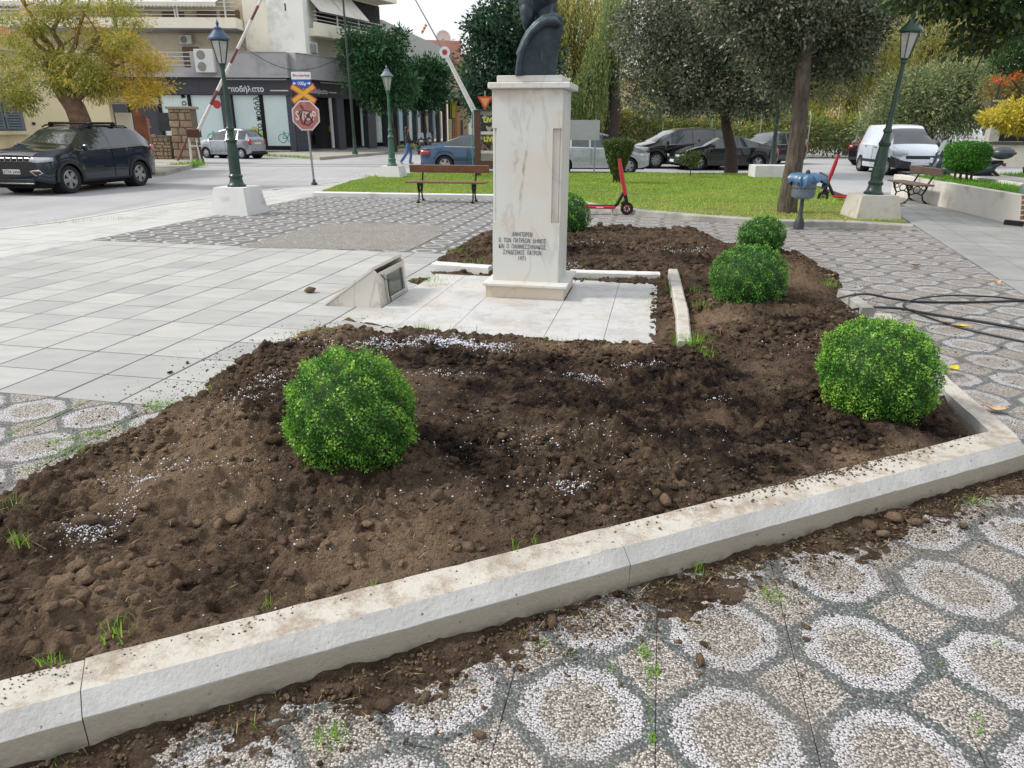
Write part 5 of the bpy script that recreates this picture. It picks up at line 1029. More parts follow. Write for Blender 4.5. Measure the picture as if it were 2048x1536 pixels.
            m.lathe([(.055, -.01), (.055, .03), (.04, .04)], 12, Mx); m.obj('spokes', rimm, ro)
            MB().lathe([(R*.56, -.005), (R*.56, .0)], 20, Mx).obj('brake_disc', under, ro)
            if S.get('clad'):
                m = MB(); q = 20; vs = []
                for k in range(q+1):
                    w = PI*k/q*1.06-.03*PI; 
                    for (rr, yy) in ((ar-.015, .0), (ar+.065, .0), (ar+.065, -.03)): vs.append((a+rr*math.cos(w), s*(Wd/2+.022+yy), R+rr*math.sin(w)))
                m.add(vs, [(i*3+j, i*3+j+1, (i+1)*3+j+1, (i+1)*3+j) for i in range(q) for j in range(2)]); m.obj('wheel_arch', trimb, t)
    # mirrors, handles, door gaps
    mxx = S['mirror']
    for s in (1, -1):
        zb = smoothp(belt, mxx); w = hw(mxx); MB().lathe([(.02, 0), (.065, .02), (.085, .07), (.085, .15), (.05, .17)], 10, Matrix.Translation((mxx, s*(w+.02), zb+.07)) @ Matrix.Rotation(-s*PI/2, 4, 'X') @ Matrix.Diagonal((.75, 1, 1, 1))).obj('mirror', S.get('mirmat', pt), t, smooth=50)
        for dx in S['handles']: zz = smoothp(belt, dx)-.10; MB().box(dx-.09, dx+.09, s*(hw(dx)+.004)-.012, s*(hw(dx)+.004)+.012, zz-.012, zz+.016, bev=.006).obj('door_handle', S.get('hmat', pt), t)
        for dx in S['seams']:
            z1 = smoothp(belt, dx)-.035; z0 = max(low(dx)+.05, .35); m = MB(); 
            for k in range(5):
                za, zc = z0+(z1-z0)*k/5, z0+(z1-z0)*(k+1)/5; y_ = s*(hw(dx)+.008); m.box(dx-.004, dx+.004, y_-.006, y_+.0005, za, zc)
            m.obj('door_gap', seamm, t)
        if S.get('side_trim'):
            m = MB(); a, b = S['side_trim']; n = 10
            for k in range(n):
                x0, x1 = a+(b-a)*k/n, a+(b-a)*(k+1)/n; m.box(x0, x1, s*(hw(x0)+.006)-.004, s*(hw(x0)+.006)+.004, smoothp(belt, x0)-.018, smoothp(belt, x0)+.004)
            m.obj('window_trim', chrome, t)
    # lights
    def wrap(zlo, zhi, xin, ylo, front, mat, nm):
        for s in (1, -1):
            m = MB(); pts = []; n = 8; e = 1 if front else -1
            for k in range(n+1):
                f = k/n
                if f < .5: y = ylo+(hw(h)-.03-ylo)*(f/.5); x = h-.0+.008
                else: x = h-(xin)*((f-.5)/.5)+.004; y = hw(x)+.008
                if f >= .45 and f <= .55: x = h-.02; y = hw(h-.05)-.01+.004
                pts.append((e*x, s*y, f))
            vs = []
            for (x, y, f) in pts:
                hh = 1-.45*abs(f-.5)*1.4; zc = (zlo+zhi)/2; vs += [(x, y, zc-(zc-zlo)*hh), (x, y, zc+(zhi-zc)*hh)]
            m.add(vs, [(2*i, 2*i+2, 2*i+3, 2*i+1) for i in range(n)]); o = m.obj(nm, mat, t, smooth=40); sd = o.modifiers.new('s', 'SOLIDIFY'); sd.thickness = .02; sd.offset = 0
    a = S['head']; wrap(a[0], a[1], a[2], a[3], True, headg, 'headlight'); a = S['tail']; wrap(a[0], a[1], a[2], a[3], False, tailr, 'taillight')
    MB().box(h-.01, h+.012, -.26, .26, S.get('pz', .42), S.get('pz', .42)+.11, bev=.003).obj('number_plate', platew, t); MB().box(-h-.012, -h+.01, -.26, .26, S.get('rpz', .75), S.get('rpz', .75)+.11, bev=.003).obj('number_plate', platew, t)
    MB().box(h-.02, h+.006, -Wd*.30, Wd*.30, S.get('gz', .60), S.get('gz', .60)+S.get('gh', .10), bev=.004).obj('grille', trimb, t)
    MB().box(h-.03, h+.006, -Wd*.34, Wd*.34, .27, .40, bev=.004).obj('lower_grille', trimb, t); MB().box(-h-.006, -h+.03, -Wd*.38, Wd*.38, .27, .40, bev=.004).obj('rear_valance', trimb, t)
    return t
def place(cx_, Y, z=RZ):
    p = at(cx_[0], cx_[1], Y); return Vector((p.x, Y, z))
black = paint('navy_black_paint', '#141f33', .4, .2); black2 = paint('black_paint_gloss', '#0f1115', .3, .2); silver = paint('silver_paint', '#9ba3ad', .6, .3); bluep = paint('steel_blue_paint', '#3c5674', .6, .25)
silv2 = paint('pale_silver_paint', '#b4bac2', .5, .3); greyp = paint('dark_grey_paint', '#3a3538', .5, .3); whitep = paint('white_van_paint', '#c9d2e0', .0, .3); green = paint('greenish_black_paint', '#17221f', .4, .22); brownp = paint('dark_brown_paint', '#221a1b', .4, .25)
# SUV on the left
SUV = dict(L=4.40, W=1.82, paint=black, top=[(-2.2, .98), (-2.15, 1.16), (-2.0, 1.36), (-1.78, 1.54), (-1.45, 1.62), (-.4, 1.665), (.2, 1.64), (.5, 1.56), (1.05, 1.20), (1.25, 1.14), (1.95, 1.07), (2.14, 1.02), (2.2, .95)], belt=[(-2.2, 1.04), (-1.6, 1.16), (-1.0, 1.13), (1.1, 1.05), (2.2, .92)],
           axles=(1.32, -1.32), wr=.355, pillars=(-1.18, -.42, .36) and (-1.22, -.35), glass=(-1.95, .98), wscreen=(.42, 1.12), rwin=(-2.12, -1.80), clad=True, mirror=.80, handles=(-.15, -1.05), seams=(.95, -.30, -1.15), side_trim=(-1.9, .95), head=(.80, .93, .42, .62), tail=(.98, 1.14, .28, .60), pz=.52, gz=.80, gh=.12, spokes=5, sill=.27, nose=.14)
fw, rwp = gp(146, 387, RZ), gp(284, 372, RZ); dv = (fw-rwp); ang = math.atan2(fw.y-rwp.y, fw.x-rwp.x)
suvc = at(200, 330, 19.6); 
def wheel_solve(pxf, pyf, pxr, wb, z=RZ, nearer=True):
    """positions of two wheels (image x of both contact points, y of the first) a wheelbase apart"""
    A = gp(pxf, pyf, z); best = None
    for k in range(4000):
        Y = A.y-4+k*.002; P = at(pxr, pyf, Y); P.z = z
        e = abs((P-A).length-wb)
        if best is None or e < best[0]: 
            best = (e, P)
        if nearer is None: pass
    return A, best[1]
def solve2(pxf, pyf, pxr, wb, far=True):
    A = gp(pxf, pyf, RZ); c = []
    for k in range(5000):
        Y = A.y-5+k*.002; P = at(pxr, pyf-6 if far else pyf+3, Y); P.z = RZ; c.append((abs((P-A).length-wb), Y, P))
    c = [q for q in c if (q[1] > A.y) == far]; return A, min(c, key=lambda q: q[0])[2]
def put_car(name, label, S, pxf, pyf, pxr, far, **kw):
    A, B = solve2(pxf, pyf, pxr, S['axles'][0]-S['axles'][1], far)          # A front wheel contact, B rear wheel contact, on the visible side
    d = (A-B).normalized(); off = Vector((-d.y, d.x, 0)); mid = (A+B)/2
    c = mid+off*(S['W']/2-.05) if off.dot(Vector((mid.x, mid.y, 0))) > 0 else mid-off*(S['W']/2-.05)
    c -= d*(S['axles'][0]+S['axles'][1])/2; c.z = RZ; return car(name, label, c, math.atan2(d.y, d.x), S, **kw)
suv = put_car('parked_car', 'dark navy off-road style car with roof bars driving past the yellow house', SUV, 146, 387, 285, True)
def lp(root, m, nm, mat, par=None): return m.obj(nm, mat, par or root)
for k in range(7):
    y = -.54+k*.18; MB().box(2.19, 2.215, y-.07, y+.07, .815, .915, bev=.01).obj('grille_slot', rimm, suv); MB().box(2.20, 2.222, y-.052, y+.052, .828, .902, bev=.006).obj('grille_hole', seamm, suv)
for s in (1, -1):
    m = MB(); Y_ = s*.72; m.tube([(2.19, Y_-s*.16, .60), (2.20, Y_+s*.10, .62), (2.14, Y_+s*.13, .55), (2.19, Y_-s*.02, .49), (2.2, Y_-s*.16, .60)], .016, 6); m.obj('fog_lamp_trim', chrome, suv); MB().box(2.16, 2.205, Y_-.12, Y_+.10, .585, .61, bev=.004).obj('fog_lamp', amber, suv)
    MB().tube([(-1.45, s*.58, 1.60), (-1.3, s*.60, 1.66), (.2, s*.60, 1.68), (.35, s*.58, 1.63)], .02, 7).obj('roof_rail', trimb, suv, smooth=50)
for x in (-.85, .0): 
    MB().tube([(x, -.66, 1.73), (x, .66, 1.73)], .03, 8).obj('roof_bar', iron, suv); 
    for s in (-1, 1): MB().box(x-.06, x+.06, s*.62-.04, s*.62+.04, 1.64, 1.74, bev=.01).obj('bar_foot', iron, suv)
o = bpy.data.objects.new('plate_text', text_mesh('ΧΤΜ 5494', .11, M('black_paint', '', .5), .001, 'CENTER', .95)); COL.objects.link(o); o.parent = suv; o.rotation_euler = (PI/2, 0, PI/2); o.location = (2.214, .02, .535); MB().box(2.2125, 2.2135, -.255, -.225, .525, .625).obj('plate_band', plb, suv)
MB().box(2.19, 2.21, -.6, .6, .285, .31, bev=.004).obj('chin_trim', galv, suv)
HATCH = dict(L=3.55, W=1.58, paint=silver, top=[(-1.775, .95), (-1.72, 1.10), (-1.5, 1.36), (-1.30, 1.50), (-.8, 1.535), (-.1, 1.52), (.3, 1.42), (.95, 1.02), (1.2, .98), (1.6, .86), (1.72, .76), (1.775, .66)], belt=[(-1.775, .98), (-1.0, .98), (1.0, .92), (1.775, .66)],
             axles=(1.12, -1.20), wr=.275, pillars=(-1.0, -.28), glass=(-1.5, .72), wscreen=(.30, .95), rwin=(-1.7, -1.35), mirror=.62, handles=(-.12, -.85), seams=(.70, -.25, -.98), head=(.62, .78, .35, .40), tail=(.70, 1.02, .10, .55), pz=.40, gz=.60, gh=.08, spokes=7, sill=.22, nose=.2)
put_car('parked_car', 'small silver hatchback parked in front of the corner shop windows', HATCH, 414, 316.5, 484, False)
COUPE = dict(L=4.64, W=1.74, paint=bluep, top=[(-2.32, .86), (-2.26, .98), (-1.75, 1.03), (-1.5, 1.08), (-.75, 1.36), (-.1, 1.415), (.35, 1.36), (1.15, 1.0), (1.5, .96), (2.1, .82), (2.26, .74), (2.32, .62)], belt=[(-2.32, .88), (-1.4, .99), (.8, .94), (2.32, .62)],
             axles=(1.37, -1.35), wr=.32, pillars=(-.32,), glass=(-1.30, .88), wscreen=(.38, 1.12), rwin=(-1.55, -.78), mirror=.80, handles=(-.18,), seams=(.85, -.48), side_trim=(-1.35, .9), head=(.60, .74, .5, .50), tail=(.66, .84, .42, .52), pz=.36, gz=.55, gh=.1, spokes=5, sill=.2, nose=.22, rpz=.50)
cc = car('parked_car', 'steel blue coupe seen from behind its left rear, parked beyond the bench', Vector((-1.18, 29.2, RZ)), -.10, COUPE)
H2 = dict(HATCH); H2.update(L=4.0, W=1.70, paint=silv2, top=[(-2.0, .95), (-1.95, 1.10), (-1.7, 1.36), (-1.45, 1.50), (-.8, 1.53), (0, 1.52), (.4, 1.42), (1.15, 1.06), (1.4, 1.0), (1.8, .88), (1.94, .78), (2.0, .66)], belt=[(-2.0, .98), (-1.0, .99), (1.1, .93), (2.0, .66)], axles=(1.22, -1.28), wr=.30, glass=(-1.6, .9), wscreen=(.42, 1.15), rwin=(-1.95, -1.5), mirror=.80, seams=(.85, -.22, -1.05), handles=(-.05, -.9), spokes=5)
car('parked_car', 'pale silver hatchback whose front shows between monument and funnel shaped shrub', Vector((3.22, 29.3, RZ)), -.04, H2)
MPV = dict(L=4.75, W=1.85, paint=black2, top=[(-2.37, 1.0), (-2.32, 1.2), (-2.1, 1.5), (-1.9, 1.60), (-.8, 1.68), (.1, 1.66), (.55, 1.56), (1.45, 1.10), (1.75, 1.03), (2.2, .90), (2.33, .80), (2.375, .68)], belt=[(-2.37, 1.08), (-1.0, 1.08), (1.3, .98), (2.37, .70)],
           axles=(1.42, -1.42), wr=.345, pillars=(-1.25, -.25), glass=(-2.0, 1.15), wscreen=(.55, 1.45), rwin=(-2.3, -2.0), mirror=1.0, handles=(.0, -1.0), seams=(1.1, -.2, -1.25), side_trim=(-2.0, 1.1), head=(.72, .92, .55, .45), tail=(.95, 1.2, .2, .6), pz=.42, gz=.68, gh=.1, spokes=9, sill=.24, nose=.2)
put_car('parked_car', 'large black people carrier with chrome window line parked left of the black coupe', MPV, 1311, 337, 1432, True)
C2 = dict(COUPE); C2.update(L=4.42, W=1.74, paint=green, top=[(-2.21, .84), (-2.15, .95), (-1.7, .99), (-1.4, 1.06), (-.6, 1.33), (.0, 1.36), (.4, 1.30), (1.1, .98), (1.4, .93), (2.0, .76), (2.15, .66), (2.21, .55)], belt=[(-2.21, .86), (-1.3, .95), (.8, .90), (2.21, .55)], axles=(1.32, -1.25), wr=.30, glass=(-1.2, .85), wscreen=(.42, 1.08), rwin=(-1.45, -.65), head=(.50, .64, .4, .42), side_trim=None, gz=.46, gh=.07, pz=.32)
put_car('parked_car', 'low black coupe parked directly behind the lawn trees', C2, 1396, 341, 1514, True)
H3 = dict(H2); H3.update(paint=greyp)
put_car('parked_car', 'dark grey hatchback behind the black coupe, right of the tree trunk', H3, 1528, 331, 1598, True)
A3 = dict(H2); A3.update(L=4.25, W=1.76, paint=brownp, top=[(-2.12, .90), (-2.07, 1.02), (-1.85, 1.15), (-1.55, 1.34), (-1.2, 1.42), (-.3, 1.43), (.2, 1.36), (1.0, 1.02), (1.4, .95), (1.9, .84), (2.07, .72), (2.12, .6)], belt=[(-2.12, .94), (-1.0, .98), (1.1, .92), (2.12, .62)], axles=(1.3, -1.28), wr=.32, glass=(-1.6, .85), wscreen=(.25, 1.0), rwin=(-1.98, -1.45), tail=(.80, .94, .35, .48), rpz=.74)
car('parked_car', 'dark brown hatchback showing its red left and right rear lights beside the white van', Vector((18.35, 37.0, RZ)), .62, A3)
A4 = dict(A3); A4.update(paint=greyp); car('parked_car', 'dark hatchback almost hidden between the brown car and the white van', Vector((21.6, 39.3, RZ)), .62, A4)
VAN = dict(L=4.05, W=1.80, paint=whitep, top=[(-2.02, 1.0), (-2.0, 1.60), (-1.92, 1.78), (-1.6, 1.82), (.0, 1.84), (.45, 1.78), (.75, 1.62), (1.38, 1.13), (1.55, 1.06), (1.88, .92), (1.99, .78), (2.025, .62)], belt=[(-2.02, 1.10), (-1.0, 1.12), (1.3, 1.05), (2.02, .66)],
           axles=(1.25, -1.38), wr=.31, pillars=(), glass=(.12, 1.08), wscreen=(.62, 1.38), rwin=(-2.3, -2.2), mirror=1.0, mirmat=trimb, handles=(.05, -.9), seams=(1.0, -.15), head=(.74, .96, .42, .50), tail=(.8, 1.3, .06, .78), pz=.40, gz=.62, gh=.12, spokes=8, sill=.24, nose=.16, hmat=trimb)
van = car('parked_van', 'white delivery van facing the camera, parked right of the tall lamp post', Vector((at(1856, 254, 27.8).x+.12, 29.9, RZ)), -1.63, VAN, cat='van')
for s in (1, -1):
    MB().box(-1.2, .95, s*.91-.02, s*.91+.012, .44, .54, bev=.008).obj('side_rubbing_strip', trimb, van)
    m = MB(); m.add([(2.05, s*.35, .30), (2.04, s*.86, .30), (1.7, s*.93, .32), (1.62, s*.925, .72), (1.9, s*.88, .66), (2.05, s*.60, .55), (2.06, s*.35, .52)], [(0, 1, 5, 6), (1, 2, 3, 4), (1, 4, 5)]); o = m.obj('bumper_corner', trimb, van); q = o.modifiers.new('s', 'SOLIDIFY'); q.thickness = .03
# ---- motor scooter on the right
def motor_scooter(O, rz, label, body, scale=1.0, group=None, topbox=True):
    t = thing('motor_scooter', label, 'scooter', O, rz, group); t.scale = (scale,)*3; WX = Matrix.Rotation(PI/2, 4, 'X')
    for x in (.68, -.68):
        torus(.22, .06, Matrix.Translation((x, 0, .28)) @ WX).obj('tyre', rub, t, smooth=60); MB().lathe([(.17, -.03), (.17, .03)], 18, Matrix.Translation((x, 0, .28)) @ WX).obj('wheel_disc', rimm, t); torus(.17, .014, Matrix.Translation((x, -.04, .28)) @ WX).obj('rim', rimm, t)
    bm = bmesh.new()
    ico(bm, (-.35, 0, .62), (.52, .15, .14), Matrix.Rotation(.12, 4, 'Y')); ico(bm, (-.75, 0, .74), (.26, .10, .07), Matrix.Rotation(.25, 4, 'Y')); ico(bm, (.05, 0, .38), (.42, .16, .12)); ico(bm, (.50, 0, .70), (.13, .19, .36), Matrix.Rotation(-.35, 4, 'Y')); ico(bm, (.42, 0, .95), (.15, .15, .15)); ico(bm, (.15, 0, .55), (.35, .10, .12))
    remesh('bodywork', bm, .03, body, t, 4)
    bm = bmesh.new(); ico(bm, (-.30, 0, .78), (.40, .15, .07), Matrix.Rotation(.08, 4, 'Y')); remesh('seat', bm, .03, trimb, t, 3)
    bm = bmesh.new(); ico(bm, (.72, 0, .50), (.24, .09, .10)); remesh('front_mudguard', bm, .025, body, t, 2); MB().tube([(-.45, 0, .52), (-.8, 0, .60), (-1.0, 0, .44)], [.07, .05, .03], 8).obj('rear_mudguard', trimb, t, smooth=50)
    MB().tube([(.68, -.06, .28), (.50, -.06, .68)], .022, 7).obj('fork', bolt, t); MB().tube([(.36, -.34, 1.08), (.40, -.1, 1.04), (.40, .1, 1.04), (.36, .34, 1.08)], .018, 7).obj('handlebar', iron, t)
    m = MB(); m.add([(.52, -.20, .98), (.52, .20, .98), (.40, .16, 1.32), (.40, -.16, 1.32)], [(0, 1, 2, 3)]); o = m.obj('windshield', M('clear_visor', '#8d979c', .1, 0, var=.1), t); q = o.modifiers.new('s', 'SOLIDIFY'); q.thickness = .006
    for s in (-1, 1): MB().tube([(.38, s*.26, 1.07), (.36, s*.33, 1.26)], .007, 5).obj('mirror_stalk', iron, t); MB().lathe([(.06, 0), (.055, .02)], 10, Matrix.Translation((.36, s*.33, 1.30)) @ Matrix.Rotation(PI/2, 4, 'Y')).obj('mirror', iron, t)
    MB().box(.60, .64, -.09, .09, .78, .90, bev=.01).obj('headlight', headg, t); MB().box(-1.03, -.99, -.08, .08, .72, .80, bev=.01).obj('taillight', tailr, t); MB().tube([(-.2, -.17, .30), (-.95, -.19, .42)], [.04, .06], 8).obj('exhaust', bolt, t)
    MB().box(-.95, -.70, -.10, .10, .80, .86, bev=.01).obj('rack', iron, t)
    if topbox:
        bm = bmesh.new(); ico(bm, (-.92, 0, 1.03), (.27, .24, .15)); remesh('top_box', bm, .025, M('grey_box_plastic', '#3d4450', .35), t, 3); MB().box(-1.19, -1.15, -.12, .12, 1.0, 1.06, bev=.01).obj('reflector', tailr, t)
    return t
dkblue = paint('dark_blue_scooter_paint', '#2b3444', .4, .3)
p = at(1908, 372, 19.6); motor_scooter(Vector((p.x, 19.6, RZ+.02)), PI-.25, 'dark blue motor scooter with grey top box parked behind the flat topped shrub', dkblue, 1.05)
for i, (x_, Y_) in enumerate(((840, 47), (852, 49))):
    p = at(x_, 290, Y_); motor_scooter(Vector((p.x, Y_, RZ)), -1.3+i*.3, ['dark motor scooter parked on the street behind the walking woman', 'second dark motor scooter parked farther along behind the walking woman'][i], black2, 1.0, 'scooters down the side street', False)
# ================================================================ PERSON walking
def skin_person(O, rz, joints, label, s=1.0):
    pass
PR_ = thing('person', 'woman with long dark hair, dark jacket and blue jeans walking across the road', 'person', Vector((at(817, 325, 35.6).x, 35.6, RZ)), .35)
def limb(pts, rr, nm, mat):
    m = MB(); m.tube(pts, rr, 12); return m
bm = bmesh.new()
def chain(pts, rr):
    for i in range(len(pts)-1):
        a, b = Vector(pts[i]), Vector(pts[i+1]); n = max(2, int((b-a).length/.025))
        for k in range(n+1):
            t = k/n; r_ = rr[i]+(rr[i+1]-rr[i])*t; bmesh.ops.create_icosphere(bm, subdivisions=1, radius=r_, matrix=Matrix.Translation(a.lerp(b, t)))
jacket = M('dark_jacket', '#2b2a2e', .8, var=.3, scale=12); jeans = M('blue_jeans', '#3f5f8d', .8, var=.2, scale=10); skinm = M('skin', '#b98a6e', .6); hair = M('dark_brown_hair', '#231a17', .6, var=.3); shoe = M('pale_shoes', '#7e8798', .6)
chain([(0, 0, 1.38), (0, 0, 1.47)], [.05, .045]); ico(bm, (.01, 0, 1.555), (.085, .072, .11)); ico(bm, (.095, 0, 1.55), (.02, .014, .02)); ico(bm, (.085, 0, 1.515), (.016, .028, .01)); chain([(.0, .17, 1.34), (-.08, .22, 1.10), (.06, .20, .92), (.09, .20, .86)], [.035, .035, .028, .03]); chain([(.0, -.17, 1.34), (.07, -.22, 1.10), (.20, -.17, .95), (.24, -.16, .92)], [.035, .035, .028, .03]); chain([(0, 0, 1.38), (0, 0, .9)], [.08, .09]); chain([(0, .09, .88), (.16, .09, .48), (.10, .09, .06)], [.07, .045, .035]); chain([(0, -.09, .88), (-.08, -.09, .48), (-.34, -.09, .14)], [.07, .045, .035]); remesh('body', bm, .018, skinm, PR_, 3)
bm = bmesh.new(); chain([(0, 0, 1.36), (0, 0, 1.15), (0, 0, .86)], [.12, .125, .14]); chain([(0, .12, 1.36), (0, .18, 1.33), (-.08, .225, 1.10), (.05, .20, .94)], [.06, .062, .05, .042]); chain([(0, -.12, 1.36), (0, -.18, 1.33), (.07, -.225, 1.10), (.19, -.17, .96)], [.06, .062, .05, .042]); remesh('jacket', bm, .018, jacket, PR_, 3)
bm = bmesh.new(); chain([(0, .06, .88), (.17, .09, .50), (.10, .09, .09)], [.105, .075, .08]); chain([(0, -.06, .88), (-.08, -.09, .50), (-.33, -.09, .17)], [.105, .075, .08]); remesh('jeans', bm, .018, jeans, PR_, 3)
bm = bmesh.new(); ico(bm, (-.025, 0, 1.58), (.10, .088, .11)); ico(bm, (-.06, 0, 1.42), (.07, .10, .18)); remesh('hair', bm, .018, hair, PR_, 3)
for (x, y, z, a) in ((.15, .09, .045, 0), (-.36, -.09, .085, .9)):
    bm = bmesh.new(); ico(bm, (x, y, z), (.13, .045, .045), Matrix.Rotation(a, 4, 'Y')); remesh('shoe', bm, .015, shoe, PR_, 2)
for y, x in ((.20, .10), (-.16, .25)):
    bm = bmesh.new(); chain([(x-.01, y, .90), (x+.01, y, .84)], [.03, .026])
    for k in range(4): chain([(x+.02-.012*k, y, .84), (x+.03-.012*k, y, .79-.004*abs(k-1.5)), (x+.025-.012*k, y+.01, .765)], [.009, .008, .007])
    chain([(x+.03, y, .87), (x+.055, y, .83)], [.010, .008]); remesh('hand', bm, .006, skinm, PR_, 1)
# ================================================================ BUILDINGS AND WALLS
class Wall:
    def __init__(s, t, O, ex):
        s.t = t; s.ex = Vector(ex).normalized(); s.O = Vector((O[0], O[1], 0)); s.Fw = frame(s.O, s.ex); s.inv = s.Fw.inverted(); s.F = t.matrix_basis.inverted() @ s.Fw
        s.n = s.ex.cross(Vector((0, 0, 1)))
    def loc(s, x, y):
        d = ray(x, y); C0 = Vector((0, 0, CAM_H)); k = (s.O-C0).dot(s.n)/d.dot(s.n); p = s.inv @ (C0+d*k); return p.x, p.y
    def S(s, x, y=254): return s.loc(x, y)[0]
    def Z(s, x, y): return s.loc(x, y)[1]
    def b(s, nm, mat, s0, s1, z0, z1, d0=0, d1=.1, par=None, bev=0, **kw): return MB().box(s0, s1, z0, z1, d0, d1, s.F, bev=bev).obj(nm, mat, par or s.t, **kw)
    def p(s, nm, mat, xa, ya, xb, yb, d0=0, d1=.1, par=None, bev=0):
        ym = (ya+yb)/2; s0, s1 = s.S(xa, ym), s.S(xb, ym); za, zb = s.Z((xa+xb)/2, yb), s.Z((xa+xb)/2, ya); return s.b(nm, mat, s0, s1, za, zb, d0, d1, par, bev)
    def text(s, txt, size, mat, sx, z, d, rot=0, nm='lettering', bold=0, **kw):
        o = bpy.data.objects.new(nm, text_mesh(txt, size, mat, .004, kw.get('align', 'LEFT'), 1, bold)); COL.objects.link(o); o.parent = s.t; o.matrix_local = s.F @ Matrix.Translation((sx, z, d)) @ Matrix.Rotation(rot, 4, 'Z'); return o
cream = M('cream_render', '#e9e4d3', .85, var=.05, scale=1, bump=.15, dirt=(srgb('#a9a389'), .3), dscale=.6); whitewall = M('white_render', '#ecece6', .85, var=.04, scale=.8, dirt=(srgb('#b5b7ae'), .3), dscale=.5)
greyconc = M('grey_fair_concrete', '#a6a6a8', .85, var=.08, scale=1.1, dirt=(srgb('#7f8084'), .4), dscale=.6); fascia_m = M('anthracite_fascia', '#3e3f48', .6, var=.06); pillar_m = M('slate_cladding', '#454b55', .6, var=.10, scale=3)
frost = M('frosted_shop_glass', '#d0e2e2', .25, 0, var=.05, scale=.7); dark_in = M('dark_interior', '#17181b', .8, var=.4, scale=2); beige = M('beige_render', '#cfc4ae', .85, var=.06, dirt=(srgb('#8a8173'), .3), dscale=.8); railm = M('white_rail', '#c8cac8', .5, .1)
awn = M('white_awning', '#cfcdc6', .8, var=.05, dirt=(srgb('#a9a69a'), .3)); acm = M('ac_white', '#cfd0cc', .5, var=.04); fanm = M('ac_grille', '#82817c', .6, var=.15); wglass = M('window_glass', '#4a525a', .08, 0, var=.3, scale=.6, coat=.5)
C1 = at(590, 254, 48); D1 = at(744, 254, 55.3); C1.z = D1.z = 0
B1 = thing('corner_building', 'pale corner apartment building with grey balcony band over a dark bicycle shop', 'building', C1)
WA = Wall(B1, C1, (1, 0, 0)); WB = Wall(B1, C1, D1-C1)
eB = WB.S(787)
# masses
WA.b('ground_floor_wall', fascia_m, -17, -.02, 0, 4.42, -9, -.35); WB.b('ground_floor_back', dark_in, .4, eB, 0, 4.42, -6, -4.0)
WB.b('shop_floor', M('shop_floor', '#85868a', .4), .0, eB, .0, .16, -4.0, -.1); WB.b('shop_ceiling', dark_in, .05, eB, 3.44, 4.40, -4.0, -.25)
WA.b('fascia', fascia_m, -17, 0.0, 3.44, 4.42, -.35, .0); WB.b('fascia', fascia_m, 0.003, eB, 3.40, 4.42, -.3, .0)
for k in range(8): WB.b('fascia_panel', fascia_m, .05+k*(eB-.1)/8, .05+(k+1)*(eB-.1)/8-.012, 3.44, 4.38, .001, .02)
for k in range(12): WA.b('fascia_panel', fascia_m, -16.9+k*1.4, -16.9+(k+1)*1.4-.012, 3.46, 4.36, .001, .02)
WA.b('light_strip', railm, WA.S(450, 157), WA.S(573, 157), 4.29, 4.35, .02, .07); WB.b('light_strip', railm, WB.S(640, 165), WB.S(700, 168), 4.27, 4.33, .02, .07)
xg = WA.S(436, 131)
WA.b('balcony_band', greyconc, xg, 0, 4.42, 5.80, -.2, .55); WA.b('band_lip', M('grey_lip', '#a7a9ab', .8), xg, .02, 4.40, 4.50, .55, .63); WA.b('band_cap', greyconc, xg, 0.0, 5.80, 5.84, -.25, .60)
WB.b('balcony_band', greyconc, 0.0, eB-1.2, 4.42, 5.80, -.2, .55); WB.b('band_lip', M('grey_lip', '', .8), .02, eB-1.2, 4.40, 4.50, .55, .63); WB.b('band_cap', greyconc, .0, eB-1.2, 5.80, 5.84, -.25, .60)
WA.b('balcony_floor', greyconc, -17, xg, 4.42, 4.95, -1.6, .5); WA.b('parapet_end', greyconc, WA.S(388, 131), xg-.05, 4.95, 5.86, -.3, .45)
# first floor left
WA.b('upper_wall', beige, -17, WA.S(480, 90), 4.95, 7.0, -6, -1.6); WA.b('upper_wall', beige, -17, WA.S(478, 20), 7.0, 13, -6, -1.7)
WA.b('corner_wall', cream, WA.S(480, 50), WA.S(530, 50), 5.84, 14, -5, -.75); WA.b('corner_wall', whitewall, WA.S(531, 50), WA.S(604, 50), 5.84, 14, -5, -.45)  # cream left part: shade on the white wall put into its colour
for k in range(4):
    z = 5.08+k*.24; m = MB().tube([(WA.S(300, 120), z, .40), (WA.S(389, 120), z, .40)], .028, 6); m.v = [tuple(WA.F @ Vector(v)) for v in m.v]; m.obj('railing_bar', railm, B1)
WA.b('second_floor_balcony', cream, -17, WA.S(478, 48), 7.13, 7.70, -1.7, .5); WA.b('balcony_soffit', greyconc, -17, WA.S(478, 48), 7.10, 7.128, -1.7, .45)
for k in range(4):
    z = 7.86+k*.22; m = MB().tube([(-17, z, .42), (WA.S(474, 20), z, .42)], .022, 6); m.v = [tuple(WA.F @ Vector(v)) for v in m.v]; m.obj('railing_bar', railm, B1)
for x in (355, 360, 455): WA.b('railing_post', railm, WA.S(x, 20)-.04, WA.S(x, 20)+.04, 7.7, 8.75, .38, .46)
m = MB(); n = 60; s0, s1 = -17, WA.S(440, 8)
for k in range(n):
    a, b = s0+(s1-s0)*k/n, s0+(s1-s0)*(k+1)/n-.01
    m.add([WA.F @ Vector(v) for v in ((a, 9.3, -1.5), (b, 9.3, -1.5), (b, 8.50, .7), (a, 8.50, .7), (a, 8.30, .72), ((a+b)/2, 8.22, .72), (b, 8.30, .72))], [(0, 1, 2, 3), (3, 2, 6, 5, 4)])
o = m.obj('awning', awn, B1)
for x0, x1, y0, y1 in ((300, 345, 15, 40), (372, 412, 12, 40), (420, 460, 12, 38)):
    WA.p('balcony_door', M('brown_door', '#6c5748', .7), x0, y0, x1, y1, -1.69, -1.62)
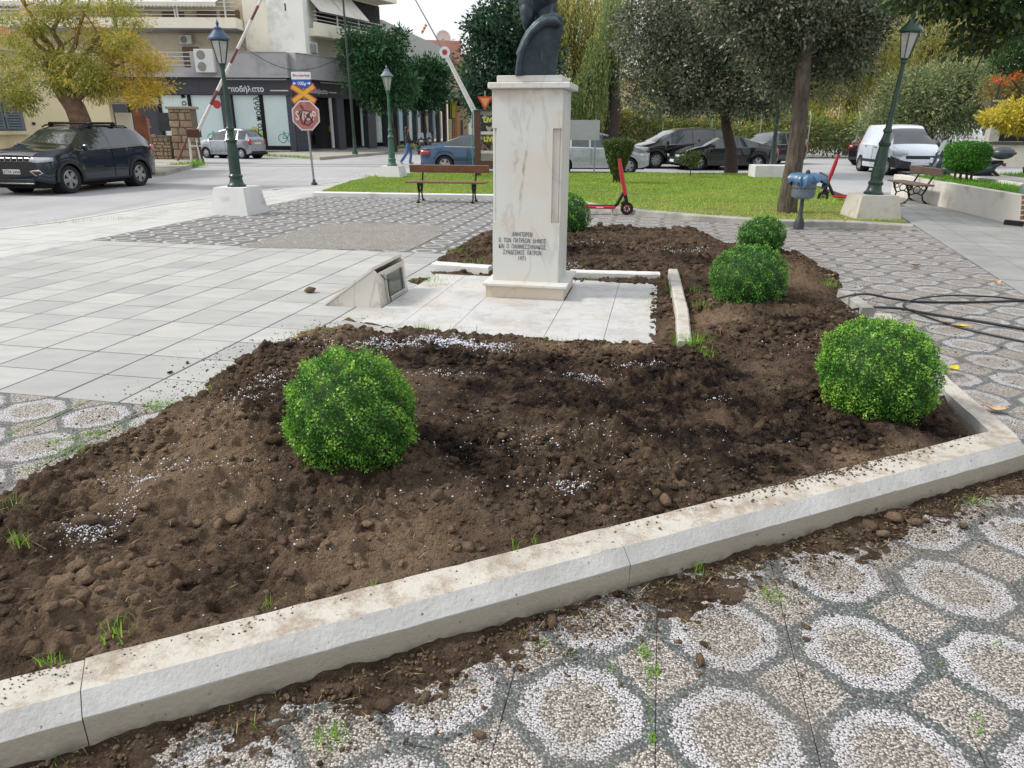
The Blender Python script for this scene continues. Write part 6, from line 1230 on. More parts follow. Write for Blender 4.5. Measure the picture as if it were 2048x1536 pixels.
WA.p('window', wglass, 345, 88, 378, 135, -1.59, -1.52); WA.p('window_blind', M('brown_curtain', '#765e50', .8), 346, 89, 377, 134, -1.515, -1.50); WA.p('window', M('straw_pane', '#c7b78a', .3), 393, 84, 425, 103, -1.59, -1.52)  # right hand pane in a plain straw colour
def ac(W_, x0, y0, x1, y1, d0, d1, fans, label, side='front'):
    o = W_.p('air_conditioner', acm, x0, y0, x1, y1, d0, d1, bev=.02); s0, s1 = W_.S(x0, (y0+y1)/2), W_.S(x1, (y0+y1)/2); z0, z1 = W_.Z(x0, y1), W_.Z(x0, y0)
    for i in range(fans):
        zc = z0+(z1-z0)*(i+.5)/fans; r = min((z1-z0)/fans*.40, (s1-s0)*.33); q = MB().lathe([(r, 0), (r, .015), (r*.9, .02)], 22, W_.F @ Matrix.Translation((s0+(s1-s0)*.36, zc, d1+.001))); q.obj('fan_grille', fanm, B1)
    return o
ac(WA, 402, 101, 439, 147, .58, .95, 2, ''); ac(WA, 341, 65, 366, 84, -1.49, -1.2, 1, ''); ac(WB, 612, 84, 630, 106, -.2, .25, 0, '')
for k in range(5): WB.b('ac_louvre', fanm, WB.S(614, 95)+k*.12, WB.S(614, 95)+k*.12+.06, 6.0, 6.5, .251, .262)
# shop windows
def pane(x0, x1, y0=190, y1=292): return WA.p('shop_window', frost, x0, y0, x1, y1, -.30, -.27)
for x0, x1 in ((323, 378), (384, 444), (468, 520), (528, 586)): pane(x0, x1)
for x in (321, 381, 524): WA.p('mullion', seamm, x-3, 190, x+3, 296, -.34, -.18)
WA.b('window_base', seamm, -13, -.6, .16, .42, -.34, -.16); WA.p('pillar', pillar_m, 446, 190, 466, 300, -.34, -.02); WA.b('kerb_step', M('stone_step', '#b9b4a8', .8), -17, -.4, .0, .16, -.3, .25)
zz = [0.12+.55*k for k in range(7)]
for a, b in zip(zz[:-1], zz[1:]): WA.b('pillar_cladding', pillar_m, WA.S(586, 254), .0, a, b-.012, -.6, .03); WB.b('pillar_cladding', pillar_m, 0.035, WB.S(619, 254), a, b-.012, -.6, .03)
wht = M('sign_white_clean', '', .4); redt = M('red_lettering', '#c24040', .5); WA.text('το', .16, wht, WA.S(456.5, 183), 3.78, .03, bold=.004); WA.text('ποδήλατο', .44, wht, WA.S(462, 183), 3.62, .03, bold=.012); WA.text('πάτρα', .14, redt, WA.S(501, 185), 3.62, .03)
WA.b('small_lettering_line', wht, WA.S(541, 184), WA.S(577, 184), 3.66, 3.72, .021, .03); WB.b('small_lettering_line', wht, WB.S(657, 187), WB.S(672, 187), 3.70, 3.76, .021, .03); WB.text('ποδήλατο', .36, wht, WB.S(620, 184), 3.62, .03, bold=.008)
dkt = M('dark_lettering', '#2c3638', .6); WA.text('το ποδήλα', .50, dkt, WA.S(521, 250), 1.25, -.262, rot=PI/2, bold=.01); WA.text('το π', .50, dkt, WA.S(375, 250), 2.55, -.262, rot=PI/2, bold=.01)
tealp = M('teal_print', '#4fae92', .5); yelp = M('lime_print', '#c2cc62', .5)
def bike(x0, z0, w, d, mat):
    s0 = WA.S(x0, 280); R = w*.24; m = MB()
    P2 = lambda a, b: WA.F @ Vector((s0+a*w, z0+b*w, d))
    for cx_ in (.24, .76): m.tube([P2(cx_+.24*math.cos(q), .24+.24*math.sin(q)) for q in np.linspace(0, 2*PI, 21)], .022, 4, cap=False)
    for l in ([(.24, .24), (.36, .52), (.66, .52), (.46, .24), (.24, .24)], [(.36, .52), (.46, .24)], [(.76, .24), (.64, .60), (.72, .62)], [(.34, .56), (.36, .52)], [(.28, .58), (.40, .58)]): m.tube([P2(*q) for q in l], .022, 4)
    return m.obj('bicycle_decal', mat, B1)
bike(555, .62, 1.10, -.262, tealp); bike(413, .62, 1.10, -.262, tealp); WA.p('flower_decal', yelp, 518.5, 270, 522, 285, -.268, -.262)
for k in range(4):
    m = MB().lathe([(.001, 0), (.26, 0), (.26, .006)], 12, WA.F @ Matrix.Translation((WA.S(519, 275)-.35+.28*math.cos(k*PI/2), 1.05+.28*math.sin(k*PI/2), -.268))); m.obj('flower_decal', yelp, B1)
# right side: open shop front
for x0, x1 in ((664, 667.5),): WB.p('white_post', whitew, x0, 196, x1, 296, -.15, -.05)
for x0, x1 in ((676, 690), (736, 752), (779, 787)): WB.p('pillar', pillar_m, x0, 192, x1, 300, -.45, .0)
sg = M('clear_shop_glass', '#59605f', .06, 0, var=.4, scale=.8, coat=.6)
for x0, x1 in ((625, 663), (692, 712)): WB.p('shop_window', M('dark_shop_glass', '#23282a', .06, 0, var=.5, scale=1.5, coat=.5), x0, 198, x1, 292, -1.5, -1.46)
WB.p('pale_shop_wall', M('pale_interior', '#9aa4a8', .8), 713, 215, 734, 292, -3.9, -3.8); WB.p('glass_door', frost, 752, 205, 778, 292, -1.4, -1.36)  # plain pale wall deep in the shop, frosted door beside it
def mannequin(x, y0, y1, d, mat, lab):
    p = WB.Fw @ Vector((WB.S(x, y1), .17, d)); t = thing('mannequin', lab, 'mannequin', p, .3, 'shop window mannequins'); bm = bmesh.new()
    ico(bm, (0, 0, 1.25), (.2, .14, .36)); ico(bm, (0, 0, 1.66), (.09, .09, .12)); ico(bm, (-.09, 0, .55), (.09, .09, .5)); ico(bm, (.09, 0, .55), (.09, .09, .5)); ico(bm, (-.23, 0, 1.2), (.06, .06, .34)); ico(bm, (.23, 0, 1.2), (.06, .06, .34)); ico(bm, (0, 0, 1.45), (.06, .06, .15))
    remesh('figure', bm, .035, M('mannequin_dark', '#2b2a2c', .7), t, 2); bm = bmesh.new(); ico(bm, (0, 0, 1.25), (.23, .17, .36)); ico(bm, (.23, 0, 1.25), (.08, .08, .26)); ico(bm, (-.23, 0, 1.25), (.08, .08, .26)); remesh('jersey', bm, .035, mat, t, 2)
mannequin(648, 0, 292, -1.2, M('red_jersey', '#9c3b35', .7), 'shop mannequin in a red jersey behind the glass right of the stop sign'); mannequin(694, 0, 292, -1.1, M('lime_jersey', '#a9b52e', .7), 'shop mannequin in a lime yellow jersey behind the thin green pole')
WB.p('interior_shelf', M('shelf_mix', '#5f5142', .8, var=.6, scale=6), 634, 240, 660, 262, -2.4, -2.2)
# upper right: balconies with awning
WB.b('upper_wall', cream, WB.S(604, 50), eB, 5.84, 13, -6, -.8); WB.p('corner_strip', whitewall, 603, 20, 613, 100, -.8, .0)
s0, s1 = WB.S(613, 60), eB
WB.b('first_balcony', cream, s0, s1, 6.95, 7.38, -.8, .75); WB.b('balcony_parapet', cream, s0, s1, 7.38, 7.72, .55, .75)
for k in range(3):
    z = 7.88+k*.22; m = MB().tube([(s0, z, .68), (s1, z, .68)], .024, 6); m.v = [tuple(WB.F @ Vector(v)) for v in m.v]; m.obj('railing_bar', railm, B1)
for q in (.25, .5, .75): WB.b('railing_post', railm, s0+(s1-s0)*q-.04, s0+(s1-s0)*q+.04, 7.7, 8.35, .64, .72)
WB.b('painted_balcony_shade', dark_in, s0+.1, s1, 7.4, 9.8, -.79, -.74)  # dark sheet over the wall, painted as the shade under the upper balcony
for a, b in ((s0+.15, s0+.50*(WB.S(715, 60)-s0)), (s0+.515*(WB.S(715, 60)-s0), WB.S(715, 60))):
    m = MB(); m.add([WB.F @ Vector(v) for v in ((a, 9.9, -.6), (b, 9.9, -.6), (b, 8.30, 1.05), (a, 8.30, 1.05))], [(0, 1, 2, 3)]); o = m.obj('awning', awn, B1); q = o.modifiers.new('s', 'SOLIDIFY'); q.thickness = .02
WB.b('second_balcony', cream, s0, s1, 9.9, 10.3, -.8, .8); WB.b('balcony_parapet', cream, s0, s1, 10.3, 10.9, .6, .8); WB.b('roof_volume', whitewall, s0, s1-3, 10.3, 14, -6, -.8)
m = MB()
for (x, y, d) in ((609, 12, 0), ):
    m.box(WB.S(578, 10)-.1, WB.S(578, 10)+.1, 8.2, 8.6, -.3, -.2, WB.F)
m.obj('wall_bracket', dk, B1)
# cable from the wall to the pole
cb = MB(); a, b = at(480, 89, 47.2), at(688, 112, 44); pts = [a.lerp(b, t)-Vector((0, 0, 1.05*math.sin(PI*t)*1.0)) for t in np.linspace(0, 1, 14)]; cb.tube(pts, .018, 5); tag(cb.obj('overhead_cable', seamm), 'thin cable sagging across the grey balcony band to the slim green pole', 'cable')
# far kerb and pavement in front of the shop
sw = MB(); SWP = [gp(240, 352), gp(330, 348), gp(392, 331), gp(389, 309), gp(515, 304.5), gp(560, 311), gp(640, 318), gp(770, 307), gp(800, 301), Vector((-4, 90, 0)), Vector((-13, 90, 0)), Vector((-10, 60, 0)), C1+Vector((.3, -.2, 0)), Vector((-34, 48, 0)), Vector((-34, 30, 0))]
sw.prism([(p.x, p.y) for p in SWP], RZ-.02, .09); sw.obj('far_pavement', M('stone_pavement', '#a3a099', .85, var=.12, scale=.8, dirt=(srgb('#7d7a6e'), .4), dscale=.5), kind='structure')
# ---- shops further down the street, and the pink building
B2 = thing('shop_row', 'row of ground floor shops with dark pillars farther down the side street behind the trees', 'building', at(775, 254, 60).xy.to_3d()); W2 = Wall(B2, B2.location, at(905, 254, 84).xy.to_3d()-B2.location)
L2 = W2.S(905)
W2.b('back_wall', dark_in, 0, L2, 0, 4.4, -5, -3); W2.b('upper_floor', M('pale_grey_render', '#a6aaa6', .85, var=.06), 0, L2, 4.4, 9.2, -5, .0); W2.b('balcony', greyconc, L2*.55, L2, 4.6, 5.2, .0, 1.0)
for k in range(3):
    m = MB().tube([(L2*.55, 5.4+k*.3, .95), (L2, 5.4+k*.3, .95)], .04, 5); m.v = [tuple(W2.F @ Vector(v)) for v in m.v]; m.obj('railing_bar', railm, B2)
for k in range(9): W2.b('pillar', pillar_m, L2*k/8-.25, L2*k/8+.25, 0, 4.4, -.4, .02)
for k in range(8): W2.b('shop_window', [frost, M('cream_shop', '#d2cfae', .5), M('pale_blue_shop', '#a9cbd6', .5), frost][k % 4], L2*(k+.1)/8, L2*(k+.85)/8, .4, 3.1, -1.2, -1.1); W2.b('shop_sign', dark_in, L2*(k+.05)/8, L2*(k+.95)/8, 3.2, 4.2, -.9, -.8)
for k in (4, 5, 6, 7): W2.b('window', wglass, L2*(k+.3)/8, L2*(k+.6)/8, 5.3, 7.4, .001, .03)
pinkm = M('pink_render', '#bf8a7c', .85, var=.06); peach = M('peach_render', '#c3a78c', .85, var=.06)
B3 = thing('pink_building', 'pink and peach building with a projecting upper floor and rooftop dish down the street', 'building', at(905, 254, 84).xy.to_3d()); W3 = Wall(B3, B3.location, (1, .25, 0))
W3.b('wall', peach, 0, W3.S(936, 200), 0, 9.0, -8, .0); W3.p('upper_box', pinkm, 851, 82, 921, 132, -6, .6); W3.p('roof_terrace', pinkm, 905, 116, 948, 129, -4, 1.2); W3.p('side_box', peach, 926, 108, 944, 117, -4, .4); W3.p('pink_panel', pinkm, 903, 172, 934, 193, .0, .9); W3.p('dark_shop_front', dark_in, 905, 196, 934, 212, .0, .05)
W3.p('window', wglass, 912, 140, 924, 150, .0, .04); W3.p('yellow_banner', M('yellow_banner', '#b9bb45', .6), 900, 203, 910, 236, .1, .2); W3.p('orange_strip', M('orange_strip', '#c9784f', .6), 908, 205, 914, 280, .02, .1); W3.p('door', M('brown_door', '', .7), 921, 240, 926, 280, .0, .05); W3.p('cream_panel', M('cream_shop', '', .5), 896, 238, 903, 285, .2, .3)
MB().lathe([(.001, 0), (.5, .06), (.8, .2)], 18, W3.F @ Matrix.Translation((W3.S(889, 75), W3.Z(889, 75), -1)), caps=False).obj('satellite_dish', acm, B3); MB().tube([W3.F @ Vector((W3.S(889, 75), W3.Z(889, 86), -1)), W3.F @ Vector((W3.S(889, 75), W3.Z(889, 75), -1))], .06, 6).obj('dish_mast', galv, B3)
B4 = thing('white_building', 'low white building closing the far end of the street between the trees', 'building', (-8, 120, 0)); 
MB().box(-14, 14, 0, 10, 0, 9).obj('wall', M('far_white_wall', '#c5c4bd', .9), B4); [MB().box(-12+3.6*k, -10+3.6*k, -.1, .0, 1.5+4*j, 3.4+4*j).obj('window', wglass, B4) for k in range(7) for j in range(2)]
B5 = thing('apartment_block', 'tall cream apartment block behind the yellow house and autumn tree', 'building', at(70, 254, 62).xy.to_3d()); MB().box(-16, 12, 0, 12, 0, 17).obj('wall', cream, B5)
for j in range(5):
    MB().box(-15.5, 11.5, -1.2, 0, 2.9+3*j, 3.1+3*j).obj('balcony_slab', whitewall, B5)
    for k in range(4): MB().tube([(-15.5, -1.15, 3.25+3*j+.22*k), (11.5, -1.15, 3.25+3*j+.22*k)], .03, 5).obj('railing_bar', railm, B5)
    for k in range(6): MB().box(-14+4.4*k, -12+4.4*k, -.05, .001, 3.2+3*j, 5.4+3*j).obj('balcony_door', wglass, B5)
# ---- yellow house on the left
yh = M('pale_yellow_render', '#e9dab4', .85, var=.04, scale=1, bump=.1, dirt=(srgb('#c2ad7f'), .3), dscale=.5)
HO = at(0, 254, 23).xy.to_3d(); HE = Vector((.3, .954, 0)); B0 = thing('yellow_house', 'low pale yellow house with grey shutters and red tiled eave at the left edge', 'house', HO); W0 = Wall(B0, HO, HE); R0 = W0.S(219, 220)
W0.b('wall', yh, -14, R0, 0, 3.95, -8, 0); W0.b('cornice', yh, -14, W0.S(150, 105), 3.72, 3.95, .0, .22)
shm = M('grey_shutter', '#6f7a85', .6, var=.06); s0, s1 = W0.S(-40, 210), W0.S(36, 210); z0, z1 = W0.Z(10, 258), W0.Z(10, 160)
W0.b('shutter_frame', shm, s0, s1+.06, z0-.06, z1+.06, .0, .05); W0.b('window_sill', yh, s0-.1, s1+.15, z0-.16, z0-.06, .0, .14)
for q in range(2):
    a, b = s0+(s1-s0)*q/2+.03, s0+(s1-s0)*(q+1)/2-.03; sh_ = W0.b('shutter', shm, a, b, z0, z1, .051, .06); n = 18
    for (u0, u1, v0, v1) in ((a, a+.06, z0, z1), (b-.06, b, z0, z1)): W0.b('stile', shm, u0, u1, v0, v1, .061, .09, sh_)
    for k in range(n):
        zc = z0+(z1-z0)*(k+.5)/n; MB().box(a+.062, b-.062, -.003, .003, -.035, .035, W0.F @ Matrix.Translation((0, zc, .085)) @ Matrix.Rotation(.9, 4, 'X')).obj('slat', shm, sh_)
W0.b('shutter_stop', iron, s1+.35, s1+.42, z0+.12, z0+.2, .0, .06)
tilem = M('terracotta_tile', '#9c5547', .8, var=.22, scale=3); rf = W0.b('roof_board', M('roof_edge', '#a98372', .8), -14, W0.S(42, 100), 3.96, 4.06, -1, .45); rt = W0.S(42, 90)
for r_ in range(6):
    for k in range(32):
        sc_ = rt-.11-.22*k
        if sc_ < W0.S(-120, 90): break
        Mx = W0.F @ Matrix.Translation((sc_, 4.10+r_*.13, .42-r_*.36)) @ Matrix.Rotation(-.35+PI/2, 4, 'X') @ Matrix.Rotation(0, 4, 'Z'); m = MB()
        q = 6; vs = []
        for e, rr in ((0, .10), (.42, .085)):
            for j in range(q+1): w = PI*j/q; vs.append(W0.F @ Vector((sc_+rr*math.cos(w), 4.08+r_*.125+e*.34+rr*.75*math.sin(w), .45-r_*.36-e)))
        m.add(vs, [(j, j+1, j+q+2, j+q+1) for j in range(q)]+[tuple(range(q+1))]); m.obj('roof_tile', tilem, B0)
P5 = at(222, 254, 28.5).xy.to_3d(); B6 = thing('entrance_canopy', 'pale flat canopy over a cream gate post beside the yellow house', 'porch', P5); W6 = Wall(B6, P5, (1, .15, 0))
W6.p('canopy', M('canopy_board', '#bcae93', .8), 182, 192, 292, 206, -1.5, 1.2); W6.p('gate_post', yh, 198, 206, 224, 285, -.3, .0); W6.p('number_plate_blue', M('navy_plate', '#27304a', .5), 197, 210, 214, 219, .001, .03); W6.p('dark_gap', dark_in, 181, 206, 197, 280, -.6, -.4); W6.p('orange_wall', M('orange_graffiti_wall', '#93604f', .85, var=.35, scale=3), 258, 232, 284, 290, -.9, -.7); W6.p('white_panel', whitewall, 226, 225, 258, 280, -.5, -.4)
# ---- ruined stone wall and stone pillar
stm = NG('rubble_stone'); _o = stm.n('ObjectInfo'); _c = stm.ramp(_o.outputs['Random'], [(0, srgb('#7d6a5a')), (.4, srgb('#98826d')), (.75, srgb('#a8947c')), (1, srgb('#8a6a58'))]); _c = stm.mix(.4, _c, stm.ramp(stm.noise(stm.pos(), 9, 6), [(.3, srgb('#6c5c4d')), (.7, srgb('#ab9a84'))])); stm.set(_c, .9); stm.bump(stm.noise(stm.pos(), 25, 5), .5, .02); stm = stm.m
mort = M('mortar', '#6d6456', .95, var=.2, scale=8)
PO = at(366, 254, 35.5).xy.to_3d(); SPi = thing('stone_pillar', 'rough stone gate pillar with flat cap standing behind the left barrier', 'pillar', PO); WP_ = Wall(SPi, PO, (1, 0, 0)); a, b = WP_.S(342, 270), WP_.S(386, 270); zt = WP_.Z(366, 218)
WP_.b('core', mort, a+.03, b-.03, -.06, zt, -.8, -.03)
protos = []
def stone_mesh(w, h, d, seed):
    r = random.Random(seed); bm = bmesh.new(); bmesh.ops.create_cube(bm, size=1)
    for v in bm.verts: v.co = Vector((v.co.x*w*(1+r.uniform(-.1, .02)), v.co.y*h*(1+r.uniform(-.12, .02)), v.co.z*d))
    bmesh.ops.bevel(bm, geom=list(bm.edges), offset=min(w, h)*.12, segments=1, affect='EDGES'); me = bpy.data.meshes.new('stone'); bm.to_mesh(me); bm.free(); me.materials.append(stm); return me
def stones(W_, a, b, z0, z1, hmin, hmax, wmin, wmax, d, seed, ragged=0):
    r = random.Random(seed); z = z0
    while z < z1-.05:
        h = min(r.uniform(hmin, hmax), z1-z); x = a
        while x < b-.04:
            w = min(r.uniform(wmin, wmax), b-x)
            if b-x-w < wmin*.5: w = b-x
            if not (ragged and z+h > z1-ragged*(.3+.7*abs(math.sin(x*2.1)))):
                o = bpy.data.objects.new('stone', stone_mesh(w-.025, h-.025, .14, r.random())); COL.objects.link(o); o.parent = W_.t; o.matrix_local = W_.F @ Matrix.Translation((x+w/2, z+h/2, d+r.uniform(-.02, .02)))
            x += w
        z += h
stones(WP_, a, b, -.05, zt, .20, .36, .26, .50, -.05, 3); WP_.b('cap', M('cap_stone', '#9a8f80', .9), a-.08, b+.08, zt, zt+.12, -.9, .08, bev=.02)
RO = at(300, 254, 35.9).xy.to_3d(); RW = thing('stone_wall', 'ruined low rubble stone wall between the car and the stone pillar', 'wall', RO); WR = Wall(RW, RO, (1, 0, 0)); a2, b2 = WR.S(272, 290), WR.S(341, 290); zt2 = WR.Z(310, 228)
WR.b('core', mort, a2+.05, b2, -.06, zt2*.55, -.7, -.05); stones(WR, a2, b2, -.05, zt2*.72, .12, .22, .16, .38, -.05, 8, .5); WR.p('dark_gate', dk, 308, 225, 341, 262, -.5, -.4); stones(WR, a2, WR.S(300, 250), zt2*.70, zt2, .12, .2, .16, .3, -.05, 9, .2)
rs = thing('round_sign', 'rusty brown round sign back on a thin dark post beside the stone wall', 'sign', at(275, 254, 33).xy.to_3d()); MB().tube([(0, 0, RZ), (-.05, 0, 2.1)], .03, 6).obj('post', dk, rs); c0 = at(270, 229, 33); MB().prism(ngon(22, .26), 0, .02, Matrix.Translation((c0.x-rs.location.x, -.05, c0.z)) @ F0).obj('disc', M('rusty_disc', '#7b4233', .7, var=.25, scale=8), rs)
# ---- right side: retaining wall, planted strip, low wall with gate column
rw = M('stained_white_wall', '#cfccc6', .8, var=.05, scale=1.5, bump=.3, bscale=12, dirt=(srgb('#a09786'), .35), dscale=1.8)
RA, RB = gp(1781, 390), gp(2034, 452); dR = (RB-RA).normalized(); nR = Vector((dR.y, -dR.x, 0)); nR = nR if nR.x < 0 else -nR
rt_ = thing('retaining_wall', 'low white plastered retaining wall behind the ornate bench, grass growing on top', 'wall', RA)
RBx = RB+dR*1.2; back = -nR
def poly_on(pts): return [((p-RA).x, (p-RA).y) for p in pts]
m = MB(); m.prism(poly_on([RA, RBx, RBx+back*.18, RA+back*.18+dR*.0]), -.02, .52); m.obj('wall_face', rw, rt_); m = MB(); m.prism(poly_on([RA+back*.182, RA+back*2.4-dR*1.5, RA+back*2.5-dR*1.5, RA+back*.3+dR*.1]), -.02, .50); m.obj('wall_return', rw, rt_)
pb_ = MB(); PBP = [RA+back*.185+dR*.1, RBx+back*.185, RBx+back*14, RA+back*14-dR*6, RA+back*2.4-dR*1.4]; pb_.prism([(p.x, p.y) for p in PBP], -.02, .46); pbo = pb_.obj('planted_bank', lawn_soil, kind='structure')
n = 60000; x = GR.uniform(8.5, 20, n); y = GR.uniform(10, 27, n); k = inpoly(x, y, [(p.x, p.y) for p in PBP]); x, y = x[k], y[k]; 
pp = np.stack([x-RA.x, y-RA.y], 1)@np.array([back.x, back.y]); k = ~((pp > 1.5) & (pp < 3.2)); x, y = x[k], y[k]
v, f, a_ = blades(x, y, np.full(len(x), .45), GR.uniform(.05, .13, len(x)), .006+.0006*y, np.clip(GR.normal(.22, .14, len(x)), 0, 1), GR, .9, 2); link('bank_grass', npmesh('bank_grass', v, f, leaf_mat('bank_grass_blades', ['#4f8a22', '#63a52c', '#83bb3c', '#a4c850'], .5, .35, .3), attr=a_), kind='stuff')
m = MB(); m.prism([(p.x, p.y) for p in (RA+back*1.6-dR*2, RBx+back*1.6, RBx+back*1.75, RA+back*1.75-dR*2)], .44, .52); tag(m.obj('bank_kerb', whitew), 'narrow pale kerb running through the grass behind the white retaining wall', 'kerb')
m = MB(); m.prism([(p.x, p.y) for p in (RA+back*1.76-dR*2, RBx+back*1.76, RBx+back*3.1, RA+back*3.1-dR*2)], .44, .475); m.obj('bank_path', path_m, kind='structure')
LW = thing('low_garden_wall', 'old white garden wall with a dark coping and stone gate column at the right edge', 'wall', at(2010, 254, 20.5).xy.to_3d()); WL = Wall(LW, LW.location, (1, -.25, 0))
WL.p('wall_face', rw, 1984, 290, 2200, 335, -.25, 0); WL.p('coping', M('dark_coping', '#4b4a46', .8), 1984, 284, 2200, 290, -.3, .05); WL.p('gate_column', M('grey_stone_column', '#a6a39d', .85, var=.15, scale=4), 1986, 200, 2006, 284, -.35, -.02); WL.p('column_cap', M('dark_coping', '', .8), 1982, 203, 2022, 213, -.5, .02); WL.p('dark_opening', dark_in, 2006, 213, 2200, 284, -.6, -.5)
# ---- cream buildings glimpsed through the trees
B7 = thing('cream_building', 'warm cream building glimpsed between the tree trunks beyond the parked cars', 'building', (16, 66, 0)); warm = M('painted_sunlit_cream', '#e0c296', .85, var=.08, scale=.5)  # bright cream with the sunlight put into the wall colour
MB().box(-10, 3, 0, 8, 0, 5.5).obj('wall', warm, B7); MB().box(-10.4, 3.4, -.5, 8.4, 5.5, 5.8).obj('roof', tilem, B7); [MB().box(-8+3*k, -6.6+3*k, -.06, .001, 1.2, 3.4).obj('window', wglass, B7) for k in range(4)]
MB().box(5.0, 7.5, -3, -2.5, 0, 3.6).obj('yellow_panel', M('bright_yellow_panel', '#e5b82a', .6), B7)
B8 = thing('pale_building', 'pale pinkish building glimpsed under the willow beyond the brown car', 'building', (33, 68, 0)); MB().box(-4, 5, 0, 8, 0, 9).obj('wall', M('pale_pink_wall', '#dcc0a6', .85, var=.06), B8); [MB().box(-3+2.4*k, -1.6+2.4*k, -.06, .001, 1.2+3.4*j, 3.2+3.4*j).obj('window', wglass, B8) for k in range(3) for j in range(2)]
# ---- chain link fence behind the cars
CF = thing('chain_link_fence', 'green chain link fence on pale posts behind the parked cars', 'fence', (3, 44, 0)); fm = M('green_wire', '#5a6d5e', .6)
fl = 34.0
for k in range(13): MB().tube([(k*fl/12, 0, -.06), (k*fl/12, 0, 2.3), (k*fl/12+.0, .25, 2.55)], .035, 6).obj('post', M('pale_green_post', '#8b9c86', .6), CF)
m = MB(); st_h = 2.2
for k in range(int(fl/.16)):
    for sg in (1, -1):
        x0 = k*.16; x1 = x0+sg*1.1
        m.tube([(x0, .0, .0), (max(0, min(fl, x1)), 0, st_h)], .006, 3, cap=False)
for z in (.1, 1.1, 2.2): m.tube([(0, 0, z), (fl, 0, z)], .01, 4)
m.obj('wire_mesh', fm, CF, kind='stuff')
# ================================================================ TREES
bark = NG('bark'); P_ = bark.pos(); mp = bark.n('Mapping'); bark.l(P_, mp.inputs[0]); mp.inputs['Scale'].default_value = (9, 9, 1.8)
_nn = bark.noise(mp.outputs[0], 2.2, 7, .65); bark.set(bark.ramp(_nn, [(.3, srgb('#332d27')), (.55, srgb('#5c5349')), (.75, srgb('#7b7165'))]), .95); bark.bump(_nn, .9, .04); bark = bark.m
bark_r = M('reddish_bark', '#7d6450', .95, var=.35, scale=9, bump=.9, bscale=16); bark_d = M('dark_bark', '#3f352d', .95, var=.4, scale=10, bump=.9, bscale=18)
TR = np.random.default_rng(17)
def crown(blobs, ncl, m, cr, L, Wd, droop=0.0, shell=.55, spread=.8, seed=1):
    """blobs: (centre, (rx,ry,rz), weight); leaves gathered round twig ends"""
    r = np.random.default_rng(seed); w = np.array([b[2] for b in blobs], float); w /= w.sum(); out = []; k = r.choice(len(blobs), ncl, p=w)
    c = np.array([b[0][:] for b in blobs])[k]; rad = np.array([b[1] for b in blobs])[k]; d = unit(r.normal(size=(ncl, 3))); rr = r.uniform(shell, 1.05, (ncl, 1))**.8; cc = c+d*rad*rr
    P = np.repeat(cc, m, 0); D = np.repeat(d, m, 0); n = len(P); g = r.normal(size=(n, 3)); P = P+g*cr*np.array([1, 1, .7]); 
    ax = unit(g*spread+D*.5+r.normal(size=(n, 3))*.4+np.array([0, 0, -droop])); nor = r.normal(size=(n, 3))+np.array([0, 0, .9]); ll = r.uniform(.6, 1.35, n)*L
    rnd = np.clip(np.repeat(r.normal(.5, .22, ncl), m)+r.normal(0, .13, n), 0, 1); return leaves(P, ax, nor, ll, ll*Wd, rnd, .15)
def strands(blobs, ns, length, step, L, Wd, seed=1):
    r = np.random.default_rng(seed); w = np.array([b[2] for b in blobs], float); w /= w.sum(); k = r.choice(len(blobs), ns, p=w); c = np.array([b[0][:] for b in blobs])[k]; rad = np.array([b[1] for b in blobs])[k]
    d = unit(r.normal(size=(ns, 3))+np.array([0, 0, .3])); top = c+d*rad*r.uniform(.35, 1, (ns, 1)); ln = r.uniform(.4, 1.2, ns)*length; q = int(length*1.0/step); t = (np.arange(q)+.5)/q
    P = top[:, None, :]-np.array([0, 0, 1])*(ln[:, None]*t[None, :])[..., None]+(r.normal(size=(ns, 1, 3))*.16*np.array([1, 1, 0]))*(t[None, :, None]**.5)
    P = P.reshape(-1, 3)+r.normal(size=(ns*q, 3))*.035; n = len(P); ax = unit(r.normal(size=(n, 3))*.45+np.array([0, 0, -1])); ll = r.uniform(.6, 1.3, n)*L
    rnd = np.clip(np.repeat(r.normal(.5, .23, ns), q)+r.normal(0, .12, n), 0, 1); return leaves(P, ax, r.normal(size=(n, 3)), ll, ll*Wd, rnd, .1)
def tree(name, label, base, trunk, parts, barkm, limbs=None, cat='tree', group=None, twigs=0, seed=1):
    """trunk: list of (Vector, radius) in world; parts: list of (part name, (v,f,a), material)"""
    t = thing(name, label, cat, base, 0, group); B = Vector(base); m = MB(); r = random.Random(seed)
    m.tube([p-B for p, _ in trunk], [q for _, q in trunk], 14); m.obj('trunk', barkm, t, smooth=60)
    if limbs:
        for (a, b, ra, rb) in limbs:
            m = MB(); a, b = Vector(a)-B, Vector(b)-B; L = (b-a).length; pts = [a]
            for k in range(1, 5): pts.append(a.lerp(b, k/5)+Vector((r.uniform(-1, 1), r.uniform(-1, 1), r.uniform(-.3, 1)))*L*.06)
            pts.append(b); m.tube(pts, [ra+(rb-ra)*k/5 for k in range(6)], 8)
            for k in range(twigs):
                s = pts[r.randint(1, 5)]; e = s+Vector((r.gauss(0, 1), r.gauss(0, 1), r.gauss(.3, .8))).normalized()*L*r.uniform(.2, .45); m.tube([s, s.lerp(e, .5)+Vector((0, 0, L*.03)), e], [rb*.8, rb*.5, rb*.2], 5)
            m.obj('limb', barkm, t, smooth=60)
    for (nm, (v, f, a), mt) in parts: link(nm, npmesh(nm, v-np.array(B[:]), f, mt, attr=a), t)
    return t
def PB(x, y, Y, rx, ry, rz, w=None): return (at(x, y, Y), (rx, ry, rz), w if w else rx*rz)
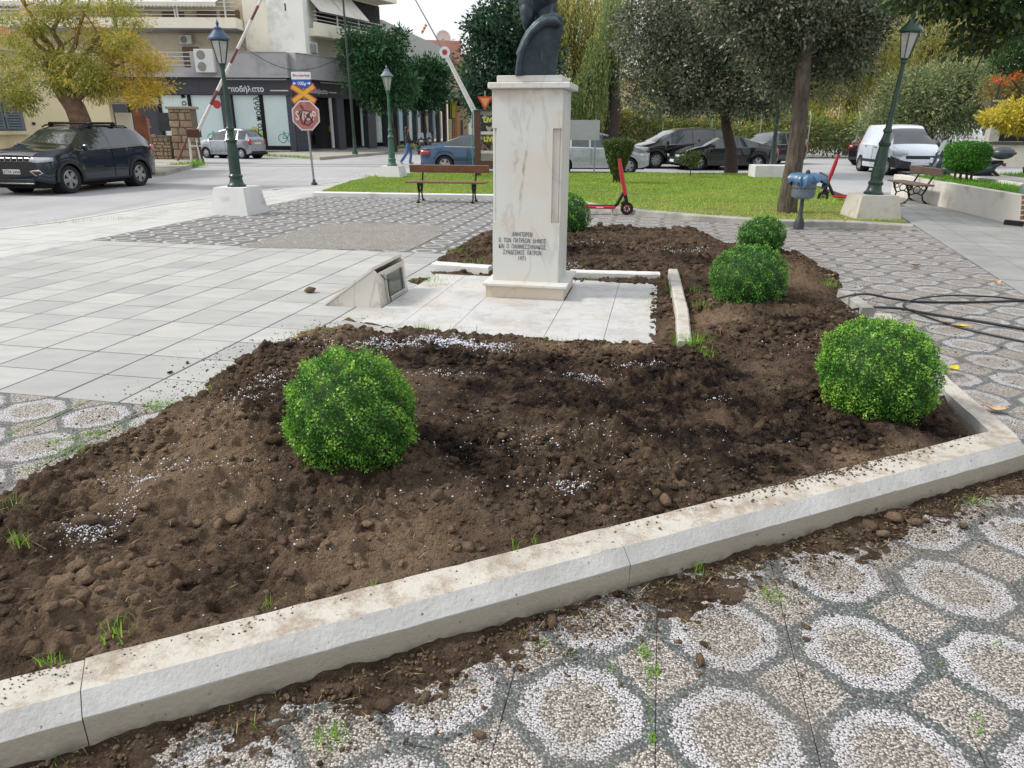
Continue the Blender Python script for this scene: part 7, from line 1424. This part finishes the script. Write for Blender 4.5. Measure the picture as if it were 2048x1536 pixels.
# autumn tree on the left
ac_g = leaf_mat('feathery_leaf', ['#66783e', '#8a9648', '#a9aa54', '#c2b65c', '#d2b856'], .6, .4, .2); ac_y = leaf_mat('autumn_leaf', ['#9fa24c', '#b8ab4a', '#cdb34a', '#dbbb52', '#d4a84c'], .6, .45, .2)
Yt = 21.6; A = lambda x, y, dY=0: at(x, y, Yt+dY); b0 = A(168, 262); b0.z = 0
_gr = random.Random(8)
g1 = [PB(x+_gr.uniform(-14, 14), y+_gr.uniform(-9, 9), Yt+_gr.uniform(-.6, .6), _gr.uniform(.35, .62), .5, _gr.uniform(.14, .26), 1) for x, y in ((20, 20), (60, 45), (105, 25), (150, 40), (195, 20), (240, 15), (30, 75), (80, 90), (130, 78), (175, 85), (215, 60), (10, 115), (60, 125), (110, 118), (160, 120), (205, 110), (240, 85), (120, -10), (60, -20), (190, -20), (90, 60), (140, 105), (250, 50), (180, 140), (35, 150))]
g2 = [PB(20, 180, Yt-.8, .5, .5, .45), PB(45, 195, Yt-.8, .35, .35, .4), PB(185, 160, Yt-.2, .8, .8, .5), PB(110, 160, Yt-.4, .5, .5, .4)]
y1 = [PB(x+_gr.uniform(-10, 10), y+_gr.uniform(-6, 6), Yt+_gr.uniform(-.4, .4), _gr.uniform(.3, .5), .45, _gr.uniform(.12, .22), 1) for x, y in ((225, 80), (260, 85), (285, 110), (300, 140), (270, 130), (235, 125), (210, 150), (250, 160), (290, 165), (225, 180), (265, 190), (190, 178), (315, 178), (280, 200), (240, 105), (300, 125))]+[PB(180, 60, Yt, .6, .6, .3, .5), PB(70, 20, Yt, .7, .7, .3, .5)]
tree('autumn_tree', 'leaning tree with feathery yellow green and orange leaves behind the dark car', b0, [(b0, .34), (A(160, 240), .28), (A(150, 215), .27), (A(128, 185), .24), (A(112, 160), .18), (A(108, 120), .13)],
     [('green_foliage', gather([crown(g1, 640, 26, .11, .10, .26, .6, .1, seed=2), crown(g2, 260, 26, .12, .11, .26, .9, .1, seed=3)]), ac_g), ('yellow_foliage', crown(y1, 310, 24, .12, .10, .3, .4, .15, seed=4), ac_y)], bark_r,
     [(A(128, 185), A(60, 60), .14, .03), (A(120, 175), A(200, 70), .13, .03), (A(112, 160), A(120, 10), .12, .03), (A(145, 205), A(260, 120), .12, .02), (A(108, 130), A(30, -20), .1, .03), (A(140, 195), A(250, 175), .08, .02), (A(112, 150), A(180, 0), .09, .02)], twigs=5, seed=4)
# street trees
dgl = leaf_mat('street_tree_leaf', ['#24402c', '#33573a', '#457248', '#5d8c56'], .45, .25, .4)
def simple_tree(name, label, Y, base_px, trunk_px, blobs, mat, barkm, ncl, m, cr, L, Wd=.45, tr=.2, droop=.1, shell=.45, seed=1, extra=None, limbs=True, twigs=2, group=None, zb=0.0):
    tp = [at(x, y, Y) for x, y in trunk_px]; b = at(base_px[0], base_px[1], Y); b.z = zb; tp = [b]+tp; n = len(tp)
    lb = [(tp[-1].lerp(tp[-2], .2*(i % 3)), q[0], tr*.5, tr*.12) for i, q in enumerate(blobs)] if limbs else None
    parts = [('foliage', crown(blobs, ncl, m, cr, L, Wd, droop, shell, seed=seed), mat)]+(extra or [])
    return tree(name, label, b, [(p, tr*(1-.5*i/(n-1))) for i, p in enumerate(tp)], parts, barkm, lb, twigs=twigs, seed=seed, group=group)
simple_tree('street_tree', 'dark green street tree in front of the corner building, above the second lamp', 51, (790, 300), [(786, 260), (772, 215)], [PB(745, 110, 51, 1.9, 2, 1.5), PB(790, 170, 51, 1.5, 1.6, 1.3), PB(735, 160, 50.5, 1.4, 1.4, .9), PB(700, 100, 50, .5, .5, .5), PB(775, 120, 51, 1.3, 1.3, 1.2), PB(700, 70, 50, .22, .25, .5), PB(800, 80, 51, .3, .3, .6), PB(760, 195, 51, 1.2, 1.2, .8)], dgl, bark_d, 700, 22, .26, .26, seed=11)
simple_tree('street_tree', 'rounded dark street tree over the parked motor scooters down the street', 60, (848, 285), [(850, 262), (848, 240), (846, 220)], [PB(845, 165, 60, 1.9, 1.9, 1.7), PB(830, 190, 60, 1.4, 1.4, 1), PB(865, 145, 60, 1, 1, 1.1), PB(860, 190, 60, 1.2, 1.2, 1)], dgl, bark_d, 420, 22, .3, .3, seed=12)
simple_tree('street_tree', 'dark leafy tree rising left of the monument behind the notice board', 37, (990, 330), [(988, 280), (985, 230)], [PB(985, 130, 37, 1.5, 1.7, 2.1), PB(1000, 190, 37, 1.6, 1.6, 1.2), PB(965, 200, 37, .9, 1, 1.0), PB(1010, 60, 37, 1.4, 1.5, 1.6), PB(965, 60, 37, .7, .7, .8), PB(1060, 140, 37.5, 1.6, 1.6, 2.2), PB(950, 150, 37, .5, .5, .9)], leaf_mat('grey_green_leaf', ['#1d3327', '#2a4735', '#3c5c45', '#557456'], .45, .25, .4), bark_d, 950, 22, .22, .22, seed=13)
# two dark holm oaks on the lawn
oak = leaf_mat('holm_oak_leaf', ['#323a30', '#48523f', '#626c58', '#7c866e', '#928676'], .42, .15, .5)
simple_tree('holm_oak', 'dark leaved tree with a black leaning trunk at the back of the lawn', 28.4, (1462, 345), [(1462, 300), (1452, 250), (1448, 215)], [PB(1340, 130, 27.5, 1.7, 1.6, 1.5), PB(1300, 190, 27, 1.0, 1.0, .8), PB(1400, 150, 28, 1.8, 1.8, 1.3), PB(1480, 160, 28, 1.7, 1.7, 1.2), PB(1400, 40, 28, 2.4, 2.2, 1.4), PB(1520, 60, 28, 2.0, 2.0, 1.6), PB(1290, 60, 27.5, 1.3, 1.3, 1.2), PB(1550, 180, 28, 1.2, 1.2, .9), PB(1440, -30, 28, 2.6, 2.4, 1.2), PB(1375, 205, 27.5, 1.2, 1.2, .45), PB(1480, 215, 28, 1.2, 1.2, .4)], oak, bark_d, 2200, 26, .15, .125, .5, tr=.26, seed=14, twigs=3)
simple_tree('holm_oak', 'nearer tree with tall grey brown trunk beside the litter bin', 14.4, (1573, 430), [(1576, 400), (1588, 330), (1598, 250), (1606, 150), (1612, 60), (1616, -60)], [PB(1640, 60, 15, 1.2, 1.2, .8), PB(1540, 20, 14.5, 1.1, 1.1, .7), PB(1700, 30, 15, .9, .9, .6), PB(1680, 120, 15, .55, .6, .4), PB(1555, 90, 15, .7, .8, .55), PB(1620, -40, 14.5, 1.8, 1.6, .7), PB(1760, -10, 14.5, .6, .7, .3), PB(1650, 160, 15.5, .6, .6, .35), PB(1560, 160, 15.5, .5, .5, .4), PB(1480, -10, 14.5, .9, .9, .5)], oak, bark, 2000, 22, .11, .078, .5, tr=.20, seed=15, twigs=4)
rt = MB(); c = gp(1562, 432)
# willows and background trees
wil = leaf_mat('willow_leaf', ['#65713a', '#858f4a', '#a3a45c', '#c0b86e', '#d6c67e'], .55, .45, .2); wil2 = leaf_mat('pale_willow_leaf', ['#566a40', '#6f8452', '#8fa066', '#b2ba7c'], .55, .45, .2)
def willow(label, Y, base_px, blobs, ns, length, seed, mat, L=.24):
    b = at(*base_px, Y); b.z = 0; top = max(blobs, key=lambda q: q[2])[0]
    lb = [(b.lerp(top, .75), q[0], .16, .04) for q in blobs]
    return tree('willow_tree', label, b, [(b, .42), (b.lerp(top, .35)+Vector((.2, 0, 0)), .34), (b.lerp(top, .78), .22)], [('foliage', strands(blobs, ns, length, .16, L, .22, seed), mat)], bark_d, lb, twigs=2, seed=seed)
willow('yellow green willow rising behind and right of the bronze bust', 44, (1150, 300), [PB(1150, 20, 44, 3, 2, 2.4), PB(1100, 60, 44, 1.6, 1.6, 1.6), PB(1200, 100, 44, 1.7, 1.6, 1.8), PB(1060, 0, 44, 2, 2, 1.4), PB(1180, 170, 44, 1.5, 1.5, 1)], 2600, 2.2, 21, wil)
willow('pale green willow curtain between the monument and the dark oak crown', 40, (1215, 310), [PB(1200, 120, 40, 1.1, 1.2, 1.6), PB(1170, 180, 40, 1.2, 1.2, 1.2), PB(1235, 30, 40, 1.2, 1.2, 1.8), PB(1140, 200, 40, .8, .8, .8)], 1100, 2.0, 22, wil2)
willow('yellow willow hanging behind the brown hatchback and the tall trunk', 50, (1700, 290), [PB(1700, 60, 50, 3.2, 2.4, 2.6), PB(1640, 120, 50, 1.8, 1.8, 1.6), PB(1760, 110, 50, 2.2, 2, 2), PB(1690, 160, 50, 1.8, 1.8, 1.2), PB(1600, 200, 50, 1.2, 1.2, .9)], 2100, 2.6, 23, wil)
willow('tall willow with bright yellow green strands above the white van', 52, (1850, 290), [PB(1850, 40, 52, 3.6, 2.6, 2.6), PB(1920, 90, 52, 2.6, 2, 2.2), PB(1800, 110, 52, 2, 2, 1.8), PB(1980, 50, 52, 2.2, 2, 2.2), PB(1880, -30, 52, 4, 2, 2)], 2300, 2.6, 24, wil)
willow('background willow seen between the oak crown and its trunk', 56, (1500, 285), [PB(1480, 60, 56, 5, 2, 3), PB(1380, 30, 56, 4, 2, 3), PB(1560, 140, 56, 3, 2, 2), PB(1330, 160, 56, 3, 2, 1.6)], 1900, 2.8, 25, wil, .3)
olv = leaf_mat('olive_leaf', ['#43553a', '#5c6e4c', '#7a8a60', '#9aa676', '#b3b078'], .5, .3, .3)
simple_tree('big_shrub', 'broad grey green shrub behind the white van', 36, (1860, 290), [(1860, 270), (1855, 240)], [PB(1850, 210, 36, 2.4, 1.8, 1.5), PB(1780, 230, 36, 1.1, 1.2, .9), PB(1920, 220, 36, 1.5, 1.5, 1.2), PB(1900, 165, 36, 1.4, 1.4, .9), PB(1825, 175, 36, 1.2, 1.2, .8), PB(1960, 180, 35, 1.0, 1.2, 1.2), PB(1750, 260, 36, .8, .8, .6)], olv, bark_d, 1500, 22, .22, .17, .3, seed=31)
# hedge mass behind the fence
hb = [PB(x, y, 46, 1.6, 1, .9) for x, y in ((1130, 250), (1180, 240), (1230, 245), (1280, 255), (1330, 262), (1390, 262), (1450, 268), (1540, 255), (1600, 262), (1650, 268), (1700, 262), (1750, 270))]
hv = crown(hb, 1500, 20, .3, .26, .4, .1, .2, seed=41); link('hedge', npmesh('hedge', *hv[:2], leaf_mat('hedge_leaf', ['#4a5c2a', '#687c36', '#8c9c46', '#adad54', '#c99a54'], .55, .35, .2), attr=hv[2]), label='mixed hedge of green and yellowing bushes along the fence behind the cars', category='hedge')
fb = [PB(x, 190, 75, 5, 2, 3.2) for x in range(900, 2200, 90)]+[PB(x, 215, 72, 4, 2, 2) for x in range(1280, 2200, 90)]
fv = crown([q for q in fb if q[0].x > -2], 1500, 18, .6, .5, .5, .1, .1, seed=42); link('distant_trees', npmesh('distant_trees', *fv[:2], leaf_mat('distant_leaf', ['#4c5c34', '#6c7c3e', '#8e9a4c', '#aaa858'], .6, .3, .2), attr=fv[2]), kind='stuff')
# right edge plants
simple_tree('overhanging_tree', 'dark leafy branches hanging into the top right corner', 9.6, (2330, 500), [(2330, 300), (2300, 60), (2240, -60)], [PB(1990, 5, 9.6, .5, .5, .2), PB(1900, -5, 9.6, .4, .4, .16), PB(2050, 45, 9.6, .3, .4, .2), PB(1985, 70, 9.8, .3, .3, .14), PB(2040, -20, 9.6, .8, .6, .3), PB(1930, 80, 9.8, .16, .2, .08), PB(1870, -30, 9.6, .6, .6, .3)], leaf_mat('plane_leaf', ['#1b2a18', '#2b3f22', '#43582c', '#66742f'], .45, .3, .4), bark_d, 420, 12, .09, .085, .6, tr=.2, seed=51, twigs=4)
simple_tree('evergreen_shrub', 'dark green drooping shrub at the right edge with a few orange flowers', 18, (2080, 330), [(2075, 200)], [PB(2040, 110, 18, .6, .6, .4), PB(2000, 130, 18, .25, .3, .12), PB(2090, 90, 18, .8, .6, .5), PB(2030, 60, 18.5, .5, .5, .3)], leaf_mat('evergreen_leaf', ['#20391c', '#2f5025', '#47692f'], .45, .25, .4), bark_d, 420, 20, .08, .09, .3, tr=.08, seed=52,
            extra=[('orange_flowers', crown([PB(1992, 160, 17.6, .10, .1, .05), PB(2032, 152, 17.6, .14, .1, .04), PB(2010, 166, 17.6, .05, .05, .03)], 26, 8, .03, .05, .6, seed=53), leaf_mat('orange_petal', ['#c4572a', '#d9783a'], .5, .4))], twigs=2)
simple_tree('yellow_shrub', 'low branches of golden yellow leaves above the old white garden wall', 16.5, (2110, 330), [(2105, 270)], [PB(2010, 235, 16.5, .45, .4, .14), PB(2050, 245, 16.5, .5, .4, .2), PB(1985, 232, 16.5, .22, .25, .07), PB(2040, 215, 16.6, .4, .4, .12), PB(2100, 240, 16.5, .6, .5, .3)], leaf_mat('golden_leaf', ['#8f9230', '#b9ae3c', '#d3c24c', '#e0cf66'], .5, .4, .3), bark_d, 420, 16, .06, .10, .35, tr=.05, droop=.3, seed=54, zb=.45)
simple_tree('dry_shrub', 'thin brownish foliage above the yellow shrub beside the gate column', 22, (2060, 330), [(2050, 230)], [PB(2020, 190, 22, .7, .5, .6), PB(2060, 170, 22, .7, .5, .7)], leaf_mat('dry_leaf', ['#5d5a38', '#7d7444', '#9a8a4e', '#8d7a60'], .6, .35, .2), bark_d, 240, 18, .14, .12, .4, tr=.06, seed=55)
# sapling on the lawn
simple_tree('sapling', 'small dark sapling on the lawn in front of the black coupe', 25, (1381, 352), [(1381, 335)], [PB(1381, 322, 25, .28, .28, .18), PB(1372, 312, 25, .18, .2, .12), PB(1390, 308, 25, .14, .15, .12)], leaf_mat('sapling_leaf', ['#2c3c1e', '#45582a', '#647a38'], .5, .3), bark_d, 60, 14, .07, .09, .4, tr=.02, seed=56, zb=.05)
# weeds at the far kerbs
wv = []
for a, b, n, h in (((180, 355), (320, 349), 500, .10), ((345, 334), (392, 332), 500, .22), ((525, 312), (640, 317), 500, .15), ((388, 332), (400, 330), 160, .3), ((790, 300), (840, 298), 400, .4), ((735, 352), (760, 360), 60, .12), ((796, 358), (812, 352), 80, .12)):
    A_, B_ = gp(*a), gp(*b); t = GR.uniform(0, 1, n); x = A_.x+(B_.x-A_.x)*t+GR.normal(0, .15, n); y = A_.y+(B_.y-A_.y)*t+GR.normal(0, .2, n); wv.append(blades(x, y, np.full(n, .0), GR.uniform(.4, 1.3, n)*h, np.full(n, .025), np.clip(GR.normal(.35, .2, n), 0, 1), GR, .8, 2))
v, f, a = gather(wv); link('kerb_weeds', npmesh('kerb_weeds', v, f, grass_m, attr=a), kind='stuff')
